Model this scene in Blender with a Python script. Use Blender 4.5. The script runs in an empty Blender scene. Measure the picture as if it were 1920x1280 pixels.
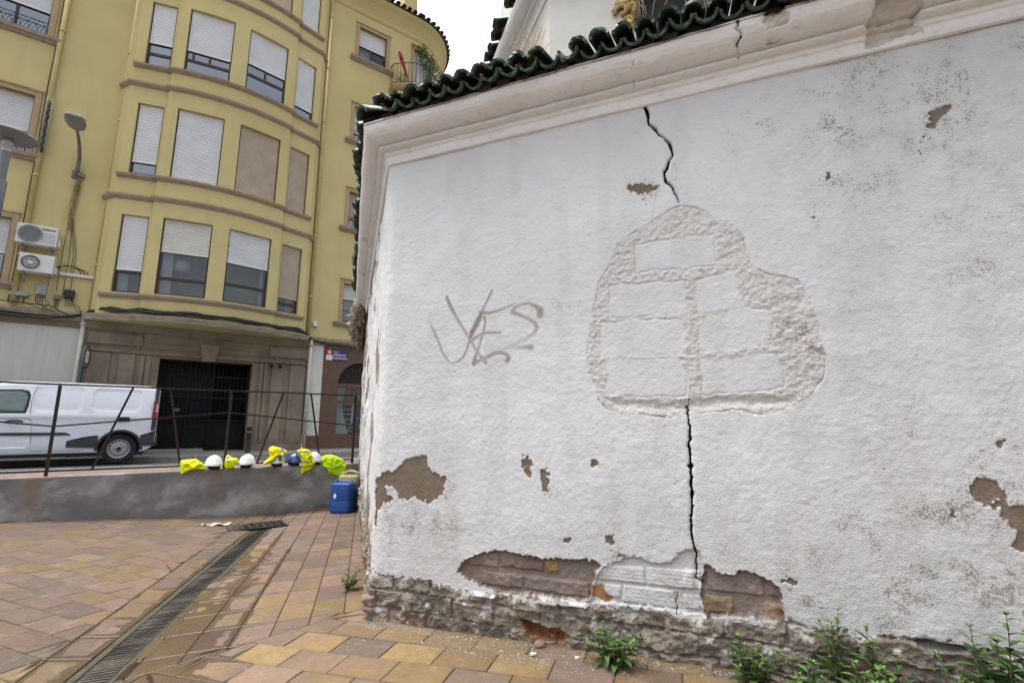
import bpy, bmesh, math, random
import numpy as np
from mathutils import Vector, Matrix
R = math.radians
scene = bpy.context.scene
COL = scene.collection

# ---------------------------------------------------------------- camera
CAM_H, FPX, PITCH = 1.2, 907.0, R(10.0)
cam_d = bpy.data.cameras.new('camera'); cam = bpy.data.objects.new('camera', cam_d); COL.objects.link(cam)
cam.location = (0, 0, CAM_H); cam.rotation_euler = (R(100.0), 0, 0)
cam_d.sensor_width = 36.0; cam_d.lens = 36.0 * FPX / 1920.0
cam_d.clip_start = 0.05; cam_d.clip_end = 2000.0
scene.camera = cam

# ---------------------------------------------------------------- sky, sun, exposure
SUN_EL, SUN_ROT = R(72), R(285)
world = bpy.data.worlds.new('World'); scene.world = world; world.use_nodes = True
wn_ = world.node_tree; wn_.nodes.clear()
wo = wn_.nodes.new('ShaderNodeOutputWorld'); wb = wn_.nodes.new('ShaderNodeBackground')
sky = wn_.nodes.new('ShaderNodeTexSky'); sky.sky_type = 'NISHITA'; sky.sun_disc = False
sky.sun_elevation = SUN_EL; sky.sun_rotation = SUN_ROT; sky.air_density = 1.0; sky.dust_density = 8.0; sky.ozone_density = 1.0
hs = wn_.nodes.new('ShaderNodeHueSaturation'); hs.inputs['Saturation'].default_value = 0.5
wn_.links.new(sky.outputs[0], hs.inputs['Color']); wn_.links.new(hs.outputs[0], wb.inputs[0])
wb.inputs[1].default_value = 0.15
wn_.links.new(wb.outputs[0], wo.inputs[0])
sun_d = bpy.data.lights.new('sun', 'SUN'); sun = bpy.data.objects.new('sun', sun_d); COL.objects.link(sun)
sun_d.energy = 0.5; sun_d.angle = R(60); sun_d.color = (1.0, 0.985, 0.96)
# sun stands at azimuth SUN_ROT (clockwise from +Y)
sd = Vector((math.sin(SUN_ROT) * math.cos(SUN_EL), math.cos(SUN_ROT) * math.cos(SUN_EL), math.sin(SUN_EL)))
sun.rotation_euler = sd.to_track_quat('Z', 'Y').to_euler()
scene.view_settings.view_transform = 'Standard'; scene.view_settings.look = 'None'
scene.view_settings.gamma = 1.0; scene.view_settings.exposure = 1.5
scene.view_settings.use_curve_mapping = False
scene.render.engine = 'CYCLES'

# ---------------------------------------------------------------- helpers
def ray(px, py):
    u = (px - 960) / FPX; v = (640 - py) / FPX; c, s = math.cos(PITCH), math.sin(PITCH)
    return (u, c - v * s, s + v * c)
def on_z(px, py, z):                       # point of the photograph on a level plane, in metres
    d = ray(px, py); t = (z - CAM_H) / d[2]; return (d[0] * t, d[1] * t, z)
def on_plane(px, py, p0, n):
    d = ray(px, py)
    t = (n[0] * p0[0] + n[1] * p0[1] + n[2] * (p0[2] - CAM_H)) / (n[0] * d[0] + n[1] * d[1] + n[2] * d[2])
    return (d[0] * t, d[1] * t, CAM_H + d[2] * t)
def azv(a): return (math.sin(R(a)), math.cos(R(a)))
FD = azv(54.3); FN = (-FD[1], FD[0]); DF = 16.36; ROT_B = R(90 - 54.3)     # street direction, its normal, facade distance
WDIR = azv(111.7); WOUT = (-math.sin(R(21.7)), -math.cos(R(21.7))); WC = (-0.901, 3.286); ROT_C = R(-21.7)
def SD(s, d, z=0.0): return Vector((FD[0] * s + FN[0] * d, FD[1] * s + FN[1] * d, z))
def W1(px, py, out=0.0):                   # (s, z) on the cracked wall, metres
    p0 = (WC[0] + WOUT[0] * out, WC[1] + WOUT[1] * out, 0)
    p = on_plane(px, py, p0, (WOUT[0], WOUT[1], 0))
    return ((p[0] - WC[0]) * WDIR[0] + (p[1] - WC[1]) * WDIR[1], p[2])
def FP(px, py, off=0.0):                   # (s, z) on a plane parallel to the street facade
    dd = DF - off; p = on_plane(px, py, (FN[0] * dd, FN[1] * dd, 0), (FN[0], FN[1], 0))
    return (p[0] * FD[0] + p[1] * FD[1], p[2])

def tag(o, label=None, cat=None, group=None, kind=None):
    if label: o['label'] = label
    if cat: o['category'] = cat
    if group: o['group'] = group
    if kind: o['kind'] = kind
    return o
def thing(name, label, cat, loc=(0, 0, 0), rz=0.0, group=None):
    o = bpy.data.objects.new(name, None); COL.objects.link(o); o.empty_display_size = 0.1
    o.location = loc; o.rotation_euler = (0, 0, rz); return tag(o, label, cat, group)

class MB:
    def __init__(s): s.v = []; s.f = []; s.m = []; s.sm = []
    def add(s, vs, fs, mat=0, smooth=False):
        b = len(s.v); s.v.extend([tuple(q) for q in vs])
        for f in fs: s.f.append([b + i for i in f]); s.m.append(mat); s.sm.append(smooth)
    def obox(s, o, ex, ey, ez, xr, yr, zr, mat=0):
        o, ex, ey, ez = Vector(o), Vector(ex), Vector(ey), Vector(ez)
        vs = [o + ex * x + ey * y + ez * z for z in zr for y in yr for x in xr]
        s.add(vs, [(0, 2, 3, 1), (4, 5, 7, 6), (0, 1, 5, 4), (2, 6, 7, 3), (0, 4, 6, 2), (1, 3, 7, 5)], mat)
    def box(s, x0, x1, y0, y1, z0, z1, mat=0):
        s.obox((0, 0, 0), (1, 0, 0), (0, 1, 0), (0, 0, 1), (x0, x1), (y0, y1), (z0, z1), mat)
    def quad(s, a, b, c, d, mat=0, smooth=False): s.add([a, b, c, d], [(0, 1, 2, 3)], mat, smooth)
    def tube(s, pts, r, n=8, mat=0, cap=True, smooth=True):
        pts = [Vector(p) for p in pts]; k = len(pts)
        rs = r if isinstance(r, (list, tuple)) else [r] * k
        vs = []; ref = None
        for i in range(k):
            t = (pts[min(i + 1, k - 1)] - pts[max(i - 1, 0)])
            t = t.normalized() if t.length > 1e-9 else Vector((0, 0, 1))
            if ref is None:
                ref = Vector((0, 0, 1)) if abs(t.z) < .9 else Vector((1, 0, 0))
            a = t.cross(ref); a = a.normalized() if a.length > 1e-6 else t.orthogonal().normalized()
            b = a.cross(t).normalized(); ref = b
            for j in range(n):
                q = 2 * math.pi * j / n + math.pi / n; vs.append(pts[i] + (a * math.cos(q) + b * math.sin(q)) * rs[i])
        fs = [(i * n + j, i * n + (j + 1) % n, (i + 1) * n + (j + 1) % n, (i + 1) * n + j) for i in range(k - 1) for j in range(n)]
        s.add(vs, fs, mat, smooth)
        if cap:
            b = len(s.v) - k * n
            s.f.append([b + j for j in range(n)][::-1]); s.m.append(mat); s.sm.append(False)
            s.f.append([b + (k - 1) * n + j for j in range(n)]); s.m.append(mat); s.sm.append(False)
    def bar(s, a, b, w, h=None, mat=0):      # rectangular bar
        a, b = Vector(a), Vector(b); h = h or w; t = b - a; L = t.length; t.normalize()
        ref = Vector((0, 0, 1)) if abs(t.z) < .95 else Vector((0, 1, 0))
        e = t.cross(ref).normalized(); u = e.cross(t)
        s.obox(a, t, e, u, (0, L), (-w / 2, w / 2), (-h / 2, h / 2), mat)
    def lathe(s, prof, n=24, c=(0, 0, 0), mat=0, smooth=True, sx=1, sy=1):
        vs = []
        for r, z in prof:
            for j in range(n):
                q = 2 * math.pi * j / n; vs.append((c[0] + r * math.cos(q) * sx, c[1] + r * math.sin(q) * sy, c[2] + z))
        k = len(prof)
        fs = [(i * n + j, i * n + (j + 1) % n, (i + 1) * n + (j + 1) % n, (i + 1) * n + j) for i in range(k - 1) for j in range(n)]
        s.add(vs, fs, mat, smooth)
    def sweep(s, path, prof, mat=0, smooth=False, closed=False, ends=True):
        """profile (out, z) carried along a plan path; out is to the right of the path"""
        P = [Vector((p[0], p[1])) for p in path]; k = len(P); vs = []
        for i in range(k):
            d0 = (P[i] - P[i - 1]).normalized() if i > 0 else (P[1] - P[0]).normalized()
            d1 = (P[i + 1] - P[i]).normalized() if i < k - 1 else d0
            n0 = Vector((d0.y, -d0.x)); n1 = Vector((d1.y, -d1.x)); m = n0 + n1
            m = m / max(0.35, m.dot(n0)) if m.length > 1e-6 else n0
            for o, z in prof: vs.append((P[i].x + m.x * o, P[i].y + m.y * o, z))
        n = len(prof)
        rng = range(n) if closed else range(n - 1)
        fs = [(i * n + j, i * n + (j + 1) % n, (i + 1) * n + (j + 1) % n, (i + 1) * n + j) for i in range(k - 1) for j in rng]
        fs = [f[::-1] for f in fs]
        s.add(vs, fs, mat, smooth)
        if closed and ends:
            b = len(s.v) - k * n
            for base in (b, b + (k - 1) * n): s.f.append([base + j for j in range(n)]); s.m.append(mat); s.sm.append(False)
    def build(s, name, mats, parent=None, bevel=0.0, loc=None):
        me = bpy.data.meshes.new(name); me.from_pydata(s.v, [], s.f)
        if not isinstance(mats, (list, tuple)): mats = [mats]
        for m in mats: me.materials.append(m)
        me.polygons.foreach_set('material_index', s.m); me.polygons.foreach_set('use_smooth', s.sm); me.update()
        o = bpy.data.objects.new(name, me); COL.objects.link(o)
        if parent: o.parent = parent
        if loc: o.location = loc
        if bevel:
            b = o.modifiers.new('bevel', 'BEVEL'); b.width = bevel; b.segments = 2; b.limit_method = 'ANGLE'; b.angle_limit = R(40)
        return o

def np_mesh(name, V, F, mats, parent=None, smooth=True, attrs=None, mi=None):
    me = bpy.data.meshes.new(name); n = len(V); k = len(F)
    me.vertices.add(n); me.vertices.foreach_set('co', np.asarray(V, np.float32).ravel())
    me.loops.add(k * 4); me.loops.foreach_set('vertex_index', np.asarray(F, np.int32).ravel())
    me.polygons.add(k); me.polygons.foreach_set('loop_start', np.arange(0, 4 * k, 4, dtype=np.int32))
    me.polygons.foreach_set('use_smooth', np.full(k, smooth, bool))
    if mi is not None: me.polygons.foreach_set('material_index', np.asarray(mi, np.int32))
    for m in (mats if isinstance(mats, (list, tuple)) else [mats]): me.materials.append(m)
    for nm, a in (attrs or {}).items():
        a = np.asarray(a, np.float32)
        if a.ndim == 1: me.attributes.new(nm, 'FLOAT', 'POINT').data.foreach_set('value', a)
        else:
            at = me.attributes.new(nm, 'FLOAT_COLOR', 'POINT'); b = np.ones((n, 4), np.float32); b[:, :3] = a; at.data.foreach_set('color', b.ravel())
    me.update(); me.validate()
    o = bpy.data.objects.new(name, me); COL.objects.link(o)
    if parent: o.parent = parent
    return o
def grid_faces(nu, nv):
    i = np.arange(nu - 1)[:, None] * nv + np.arange(nv - 1)[None, :]
    return np.stack([i, i + nv, i + nv + 1, i + 1], -1).reshape(-1, 4)

def text_mesh(body, size, mat, parent, origin, ex, ez, extrude=0.002, name='lettering', align='LEFT', bold=0.0):
    cu = bpy.data.curves.new('t', 'FONT'); cu.body = body; cu.size = size; cu.extrude = extrude; cu.align_x = align; cu.offset = bold
    t = bpy.data.objects.new('t', cu); COL.objects.link(t)
    dg = bpy.context.evaluated_depsgraph_get(); me = bpy.data.meshes.new_from_object(t.evaluated_get(dg))
    bpy.data.objects.remove(t); me.materials.clear(); me.materials.append(mat)
    ex, ez = Vector(ex).normalized(), Vector(ez).normalized(); ny = ex.cross(ez)
    m = Matrix(((ex.x, ez.x, ny.x, origin[0]), (ex.y, ez.y, ny.y, origin[1]), (ex.z, ez.z, ny.z, origin[2]), (0, 0, 0, 1)))
    me.transform(m); o = bpy.data.objects.new(name, me); COL.objects.link(o); o.parent = parent; return o

# ---- numpy noise
def _h(ix, iy, seed):
    n = (ix.astype(np.int64) * 374761393 + iy.astype(np.int64) * 668265263 + seed * 974634777) & 0xFFFFFFFF
    n = ((n ^ (n >> 13)) * 1274126177) & 0xFFFFFFFF; n = n ^ (n >> 16)
    return (n & 0xFFFFFF) / float(0xFFFFFF)
def vn(x, y, seed=0):
    x = np.asarray(x, float); y = np.asarray(y, float)
    ix, iy = np.floor(x), np.floor(y); fx, fy = x - ix, y - iy; fx = fx * fx * (3 - 2 * fx); fy = fy * fy * (3 - 2 * fy)
    a, b, c, d = _h(ix, iy, seed), _h(ix + 1, iy, seed), _h(ix, iy + 1, seed), _h(ix + 1, iy + 1, seed)
    return (a + (b - a) * fx) * (1 - fy) + (c + (d - c) * fx) * fy
def fbm(x, y, seed=0, oct=4, gain=.5):
    t = 0; a = 1; n = 0
    for i in range(oct): t = t + a * vn(x * 2 ** i + 17.3 * i, y * 2 ** i - 9.1 * i, seed + i); n += a; a *= gain
    return t / n
def sst(a, b, x):
    t = np.clip((x - a) / (b - a), 0, 1); return t * t * (3 - 2 * t)
def poly_sd(X, Y, poly, margin=.12):
    """signed distance to a polygon (negative inside), +margin far away"""
    P = np.array(poly, float); out = np.full(X.shape, margin)
    m = (X > P[:, 0].min() - margin) & (X < P[:, 0].max() + margin) & (Y > P[:, 1].min() - margin) & (Y < P[:, 1].max() + margin)
    x, y = X[m], Y[m]
    if x.size == 0: return out
    d = np.full(x.shape, 1e9); ins = np.zeros(x.shape, bool); n = len(P)
    for i in range(n):
        ax, ay = P[i]; bx, by = P[(i + 1) % n]; ex, ey = bx - ax, by - ay
        t = np.clip(((x - ax) * ex + (y - ay) * ey) / max(ex * ex + ey * ey, 1e-12), 0, 1)
        d = np.minimum(d, np.hypot(x - ax - t * ex, y - ay - t * ey))
        c = ((ay > y) != (by > y)); 
        with np.errstate(divide='ignore', invalid='ignore'): xi = ex * (y - ay) / (by - ay if by != ay else 1e-12) + ax
        ins ^= c & (x < xi)
    out[m] = np.minimum(np.where(ins, -d, d), margin); return out
def line_d(X, Y, pts, widths, margin=.1):
    """distance to a polyline minus its half width, +margin far away"""
    P = np.array(pts, float); out = np.full(X.shape, margin)
    m = (X > P[:, 0].min() - margin) & (X < P[:, 0].max() + margin) & (Y > P[:, 1].min() - margin) & (Y < P[:, 1].max() + margin)
    x, y = X[m], Y[m]
    if x.size == 0: return out
    d = np.full(x.shape, 1e9)
    for i in range(len(P) - 1):
        ax, ay = P[i]; ex, ey = P[i + 1] - P[i]
        t = np.clip(((x - ax) * ex + (y - ay) * ey) / max(ex * ex + ey * ey, 1e-12), 0, 1)
        d = np.minimum(d, np.hypot(x - ax - t * ex, y - ay - t * ey) - (widths[i] + (widths[i + 1] - widths[i]) * t) / 2)
    out[m] = np.minimum(d, margin); return out

# ---------------------------------------------------------------- materials
class NT:
    def __init__(s, name):
        s.mat = bpy.data.materials.new(name); s.mat.use_nodes = True; s.t = s.mat.node_tree; s.t.nodes.clear()
        s.out = s.n('ShaderNodeOutputMaterial'); s.b = s.n('ShaderNodeBsdfPrincipled'); s.l(s.b.outputs[0], s.out.inputs[0])
        s.tc = s.n('ShaderNodeTexCoord')
    def n(s, t): return s.t.nodes.new(t)
    def l(s, a, b): s.t.links.new(a, b)
    def setv(s, sock, v):
        if hasattr(v, 'is_output') or hasattr(v, 'links'): s.l(v, sock)
        elif isinstance(v, (tuple, list)): sock.default_value = (*v, 1.0) if len(v) == 3 and len(sock.default_value) == 4 else v
        else: sock.default_value = v
    def noise(s, scale, detail=4, rough=.55, vec=None, stretch=None, col=False):
        t = s.n('ShaderNodeTexNoise'); t.inputs['Scale'].default_value = scale; t.inputs['Detail'].default_value = detail; t.inputs['Roughness'].default_value = rough
        v = vec or s.tc.outputs['Object']
        if stretch:
            mp = s.n('ShaderNodeMapping'); s.l(v, mp.inputs[0]); mp.inputs['Scale'].default_value = stretch; v = mp.outputs[0]
        s.l(v, t.inputs['Vector']); return t.outputs['Color' if col else 'Fac']
    def ramp(s, f, a, b, lo=0.0, hi=1.0):
        m = s.n('ShaderNodeMapRange'); s.setv(m.inputs['Value'], f); m.inputs['From Min'].default_value = a; m.inputs['From Max'].default_value = b
        m.inputs['To Min'].default_value = lo; m.inputs['To Max'].default_value = hi; return m.outputs[0]
    def mix(s, f, a, b):
        m = s.n('ShaderNodeMix'); m.data_type = 'RGBA'; s.setv(m.inputs[0], f); s.setv(m.inputs[6], a); s.setv(m.inputs[7], b); return m.outputs[2]
    def math(s, op, a, b=0.0):
        m = s.n('ShaderNodeMath'); m.operation = op; s.setv(m.inputs[0], a); s.setv(m.inputs[1], b); return m.outputs[0]
    def attr(s, name, col=False):
        a = s.n('ShaderNodeAttribute'); a.attribute_name = name; return a.outputs['Color' if col else 'Fac']
    def bump(s, h, dist=.005, strength=1.0, prev=None):
        b = s.n('ShaderNodeBump'); b.inputs['Distance'].default_value = dist; b.inputs['Strength'].default_value = strength; s.setv(b.inputs['Height'], h)
        if prev is not None: s.l(prev, b.inputs['Normal'])
        return b.outputs[0]
    def fin(s, color, rough=.8, normal=None, metallic=0.0, spec=.4):
        s.setv(s.b.inputs['Base Color'], color); s.setv(s.b.inputs['Roughness'], rough); s.b.inputs['Metallic'].default_value = metallic
        s.b.inputs['Specular IOR Level'].default_value = spec
        if normal is not None: s.l(normal, s.b.inputs['Normal'])
        return s.mat
def M(name, c1, c2=None, scale=6, rough=.7, bump=0.0, bscale=60, spec=.4, metallic=0.0, lo=.35, hi=.65, stretch=None, coat=0.0, sss=0.0):
    t = NT(name); c2 = c2 or tuple(x * .82 for x in c1)
    f = t.ramp(t.noise(scale, 6, .6, stretch=stretch), lo, hi)
    c = t.mix(f, c1, c2)
    nb = t.bump(t.noise(bscale, 4), bump) if bump else None
    rr = t.ramp(t.noise(scale * 2.3, 4), .3, .7, max(0, rough - .08), min(1, rough + .08))
    m = t.fin(c, rr, nb, metallic, spec)
    if coat: t.b.inputs['Coat Weight'].default_value = coat; t.b.inputs['Coat Roughness'].default_value = .06
    return m
# ================================================================ CHAPEL
def mat_wall():
    t = NT('limewashed_plaster')
    under = t.attr('under', True); plas = t.attr('plas'); graf = t.attr('graf'); crk = t.attr('crk'); tint = t.attr('tint'); spk = t.attr('speck'); stn_shade = t.attr('stain_shade')
    n1 = t.noise(1.3, 5, .6); n2 = t.noise(9, 5, .6); n3 = t.noise(160, 3, .6); n4 = t.noise(70, 5, .65)
    white = t.mix(t.ramp(n1, .35, .65), (.60, .615, .628), (.55, .566, .578))
    white = t.mix(t.ramp(n2, .5, .75, 0, .25), white, (.49, .495, .49))
    ring = t.mix(t.ramp(n4, .35, .65), (.54, .54, .525), (.47, .466, .448))
    white = t.mix(tint, white, ring)
    white = t.mix(t.math('MULTIPLY', stn_shade, t.ramp(n2, .3, .7, .45, 1)), white, (.42, .421, .412))
    # small losses of paint
    spk = t.math('MULTIPLY', spk, t.ramp(t.noise(4.5, 5, .7), .40, .66, .15, 1.75)); v = t.noise(95, 4, .7); v2 = t.noise(34, 4, .7)
    s1 = t.ramp(t.math('ADD', v, t.math('MULTIPLY', spk, .15)), .735, .77)
    s2 = t.ramp(t.math('ADD', v2, t.math('MULTIPLY', spk, .095)), .735, .75)
    sp = t.math('MAXIMUM', s1, s2)
    white = t.mix(t.math('MULTIPLY', sp, .75), white, t.mix(n4, (.27, .24, .2), (.14, .13, .12)))
    # spray paint
    g = t.math('MULTIPLY', graf, t.ramp(n3, .2, .62, .62, 1.0))
    white = t.mix(g, white, (.215, .185, .145))
    # bare ground under the plaster
    ug = t.mix(t.ramp(n4, .25, .75), under, t.mix(.38, under, (.05, .042, .034)))
    ug = t.mix(t.ramp(n3, .55, .75, 0, .35), ug, (.30, .27, .23))
    e = t.math('ADD', plas, t.math('MULTIPLY', t.math('SUBTRACT', n4, .5), .014))
    e = t.math('ADD', e, t.math('MULTIPLY', t.math('SUBTRACT', n3, .5), .008))
    k = t.ramp(e, -.0012, .0012)
    c = t.mix(k, ug, white)
    edge = t.ramp(t.math('ABSOLUTE', e), .0, .004, .45, 0)
    c = t.mix(edge, c, (.40, .37, .33))
    cr = t.math('ADD', crk, t.math('MULTIPLY', t.math('SUBTRACT', n4, .5), .006))
    c = t.mix(t.ramp(cr, -.001, .0012, 1, 0), c, (.035, .03, .026))
    gm = t.math('ADD', t.ramp(t.noise(1.7, 4, .6), .35, .65, .25, .8), t.math('MULTIPLY', stn_shade, .35)); b1 = t.bump(t.math('MULTIPLY', t.noise(125, 2, .55), gm), .007, .55); b1 = t.bump(t.noise(7, 4, .55, stretch=(1, 1, 2.2)), .010, .28, b1)
    b2 = t.bump(t.noise(52, 3, .6), .007, .22, b1)
    b3 = t.bump(k, .004, .8, b2)
    rough = t.ramp(n2, .3, .7, .85, .95)
    return t.fin(c, rough, b3, 0, .25)
M_WALL = mat_wall()
def mat_cornice():
    t = NT('cornice_limewash')
    crk = t.attr('crk'); und = t.attr('under', True); brk = t.attr('broken')
    n1 = t.noise(3, 5, .6); n2 = t.noise(22, 5, .65); n3 = t.noise(110, 4, .6)
    c = t.mix(t.ramp(n1, .35, .7), (.75, .762, .775), (.68, .688, .69))
    c = t.mix(t.ramp(n2, .56, .72, 0, .4), c, (.42, .39, .345))
    c = t.mix(t.ramp(t.noise(9, 5, .7, stretch=(1, 1, 6)), .6, .75, 0, .5), c, (.36, .33, .28))
    rough_c = t.mix(n2, (.47, .44, .39), (.62, .595, .55))
    c = t.mix(t.ramp(t.math('ADD', brk, t.math('MULTIPLY', t.math('SUBTRACT', n2, .5), .8)), .4, .55), c, rough_c)
    cr = t.math('ADD', crk, t.math('MULTIPLY', t.math('SUBTRACT', n2, .5), .012))
    c = t.mix(t.ramp(cr, -.001, .002, 1, 0), c, (.05, .042, .035))
    b = t.bump(n3, .003, .5); b = t.bump(n2, .008, .5, b)
    return t.fin(c, .85, b, 0, .25)
M_CORN = mat_cornice()
M_TILEG = M('green_glazed_tile', (.010, .042, .029), (.030, .052, .038), 9, .36, .002, 50, .45, coat=.12)
M_TILET = M('sooty_terracotta', (.070, .042, .032), (.040, .032, .028), 25, .9, .003, 90, .2)
M_UPW = M('upper_limewash', (.64, .63, .60), (.52, .50, .45), 3.5, .9, .003, 70, .2, lo=.35, hi=.75)
M_DARKP = M('dark_window_board', (.022, .022, .024), (.034, .034, .036), 5, .8, 0, 50, .1)
M_WOODF = M('grey_old_wood', (.16, .14, .12), (.28, .26, .23), 20, .8, .002, 60, .2)
M_GOLD = M('ochre_plaster', (.42, .29, .09), (.30, .20, .07), 25, .6, .002, 80, .3)
M_STRAW = M('dry_straw', (.42, .34, .17), (.30, .23, .11), 20, .9, 0, 40, .2)

chapel = thing('chapel', 'cracked white chapel with peeling plaster, green tiled eaves and bricks showing at its foot', 'chapel', (WC[0], WC[1], 0), ROT_C)

W2DIR = (math.cos(R(130)), math.sin(R(130)))                      # local direction of the side wall
W2OUT = (-W2DIR[1], W2DIR[0]); W2OUT = W2OUT if W2OUT[0] < 0 else (-W2OUT[0], -W2OUT[1])
W2LEN = 5.75
def build_wall():
    ts = np.concatenate([np.arange(-W2LEN, -.62, .022), np.arange(-.62, -.004, .009), np.arange(0, 3.62, .005), np.arange(3.62, 5.2, .025)])
    zs = np.concatenate([np.arange(-.12, 3.16, .005), [3.18, 3.3]])
    T, Z = np.meshgrid(ts, zs, indexing='ij')
    def tr(pts, sc, ox, oy): return [W1(ox + a / sc, oy + b / sc) for a, b in pts]
    # ---- jittered coordinates so that outlines traced from the wall break up
    J = (fbm(T * 14, Z * 14, 3, 4) - .5) * .055; J2 = (fbm(T * 60, Z * 60, 5, 3) - .5) * .034
    TJ = T + (fbm(T * 22, Z * 22, 7, 3) - .5) * .02; ZJ = Z + (fbm(T * 22, Z * 22, 11, 3) - .5) * .02
    z5 = lambda p: tr(p, 3, 640, 1000)
    z6 = lambda p: tr(p, 3, 1280, 1000)
    # ---- thin losses down to brown mortar
    mort = [tr([(232, 600), (240, 510), (300, 480), (350, 460), (400, 415), (440, 410), (505, 395), (510, 450), (550, 470), (600, 490), (612, 510), (600, 560), (570, 600), (520, 630), (490, 625), (450, 595), (400, 610), (370, 580), (345, 550), (310, 550), (320, 575), (355, 600), (310, 630), (260, 670), (245, 720), (226, 725)], 2.56, 600, 700),
            tr([(980, 390), (1000, 390), (1020, 450), (1010, 510), (990, 480), (978, 440)], 2.56, 600, 700),
            tr([(1042, 455), (1090, 448), (1095, 500), (1100, 570), (1065, 570), (1055, 500)], 2.56, 600, 700),
            tr([(850, 520), (900, 515), (960, 540), (980, 565), (1040, 575), (1055, 630), (1120, 690), (1110, 740), (1130, 765), (1240, 775), (1500, 800), (1500, 1180), (1240, 1130), (1200, 1100), (1175, 1050), (1170, 950), (1140, 890), (1100, 800), (1100, 740), (1060, 690), (1040, 720), (1020, 765), (930, 770), (880, 730), (870, 660), (850, 600)], 3.878, 1600, 750),
            tr([(1340, 720), (1420, 720), (1370, 780), (1330, 830), (1290, 880), (1260, 870), (1250, 800)], 3.658, 1400, 0),
            tr([(1225, 915), (1240, 915), (1205, 990), (1200, 1060), (1180, 1040), (1190, 980)], 3.658, 1400, 0),
            tr([(540, 1175), (580, 1180), (580, 1220), (555, 1225)], 3.658, 1400, 0),
            [W1(*q) for q in [(1176, 347), (1205, 343), (1228, 356), (1205, 368), (1185, 362)]],
            z5([(1490, 20), (1530, 15), (1545, 60), (1520, 95), (1490, 80)]), z5([(1270, 20), (1285, 22), (1280, 45), (1265, 40)]),
            z5([(1535, 120), (1600, 112), (1645, 118), (1630, 135), (1560, 140)]),
            [W1(*q) for q in [(1520, 404), (1532, 406), (1530, 416), (1521, 413)]], [W1(*q) for q in [(1868, 826), (1880, 827), (1876, 848), (1866, 842)]],
            [W1(*q) for q in [(1112, 862), (1122, 864), (1118, 876), (1110, 872)]], [W1(*q) for q in [(1783, 953), (1795, 955), (1790, 975), (1782, 968)]],
            z6([(560, 268), (600, 264), (645, 275), (640, 292), (600, 280)])]
    sdm = np.full(T.shape, .12)
    for p in mort: sdm = np.minimum(sdm, poly_sd(TJ, ZJ, p))
    holes = (fbm(T * 26, Z * 26, 31, 4) - .5)
    sdm = sdm + J + J2 + np.where(sdm < .02, np.maximum(0, holes - .1) * .12, 0)
    # ---- bricks laid bare
    b1 = z5([(660, 185), (700, 140), (780, 105), (880, 95), (960, 105), (1060, 125), (1140, 140), (1250, 140), (1330, 135), (1410, 155), (1470, 180), (1430, 215), (1420, 260), (1410, 340), (1400, 380), (1100, 350), (880, 330), (780, 290), (700, 250), (655, 215)])
    b2 = z5([(1470, 180), (1560, 150), (1640, 120), (1780, 170), (1860, 150), (1920, 100)]) + z6([(50, 80), (100, 100), (125, 180), (125, 250), (100, 330), (120, 420), (155, 465), (0, 455)]) + z5([(1840, 430), (1560, 400), (1400, 380), (1410, 340), (1420, 260)])
    b3 = z6([(120, 180), (180, 195), (220, 230), (290, 215), (320, 200), (400, 220), (470, 250), (520, 280), (555, 340), (570, 410), (580, 470), (560, 500), (470, 490), (290, 470), (140, 470), (110, 400), (95, 340), (110, 250)])
    sb1 = poly_sd(TJ, ZJ, b1) + J2 * .8; sb2 = poly_sd(TJ, ZJ, b2) + J2 * .6; sb3 = poly_sd(TJ, ZJ, b3) + J2 * .8
    # ---- lower edge of the plaster
    le = z5([(90, 195), (135, 210), (330, 238), (480, 250), (640, 310), (740, 330), (880, 350), (1100, 365), (1400, 400), (1530, 400), (1700, 410), (1840, 440)]) + z6([(0, 465), (160, 475), (290, 475), (400, 495), (560, 500), (600, 492), (700, 515), (900, 560), (1050, 575), (1300, 572), (1650, 640), (1920, 690)])
    lt = np.array([-6, -.1] + [p[0] for p in le] + [5.4]); lz = np.array([.36, .30] + [p[1] for p in le] + [le[-1][1]])
    o = np.argsort(lt); zb = np.interp(ts, lt[o], lz[o])[:, None]
    sdl = Z - zb + J * 1.0 + J2 * 1.2
    # side wall: plaster gone in sheets, the worst at its far end
    n_side = fbm(T * 2.2, Z * 1.6, 41, 5); far = np.clip((-T - 1.5) / 3.5, 0, 1)
    s_side = np.where(T < -.16, (n_side - .40 - .10 * far) * .35, .2)
    s_side = np.where((T < -.10) & (T > -.16), np.minimum(.02, (fbm(T * 40, Z * 3.5, 43, 3) - .60) * .3), s_side)
    s_side = np.where((Z < .55 + .25 * far) & (T < -.1), np.minimum(s_side, (Z - .5 - .2 * far) * .3 + J * 3), s_side)
    plas = np.minimum.reduce([sdm, sb1, sb2 , sb3, sdl, s_side])
    # ---- relief
    out = (fbm(T * 1.7, Z * 1.7, 51, 3) - .5) * .020 + (fbm(T * 9, Z * 9, 53, 3) - .5) * .0045 + (fbm(T * 50, Z * 50, 55, 3) - .5) * .0035
    under = np.zeros(T.shape + (3,)); under[:] = (.185, .145, .105)
    under *= (.8 + .4 * fbm(T * 6, Z * 6, 61, 3))[..., None]
    out -= .0075 * sst(.003, -.004, sdm)
    def setc(m, col): under[m] = np.array(col) * .92 * (.7 + .6 * fbm(T[m] * 12, Z[m] * 12, 63, 4))[:, None]
    # brick fields
    inb = np.minimum(sb1, sb3) < .006; setc(inb, (.24, .195, .165))
    rel = np.where(np.minimum(sb1, sb3) < 0, -.026 * sst(0, -.012, np.minimum(sb1, sb3)), 0); relb = (fbm(T * 30, Z * 30, 65, 4) - .5) * .014
    def rect(q):
        a = np.array(q); return a[:, 0].min(), a[:, 0].max(), a[:, 1].min(), a[:, 1].max()
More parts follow.
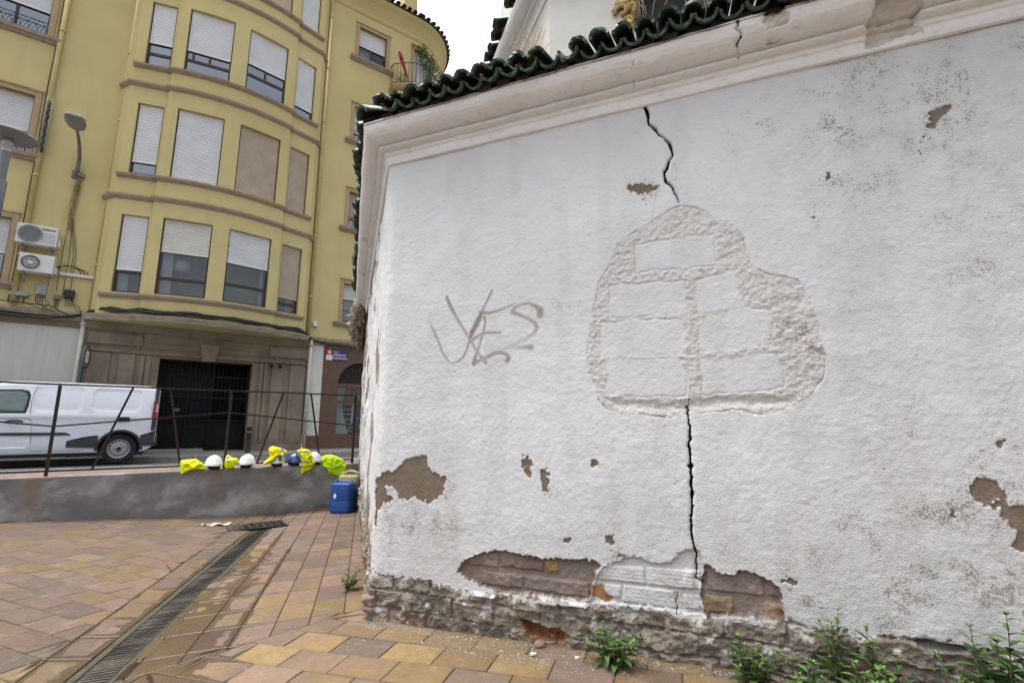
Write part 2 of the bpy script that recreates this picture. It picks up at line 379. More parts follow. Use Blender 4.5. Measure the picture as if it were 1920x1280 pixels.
    bricks = [(z5([(690, 88), (882, 200)]), (.235, .18, .15)), (z5([(889, 98), (1135, 222)]), (.215, .155, .135)), (z5([(780, 203), (1024, 322)]), (.235, .18, .155)), (z5([(1031, 230), (1395, 372)]), (.215, .17, .15)), (z5([(1146, 140), (1215, 228)]), (.34, .22, .08)),
              (z6([(132, 190), (466, 366)]), (.235, .185, .165)), (z6([(112, 338), (290, 470)]), (.27, .20, .12)), (z6([(456, 380), (578, 505)]), (.27, .195, .125)), (z6([(472, 240), (562, 372)]), (.23, .175, .15))]
    for q, col in bricks:
        a, b, c, d = rect(q); d -= .006; c += .004
        dx = np.minimum(TJ - a, b - TJ); dz = np.minimum(ZJ * .7 + Z * .3 - c, d - ZJ * .7 - Z * .3); e = np.minimum(dx, dz)
        m = (e > 0) & (np.minimum(sb1, sb3) < .01)
        setc(m, col); out += np.where(m, .011 * sst(0, .008, e) + .0018 * (fbm(T * 8, Z * 160, 66, 2) - .5), 0) * (np.minimum(sb1, sb3) < 0)
    out += rel + np.where(rel < -.005, relb, 0)
    # whitewashed bricks
    inw = (sb2 < 0) & (np.minimum(sb1, sb3) > .0)
    out += np.where(inw, -.016 * sst(0, -.012, sb2) + (fbm(T * 40, Z * 40, 67, 3) - .5) * .004, 0)
    ww = z5([(1440, 165), (1708, 296)]), z5([(1714, 185), (1990, 328)]), z5([(1480, 280), (1571, 372)]), z5([(1577, 285), (1886, 432)]), z6([(5, 340), (105, 440)]), z6([(0, 200), (105, 322)])
    painted = np.zeros(T.shape, bool)
    for q in ww:
        a, b, c, d = rect(q); c += .004; e = np.minimum(np.minimum(TJ - a, b - TJ), np.minimum(Z - c, d - Z))
        m = (e > 0) & inw; painted |= m
        out += np.where(m, .010 * sst(0, .007, e) + .0009 * np.sin(Z * 350 + 2 * fbm(T * 2, Z * 20, 70, 2)) * fbm(T * 5, Z * 9, 68, 2), 0)
    op = z5([(1415, 285), (1470, 285), (1500, 330), (1535, 365), (1500, 385), (1410, 355)]); so = poly_sd(TJ, ZJ, op)
    plas = np.where(inw & (so > 0), np.maximum(.012, np.where(painted, .02, (fbm(T * 50, Z * 50, 69, 3) - .38) * .08)), plas)
    plas = np.where(so < 0, -.02, plas); setc(so < .004, (.40, .20, .085))
    # rubble plinth under the plaster
    low = (sdl < .01) & (np.minimum(sb1, sb3) > -.002) & (sb2 > -.002)
    u = sst(.005, -.02, sdl)
    course = .105; row = np.floor(Z / course + .15 * fbm(T * 3, Z * 0, 71, 2)); w = .27
    fx = T / w + .5 * (row % 2) + .6 * vn(row * 7.7, row * 0 + .5, 73); cell = np.floor(fx); lx = fx - cell; lzr = Z / course + .15 * fbm(T * 3, Z * 0, 71, 2) - row
    e = np.minimum(np.minimum(lx, 1 - lx) * w, np.minimum(lzr, 1 - lzr) * course) + (fbm(T * 25, Z * 25, 75, 4) - .5) * .03
    r1 = _h(cell, row, 77); r2 = _h(cell, row, 79)
    stone = sst(-.002, .010, e)
    pl = (fbm(T * 6, Z * 9, 81, 5) - .5) * .070 + (fbm(T * 28, Z * 30, 83, 4, .6) - .5) * .034 + stone * (.010 + .02 * r1) - .012
    pl = pl * np.where(T < -.01, .8, 1) - .035 * sst(.13, .02, Z) * fbm(T * 4, Z * 2, 85, 3)
    out = np.where(low, out * (1 - u) + pl * u, out)
    gray = np.stack([.165 + .09 * r1, .145 + .07 * r1, .120 + .05 * r1], -1); red = np.array([.30, .155, .085])
    gray = gray * (1 - .40 * ((r2 > .90) * stone)[..., None]) + red * (.40 * ((r2 > .90) * stone)[..., None])
    mm = fbm(T * 7, Z * 7, 87, 5)[..., None]; gray = gray * (.60 + .72 * mm)
    lime = sst(.60, .68, fbm(T * 16, Z * 20, 89, 5) + .14 * sst(.16, 0, np.abs(sdl)) - .07)[..., None]
    gray = gray * (1 - lime) + np.array([.44, .425, .395]) * lime
    moss = sst(.58, .72, fbm(T * 9, Z * 14, 91, 4))[..., None] * .4 * sst(.2, .03, Z)[..., None]
    gray = gray * (1 - moss) + np.array([.07, .075, .03]) * moss
    under = np.where(low[..., None], gray, under)
    # hollow with an orange brick behind, a brick corner, a dark joint
    hol = z5([(1000, 478), (1060, 490), (1130, 515), (1252, 545), (1258, 612), (1180, 606), (1050, 575)]); sh = poly_sd(TJ, ZJ, hol)
    out -= .075 * sst(.004, -.012, sh); setc(sh < .003, (.33, .13, .045))
    cb = z5([(95, 348), (192, 352), (192, 440), (110, 438)]); sc = poly_sd(T, Z, cb); out += .03 * sst(.003, -.006, sc); setc(sc < .001, (.27, .19, .15))
    for q in ([(735, 322), (872, 352), (872, 362), (735, 345)], [(1118, 362), (1395, 398), (1395, 412), (1118, 385)]):
        s_ = poly_sd(TJ, Z, z5(q)); out += .03 * sst(.003, -.004, s_); setc(s_ < .001, (.40, .37, .33))
    # recess under the plaster at the right, ledge
    rc = z6([(1312, 595), (1650, 645), (1655, 680), (1500, 670), (1315, 640)]); s_ = poly_sd(TJ, ZJ, rc); out -= .03 * sst(.002, -.006, s_); setc(s_ < .002, (.16, .15, .14))
    # ---- the mended patch
    z4 = lambda p: tr(p, 2.7236, 1050, 350)
    ring = z4([(620, 90), (700, 110), (800, 150), (880, 190), (940, 260), (970, 350), (970, 400), (1050, 440), (1150, 460), (1220, 480), (1260, 540), (1300, 640), (1330, 720), (1335, 790), (1355, 850), (1355, 960), (1320, 1010), (1290, 1060), (1200, 1110), (1130, 1155), (1030, 1165), (880, 1140), (720, 1160), (560, 1180), (440, 1170), (350, 1145), (310, 1160), (240, 1140), (190, 1090), (185, 1040), (150, 960), (130, 880), (130, 800), (150, 720), (170, 620), (200, 480), (240, 420), (290, 290), (380, 230), (480, 170), (560, 120)])
    sr = poly_sd(T + (TJ - T) * .7, Z + (ZJ - Z) * .7, ring)
    blocks = [[(378, 297), (560, 270), (790, 245), (798, 400), (640, 425), (500, 418), (385, 445)], [(250, 503), (450, 490), (645, 478), (640, 645), (450, 660), (250, 672)], [(700, 478), (880, 432), (935, 600), (705, 645)], [(207, 692), (420, 676), (622, 676), (635, 860), (400, 868), (207, 868)],
              [(705, 682), (930, 617), (1085, 628), (1090, 805), (900, 830), (710, 845)], [(242, 888), (420, 878), (600, 872), (655, 960), (645, 1070), (420, 1072), (240, 1058)], [(720, 890), (1100, 845), (1140, 930), (1150, 1020), (950, 1050), (725, 1058)]]
    sk = np.full(T.shape, .12)
    for q in blocks: sk = np.minimum(sk, poly_sd(T + (TJ - T) * .35, Z + (ZJ - Z) * .35, z4(q)))
    sk = sk + (fbm(T * 18, Z * 18, 93, 3) - .5) * .022
    inr = sst(.002, -.006, sr); rough = inr * sst(-.004, .010, sk)
    ridg = 1 - np.abs(2 * fbm(T * 30 + 3 * Z, Z * 34, 95, 4, .55) - 1)
    out += rough * ((fbm(T * 55, Z * 64, 97, 3, .65) - .5) * .0120 + (fbm(T * 20, Z * 22, 96, 3) - .5) * .007 + (ridg - .75) * .003 + .001) - inr * .002
    out -= inr * .0045 * sst(.007, 0, np.abs(sk)) * sst(.3, .6, fbm(T * 7, Z * 7, 98, 2)); out -= .007 * sst(.005, 0, np.abs(sr + .003)) * sst(.5, .7, fbm(T * 5, Z * 5, 99, 3) + .1)
    band = z4([(200, 1068), (620, 1086), (720, 1066), (1000, 1055), (1230, 1080), (1180, 1130), (880, 1135), (560, 1165), (300, 1140)]); sbn = poly_sd(TJ, ZJ, band)
    out += (-.013 * sst(.004, -.035, sbn))
    tint = np.clip(rough * (.5 + .7 * fbm(T * 9, Z * 9, 101, 4)) + .9 * sst(.006, -.008, sbn) + inr * .12, 0, 1)  # band at the patch's foot tinted greyer: ledge shade put into the colour
    # ---- cracks
    lp = lambda p: [W1(*q) for q in p]
    kx = 1.9 / FPX
    cr = np.full(T.shape, .1)
    TC = T + (fbm(T * 35, Z * 35, 103, 3) - .5) * .024 + (vn(T * 0 + .5, Z * 9, 104) - .5) * .02; ZC = Z + (fbm(T * 35, Z * 35, 105, 3) - .5) * .014
    def crack(pts, wid, deep=True):
        nonlocal cr, out
        d = line_d(TC, ZC, lp(pts), [w_ * kx for w_ in wid]); cr = np.minimum(cr, d)
        if deep: out -= .07 * sst(.002, -.006, d); out -= .004 * sst(.014, 0, d)
    crack([(1210, 186), (1213, 205), (1218, 232), (1232, 247), (1247, 262), (1258, 272), (1261, 290), (1250, 310), (1246, 325), (1248, 340), (1262, 355), (1272, 380)], [8, 8, 5, 4, 5, 7, 5, 6, 6, 6, 4, 2])
    crack([(1290, 762), (1293, 790), (1291, 830), (1294, 870), (1297, 905), (1297, 940), (1300, 990), (1302, 1030), (1303, 1062)], [2, 4, 6, 6, 9, 4, 5, 4, 3])
    crack([(1303, 1060), (1306, 1085), (1320, 1095)], [2, 3, 1]); crack([(1291, 700), (1296, 735), (1290, 765)], [.6, 1.2, 2], False)
    hair = [([(1236, 345), (1230, 375), (1221, 420)], .8), ([(1262, 300), (1270, 320), (1266, 345)], .6), ([(1330, 165), (1360, 150), (1420, 133)], .8), ([(1330, 1060), (1350, 1045), (1362, 1062)], .6), ([(1270, 1110), (1268, 1150)], 3), ([(1490, 1092), (1475, 1110), (1468, 1140)], .7)]
    for p, w_ in hair: crack(p, [w_] * len(p), False)
    cr = np.minimum(cr, np.where(T < 0, line_d(T + (fbm(T * 9, Z * 9, 107, 3) - .5) * .05, Z, [(-.11, 2.05), (-.13, 1.7), (-.10, 1.2), (-.13, .8)], [.006, .02, .014, .006]), .1))
    # ---- YES in thin brown spray
    zg = lambda p: tr(p, 7.11, 780, 520)
    gp = 1 / 7.11 * 3.2 / FPX
    strokes = [([(165, 545), (200, 630), (240, 720), (275, 800), (310, 880), (340, 960), (370, 1030), (430, 1110), (480, 1148)], [30, 42, 42, 40, 38, 38, 34, 28, 16], [.05, .35, .55, .6, .6, .6, .6, .6, .5]),
               ([(490, 1138), (560, 1120), (600, 1090), (640, 1050), (690, 930), (720, 840), (740, 770)], [18, 26, 28, 30, 34, 36, 40], [.7] * 7), ([(735, 790), (760, 720), (800, 640), (840, 560), (868, 490)], [52, 72, 80, 78, 52], [.95] * 5), ([(868, 480), (900, 410), (940, 330), (980, 245), (1012, 172)], [38, 34, 34, 38, 36], [.75, .7, .7, .75, .7]),
               ([(408, 262), (450, 360), (520, 500), (620, 660), (720, 820), (800, 960), (870, 1060), (932, 1140)], [54, 56, 42, 40, 36, 36, 40, 46], [.75, .8, .7, .65, .6, .6, .6, .65]),
               ([(862, 466), (980, 475), (1100, 440), (1220, 390), (1312, 348)], [46, 40, 36, 34, 34], [.9, .75, .65, .55, .5]), ([(910, 518), (926, 600), (900, 740), (850, 900), (800, 1040), (772, 1150)], [36, 34, 36, 34, 42, 60], [.75, .75, .65, .6, .7, .85]),
               ([(760, 830), (860, 760), (960, 738), (1120, 734)], [42, 36, 36, 40], [.75, .7, .65, .6]), ([(772, 1150), (850, 1110), (950, 1060), (1050, 1010), (1130, 1000), (1210, 1030), (1240, 1072), (1212, 1108)], [58, 44, 50, 52, 46, 44, 52, 66], [.8, .6, .65, .65, .65, .7, .8, .8]),
               ([(1650, 500), (1655, 440), (1605, 385), (1500, 345), (1390, 362), (1310, 410), (1284, 462), (1350, 490), (1480, 540), (1580, 600), (1608, 670), (1570, 740), (1450, 820), (1300, 890), (1150, 965), (1040, 1015)], [88, 84, 62, 36, 38, 50, 58, 46, 46, 52, 54, 50, 44, 44, 50, 50], [.75, .8, .7, .65, .55, .6, .7, .65, .6, .6, .65, .5, .35, .28, .3, .4]),
               ([(1250, 945), (1400, 930), (1530, 926)], [40, 48, 70], [.15, .5, .75])]
    graf = np.zeros(T.shape)
    reg = (T > .2) & (T < 1.4) & (Z > 1.2) & (Z < 2.4); gt, gz = T[reg], Z[reg]; gacc = np.zeros(gt.shape)
    for pts, wid, op_ in strokes:
        P = zg(pts)
        for i in range(len(P) - 1):
            (ax, ay), (bx, by) = P[i], P[i + 1]; ex, ey = bx - ax, by - ay
            tt = np.clip(((gt - ax) * ex + (gz - ay) * ey) / (ex * ex + ey * ey), 0, 1); dd = np.hypot(gt - ax - tt * ex, gz - ay - tt * ey)
            hw = (wid[i] + (wid[i + 1] - wid[i]) * tt) * gp / 2 * 1.15; oo = op_[i] + (op_[i + 1] - op_[i]) * tt
            gacc = np.maximum(gacc, 1.15 * oo * sst(1.3, .4, dd / hw))
    graf[reg] = gacc
    # where small specks of paint are lost
    speck = .30 + .30 * sst(1.3, .25, Z) + .25 * sst(1.6, 3.2, T) + .25 * sst(.45, .65, fbm(T * 1.4, Z * 1.4, 111, 3))
    for (px, py), rad, am in (((1690, 290), .42, .34), ((1560, 250), .35, .2), ((790, 960), .45, .4), ((760, 850), .3, .45), ((1900, 480), .45, .3), ((1850, 950), .5, .35), ((1500, 640), .18, .5), ((1480, 540), .12, .5), ((1330, 400), .25, .25), ((1200, 355), .12, .7), ((1750, 190), .3, .2)):
        a, b = W1(px, py); speck += am * np.exp(-((T - a) ** 2 + (Z - b) ** 2) / rad ** 2 * 1.6)
    stain_shade = .5 * sst(.55, .75, fbm(T * 2.5, Z * .9, 113, 4)) * sst(1.4, .3, Z) + .25 * sst(.5, .7, fbm(T * 7, Z * .7, 117, 4))
    speck += .75 * np.exp(-np.clip(sdm, 0, 1) / .045) + rough * .35 * sst(.45, .7, fbm(T * 5, Z * 5, 133, 3)); stain_shade += .75 * sst(1.25, .25, Z + .25 * (fbm(T * 3, Z * 2, 131, 4) - .5)) + .5 * sst(1.7, 3.3, T + .5 * (fbm(T * 1.5, Z * 1.5, 135, 3) - .5)) ; stain_shade += np.where(sb2 < .004, .55, 0); stain_shade += .6 * np.exp(-((T - W1(1690, 280)[0]) ** 2 / .3 + (Z - W1(1690, 280)[1]) ** 2 / .05)) * fbm(T * 6, Z * 6, 119, 3)  # stains, grimy foot, and fainter light towards the right put into the colour
    # side wall mortar and far ruin
    sidec = np.stack([.30 + 0 * T, .265 + 0 * T, .22 + 0 * T], -1) * (.55 + .8 * fbm(T * 5, Z * 5, 121, 5))[..., None]
    under = np.where(((T < -.12) & ~low)[..., None], sidec, under)
    out += np.where(T < -.12, (fbm(T * 5, Z * 5, 123, 4) - .5) * .05 * np.clip((-T - .12) * 1.2, 0, 1) - .01 * sst(.01, -.02, plas), 0)
    # ---- place on the two wall faces, mitred at the corner
    n1 = np.array([0., -1.]); n2 = np.array(W2OUT); m = (n1 + n2) / (1 + n1 @ n2)
    bl = sst(0, .10, np.abs(ts))[:, None]
    NX = np.where(ts[:, None] >= 0, m[0] * (1 - bl) + n1[0] * bl, m[0] * (1 - bl) + n2[0] * bl)
    NY = np.where(ts[:, None] >= 0, m[1] * (1 - bl) + n1[1] * bl, m[1] * (1 - bl) + n2[1] * bl)
    rnd = -.0186 * (1 - np.clip(np.abs(ts) / .08, 0, 1))[:, None] ** 2 * sst(.0, .3, Z) * sst(3.1, 2.7, Z)
    bx = np.where(ts >= 0, ts, -ts * W2DIR[0])[:, None]; by = np.where(ts >= 0, 0, -ts * W2DIR[1])[:, None]
    V = np.stack([bx + NX * (out + rnd), by + NY * (out + rnd), Z], -1).reshape(-1, 3)
    F = grid_faces(len(ts), len(zs))
    return np_mesh('wall', V, F, M_WALL, chapel, True, dict(under=under.reshape(-1, 3), plas=plas.ravel(), graf=graf.ravel(), crk=cr.ravel(), tint=tint.ravel(), speck=np.clip(speck, 0, 1.2).ravel(), stain_shade=np.clip(stain_shade, 0, 1).ravel()))
build_wall()

# closing walls out of the photograph's sight, so that the chapel is a solid
E2 = (W2DIR[0] * W2LEN, W2DIR[1] * W2LEN)
mb = MB(); mb.sweep([(5.2, 4.5), (5.2, 7.5), (1.0, 9.2), (E2[0] + .6, E2[1] + 3.2), (E2[0], E2[1])][::-1], [(0, -.1), (0, 3.3)]); mb.sweep([(5.2, 0), (5.2, 4.5)][::-1], [(0, -.1), (0, 3.3)])
mb.build('wall', M_UPW, chapel)

CPROF = [(0, 3.085), (.016, 3.090), (.024, 3.118), (.024, 3.146), (.034, 3.152), (.036, 3.178), (.060, 3.180), (.078, 3.188), (.080, 3.200), (.066, 3.206), (.066, 3.213), (.084, 3.215), (.105, 3.217), (.130, 3.223), (.155, 3.237), (.176, 3.256), (.190, 3.280), (.197, 3.305), (.198, 3.328), (.190, 3.338), (.0, 3.362)]
def build_cornice(name, parent, corner, tlo, thi, dz, n2=True, damage=True):
    ts = np.concatenate([np.arange(tlo, -.3, .03), np.arange(-.3, 0, .012), np.arange(0, thi + .001, .012)]) if n2 else np.arange(tlo, thi, .03)
    P = []
    for i in range(len(CPROF) - 1):
        (a, b), (c, d) = CPROF[i], CPROF[i + 1]; k = max(1, int(math.hypot(c - a, d - b) / .0045)) if i < len(CPROF) - 2 else 2
        P += [(a + (c - a) * j / k, b + (d - b) * j / k) for j in range(k)]
    P = np.array(P + [CPROF[-1]])
    T, O = np.meshgrid(ts, P[:, 0], indexing='ij'); Z = np.broadcast_to(P[:, 1], T.shape)
    A = np.broadcast_to(np.concatenate([[0], np.cumsum(np.hypot(*np.diff(P, axis=0).T))]), T.shape)
    O = O + ((fbm(T * 4, A * 9, 201, 4) - .5) * .018 + (fbm(T * 22, A * 22, 203, 3) - .5) * .007) * sst(0, .03, O)
    crk = np.full(T.shape, .1); brk = np.zeros(T.shape)
    if damage:
        TT = T + (fbm(T * 30, A * 26, 205, 4) - .5) * .06
        for s0, w, a0, a1 in ((2.335, .007, .16, .40), (1.785, .001, .10, .42), (1.905, .000, .05, .20), (.80, .000, .15, .40), (2.17, .001, .0, .08)):
            d = np.where((A > a0) & (A < a1), np.abs(TT - s0 - (A - .2) * .05) - w * .5, .1); crk = np.minimum(crk, d); O = O - .03 * sst(.003, -.004, d)
        for s0, s1, a0, a1, dp in ((2.93, 3.17, .03, .60, .085), (2.46, 2.58, .30, .6, .018), (2.47, 2.55, .225, .262, .07), (-3.2, -3.1, .2, .3, .04), (-1.95, -1.85, .22, .30, .03)):
            e = np.minimum(np.minimum(TT - s0, s1 - TT), np.minimum(A - a0, a1 - A)) + (fbm(T * 22, A * 22, 207, 4) - .5) * .05 + (fbm(T * 9, A * 9, 208, 2) - .5) * .07 * (dp > .08)
            k = sst(0, .02, e); O = np.where(O > .01, np.maximum(.002, O - dp * k * np.clip(O / .15, .2, 1.2)), O); brk = np.maximum(brk, k)
            O = O + k * ((fbm(T * 45, A * 45, 209, 3) - .5) * .03 + (fbm(T * 14, A * 14, 211, 3) - .5) * .04)
    n1 = np.array([0., -1.]); nn2 = np.array(W2OUT); m = (n1 + nn2) / (1 + n1 @ nn2)
    pos = T >= 0
    MX = np.where(np.abs(T) < 1e-6, m[0], np.where(pos, n1[0], nn2[0])); MY = np.where(np.abs(T) < 1e-6, m[1], np.where(pos, n1[1], nn2[1]))
    tl = -math.tan(R(25)) * 0
    # near the corner slide along the mitre so that profiles do not cross
    sl = (m - n1); tshift = O * (m[0] - n1[0]); cut = np.where(pos, np.maximum(T, tshift * 1.0), T)
    tm2 = m @ np.array(W2DIR)
    T2 = np.where(pos, np.where(T < np.abs(tshift) + .0, tshift + (T) * 1.0, T), T)
    bx = np.where(pos, np.where(T < .3, T + tshift * (1 - T / .3), T), 0.0); by = np.zeros(T.shape)
    q = -T; q = np.where(q < .3, q + O * tm2 * (1 - q / .3), q)
    bx = np.where(pos, bx, q * W2DIR[0]); by = np.where(pos, 0, q * W2DIR[1])
    NX = np.where(pos, n1[0], nn2[0]); NY = np.where(pos, n1[1], nn2[1])
    V = np.stack([corner[0] + bx + NX * O, corner[1] + by + NY * O, Z + dz], -1).reshape(-1, 3)
    return np_mesh(name, V, grid_faces(len(ts), len(P)), M_CORN, parent, True, dict(crk=crk.ravel(), broken=brk.ravel(), under=np.zeros((T.size, 3))))
build_cornice('cornice', chapel, (0, 0), -4.9, 5.2, 0.0)

def add_tile(mb, o, ux, ax, up, r, L, convex=True, th=.017, rng=None, cut=1.0, flip=False):
    """half-round clay tile: glazed outside, bare clay inside and at the ends"""
    o, ux, ax, up = Vector(o), Vector(ux), Vector(ax), Vector(up); n = 9; vs = []
    k = 3
    for shell in (0, 1):
        for i in range(k):
            f = (0, .09, 1)[i]; rr = (r - th * shell) * (1 - .12 * f)
            for j in range(n):
                q = math.pi * (j / (n - 1)) * cut
                y = math.sin(q) * rr * .92; 
                if not convex: y = -y
                vs.append(o + ux * (-math.cos(q) * rr) + up * y + ax * (L * f) + (ax * rng.uniform(-.008, .008) if (rng and i == 0) else Vector((0, 0, 0))))
    id_ = lambda s, i, j: s * k * n + i * n + j
    outer = [(id_(0, i, j), id_(0, i, j + 1), id_(0, i + 1, j + 1), id_(0, i + 1, j)) for i in range(k - 1) for j in range(n - 1)]
    inner = [(id_(1, i, j), id_(1, i + 1, j), id_(1, i + 1, j + 1), id_(1, i, j + 1)) for i in range(k - 1) for j in range(n - 1)]
    end = [(id_(0, 0, j), id_(1, 0, j), id_(1, 0, j + 1), id_(0, 0, j + 1)) for j in range(n - 1)]
    side = [(id_(0, i, 0), id_(0, i + 1, 0), id_(1, i + 1, 0), id_(1, i, 0)) for i in range(k - 1)] + [(id_(0, i, n - 1), id_(1, i, n - 1), id_(1, i + 1, n - 1), id_(0, i + 1, n - 1)) for i in range(k - 1)]
    mb.add(vs, outer, 0, True); b = len(mb.v) - len(vs)
    for grp, m in ((inner, 1 if convex else 0), (end, 2), (side, 0)):
        for fi, f in enumerate(grp): mb.f.append([b + i for i in f]); mb.m.append(2 if (grp is inner and fi < n - 1) else m); mb.sm.append(grp is inner)
M_TILEE = M('glaze_worn_edge', (.016, .056, .039), (.040, .058, .044), 20, .38, 0, 40, .5)
def tile_row(mb, o, ux, outv, t0, t1, zc, proj, pitch, rise, seed, L=.62, miss=(), jit=1.0):
    """roof edge: covers and channels, running inwards and up"""
    rng = random.Random(seed); ux = Vector((*ux, 0)); ov = Vector((*outv, 0)); ax = (-ov + Vector((0, 0, rise))).normalized(); up = ux.cross(ax); up = up if up.z > 0 else -up
    n = int((t1 - t0) / pitch)
    for i in range(n + 1):
        t = t0 + i * pitch; bad = any(a < t < b for a, b in miss)
        base = Vector((o[0], o[1], 0)) + ux * t + ov * (proj + rng.uniform(-.02, .012) * jit); r = pitch * .47
        ux2 = (ux + up * rng.uniform(-.12, .12) * jit).normalized()
        if not (bad and rng.random() < .75):
            add_tile(mb, base + Vector((0, 0, zc + .045 + rng.uniform(-.006, .006) * jit + .012)), ux2, ax, up, r * rng.uniform(.96, 1.06), L, True, rng=rng)
        if not (bad and rng.random() < .4):
            b2 = base + ux * (pitch / 2) + ov * rng.uniform(-.05, .0) * jit
            add_tile(mb, b2 + Vector((0, 0, zc + .052)), ux2, ax, up, r * 1.08, L * (1 if not bad else .25), False, rng=rng)
        # mortar packed under the cover
        c = base - ov * (.05 + .03 * rng.random()) + Vector((0, 0, zc + .004))
        mb.obox(c, ux, -ov, Vector((0, 0, 1)), (-r * .7, r * .7), (.03, .2), (-.012, .022 + .015 * rng.random()), 1)
        e2 = base + ax * (L * .93) + Vector((0, 0, zc + .075))
        add_tile(mb, e2, ux, ax, up, r, L, True); add_tile(mb, e2 + ux * pitch / 2, ux, ax, up, r * 1.08, L, False)
mb = MB()
tile_row(mb, (0, 0), (1, 0), (0, -1), .105, 5.2, 3.335, .285, .1262, .45, 5, miss=((1.30, 1.42), (1.52, 1.60)), jit=.8)
tile_row(mb, (0, 0), W2DIR, W2OUT, .09, 4.75, 3.335, .235, .1262, .45, 9, miss=((1.15, 1.3), (2.4, 2.6), (3.3, 3.4)), jit=1.6)
# roof bed carrying the tiles
def roof_bed(mb, corner, t2, t1, z0, run, rise, proj):
    n1 = Vector((0, -1)); n2 = Vector(W2OUT); m = (n1 + n2) / (1 + n1.dot(n2)); c = Vector(corner)
    def pt(kind, o): 
        b = {'a': c + Vector(W2DIR) * t2 + n2 * o, 'm': c + m * o, 'b': c + Vector((t1, 0)) + n1 * o}[kind]; return b
    for th, fl in ((0, 1), (-.04, -1)):
        q = [[(*pt(k, proj), z0 + th) for k in 'amb'], [(*pt(k, proj - run), z0 + th + run * rise) for k in 'amb']]
        for i in range(2): mb.quad(q[0][i], q[0][i + 1], q[1][i + 1], q[1][i], 1)
roof_bed(mb, (0, 0), 4.8, 5.2, 3.356, 1.5, .45, .205)
_m = (Vector((0, -1)) + Vector(W2OUT)) / (1 + Vector((0, -1)).dot(Vector(W2OUT))); _m3 = Vector((_m.x, _m.y, 0)); _mu = Vector((-_m.y, _m.x, 0)).normalized(); _ax = (-_m3.normalized() + Vector((0, 0, .42))).normalized(); _up = _mu.cross(_ax); _up = _up if _up.z > 0 else -_up
add_tile(mb, _m3 * .215 + Vector((0, 0, 3.385)), _mu, _ax, _up, .078, .6, True); add_tile(mb, _m3 * -.25 + Vector((0, 0, 3.66)), _mu, _ax, _up, .078, .6, True)
mb.build('roof', [M_TILEG, M_TILET, M_TILEE], chapel)

# upper storey, set back
UC = (.94, 1.0)
mb = MB()
wx0, wx1, wz0, wz1 = 1.70, 2.31, 3.75, 6.2
U1 = 5.2
def up(x, y): return (UC[0] + x, UC[1] + y)
for (a, b, c, d) in ((UC[0], wx0, 3.3, 6.4), (wx1, U1, 3.3, 6.4), (wx0, wx1, 3.3, wz0), (wx0, wx1, wz1, 6.4)):
    mb.quad((a, UC[1], c), (b, UC[1], c), (b, UC[1], d), (a, UC[1], d))
mb.quad((wx0, UC[1], wz0), (wx0, UC[1], wz1), (wx0, UC[1] + .18, wz1), (wx0, UC[1] + .18, wz0)); mb.quad((wx1, UC[1], wz1), (wx1, UC[1], wz0), (wx1, UC[1] + .18, wz0), (wx1, UC[1] + .18, wz1))
mb.quad((wx0, UC[1], wz0), (wx0, UC[1] + .18, wz0), (wx1, UC[1] + .18, wz0), (wx1, UC[1], wz0))
mb.quad((UC[0] + W2DIR[0] * 4, UC[1] + W2DIR[1] * 4, 3.3), (UC[0], UC[1], 3.3), (UC[0], UC[1], 6.4), (UC[0] + W2DIR[0] * 4, UC[1] + W2DIR[1] * 4, 6.4))
mb.build('upper_wall', M_UPW, chapel)
build_cornice('cornice', chapel, UC, -3.8, 4.2, 2.05, True, False)
mb = MB(); tile_row(mb, UC, W2DIR, W2OUT, .0, 3.8, 5.385, .27, .16, .45, 21, miss=((.55, .75), (1.3, 1.4)), jit=1.8); roof_bed(mb, UC, 3.9, 4.2, 5.405, 1.6, .45, .17)
tile_row(mb, UC, (1, 0), (0, -1), .1, 4.1, 5.385, .27, .16, .45, 22)
mb.build('upper_roof', [M_TILEG, M_TILET, M_TILEE], chapel)
mb = MB(); f = .045
mb.box(wx0 + .003, wx0 + f, UC[1] + .05, UC[1] + .11, wz0, wz1); mb.box(wx1 - f, wx1 - .003, UC[1] + .05, UC[1] + .11, wz0, wz1); mb.box(wx0 + f, wx1 - f, UC[1] + .05, UC[1] + .11, wz0, wz0 + f)
win = mb.build('window', M_WOODF, chapel, .004)
mb = MB(); mb.box(wx0 + f, wx1 - f, UC[1] + .075, UC[1] + .085, wz0 + f, wz1); mb.build('window_board', M_DARKP, win)
mb = MB()                                                            # gilded scrollwork beside the window
def scroll(mb, cx, cz, r, a0, a1, w0, w1, k=18, y=UC[1] - .02):
    mb.tube([(cx + math.cos(a0 + (a1 - a0) * i / k) * r * (1 - .55 * i / k), y - .012 * math.sin(i / k * 3.1), cz + math.sin(a0 + (a1 - a0) * i / k) * r * (1 - .55 * i / k)) for i in range(k + 1)], [w0 + (w1 - w0) * i / k for i in range(k + 1)], 8)
ox_, oz_ = W1(1170, 20, -1.0)
scroll(mb, ox_ - .015, oz_ - .03, .062, 3.3, -1.7, .016, .024); scroll(mb, ox_ + .0, oz_ - .02, .085, 3.0, -.9, .02, .010)
scroll(mb, ox_ + .035, oz_ - .15, .05, 2.8, -2.5, .018, .012); scroll(mb, ox_ + .02, oz_ + .12, .09, -2.6, 2.2, .026, .012); scroll(mb, ox_ + .06, oz_ - .02, .05, -1.4, 2.6, .015, .02)
mb.tube([(ox_ + .03, UC[1] - .02, oz_ - .12), (ox_ + .065, UC[1] - .02, oz_ - .19), (ox_ + .085, UC[1] - .02, oz_ - .235)], [.022, .017, .006], 8)
mb.tube([(ox_ + .07, UC[1] - .015, oz_ + .35), (ox_ + .075, UC[1] - .02, oz_ + .1), (ox_ + .08, UC[1] - .02, oz_ - .14)], [.022, .024, .016], 8)
mb.build('gilded_scroll', M_GOLD, chapel)
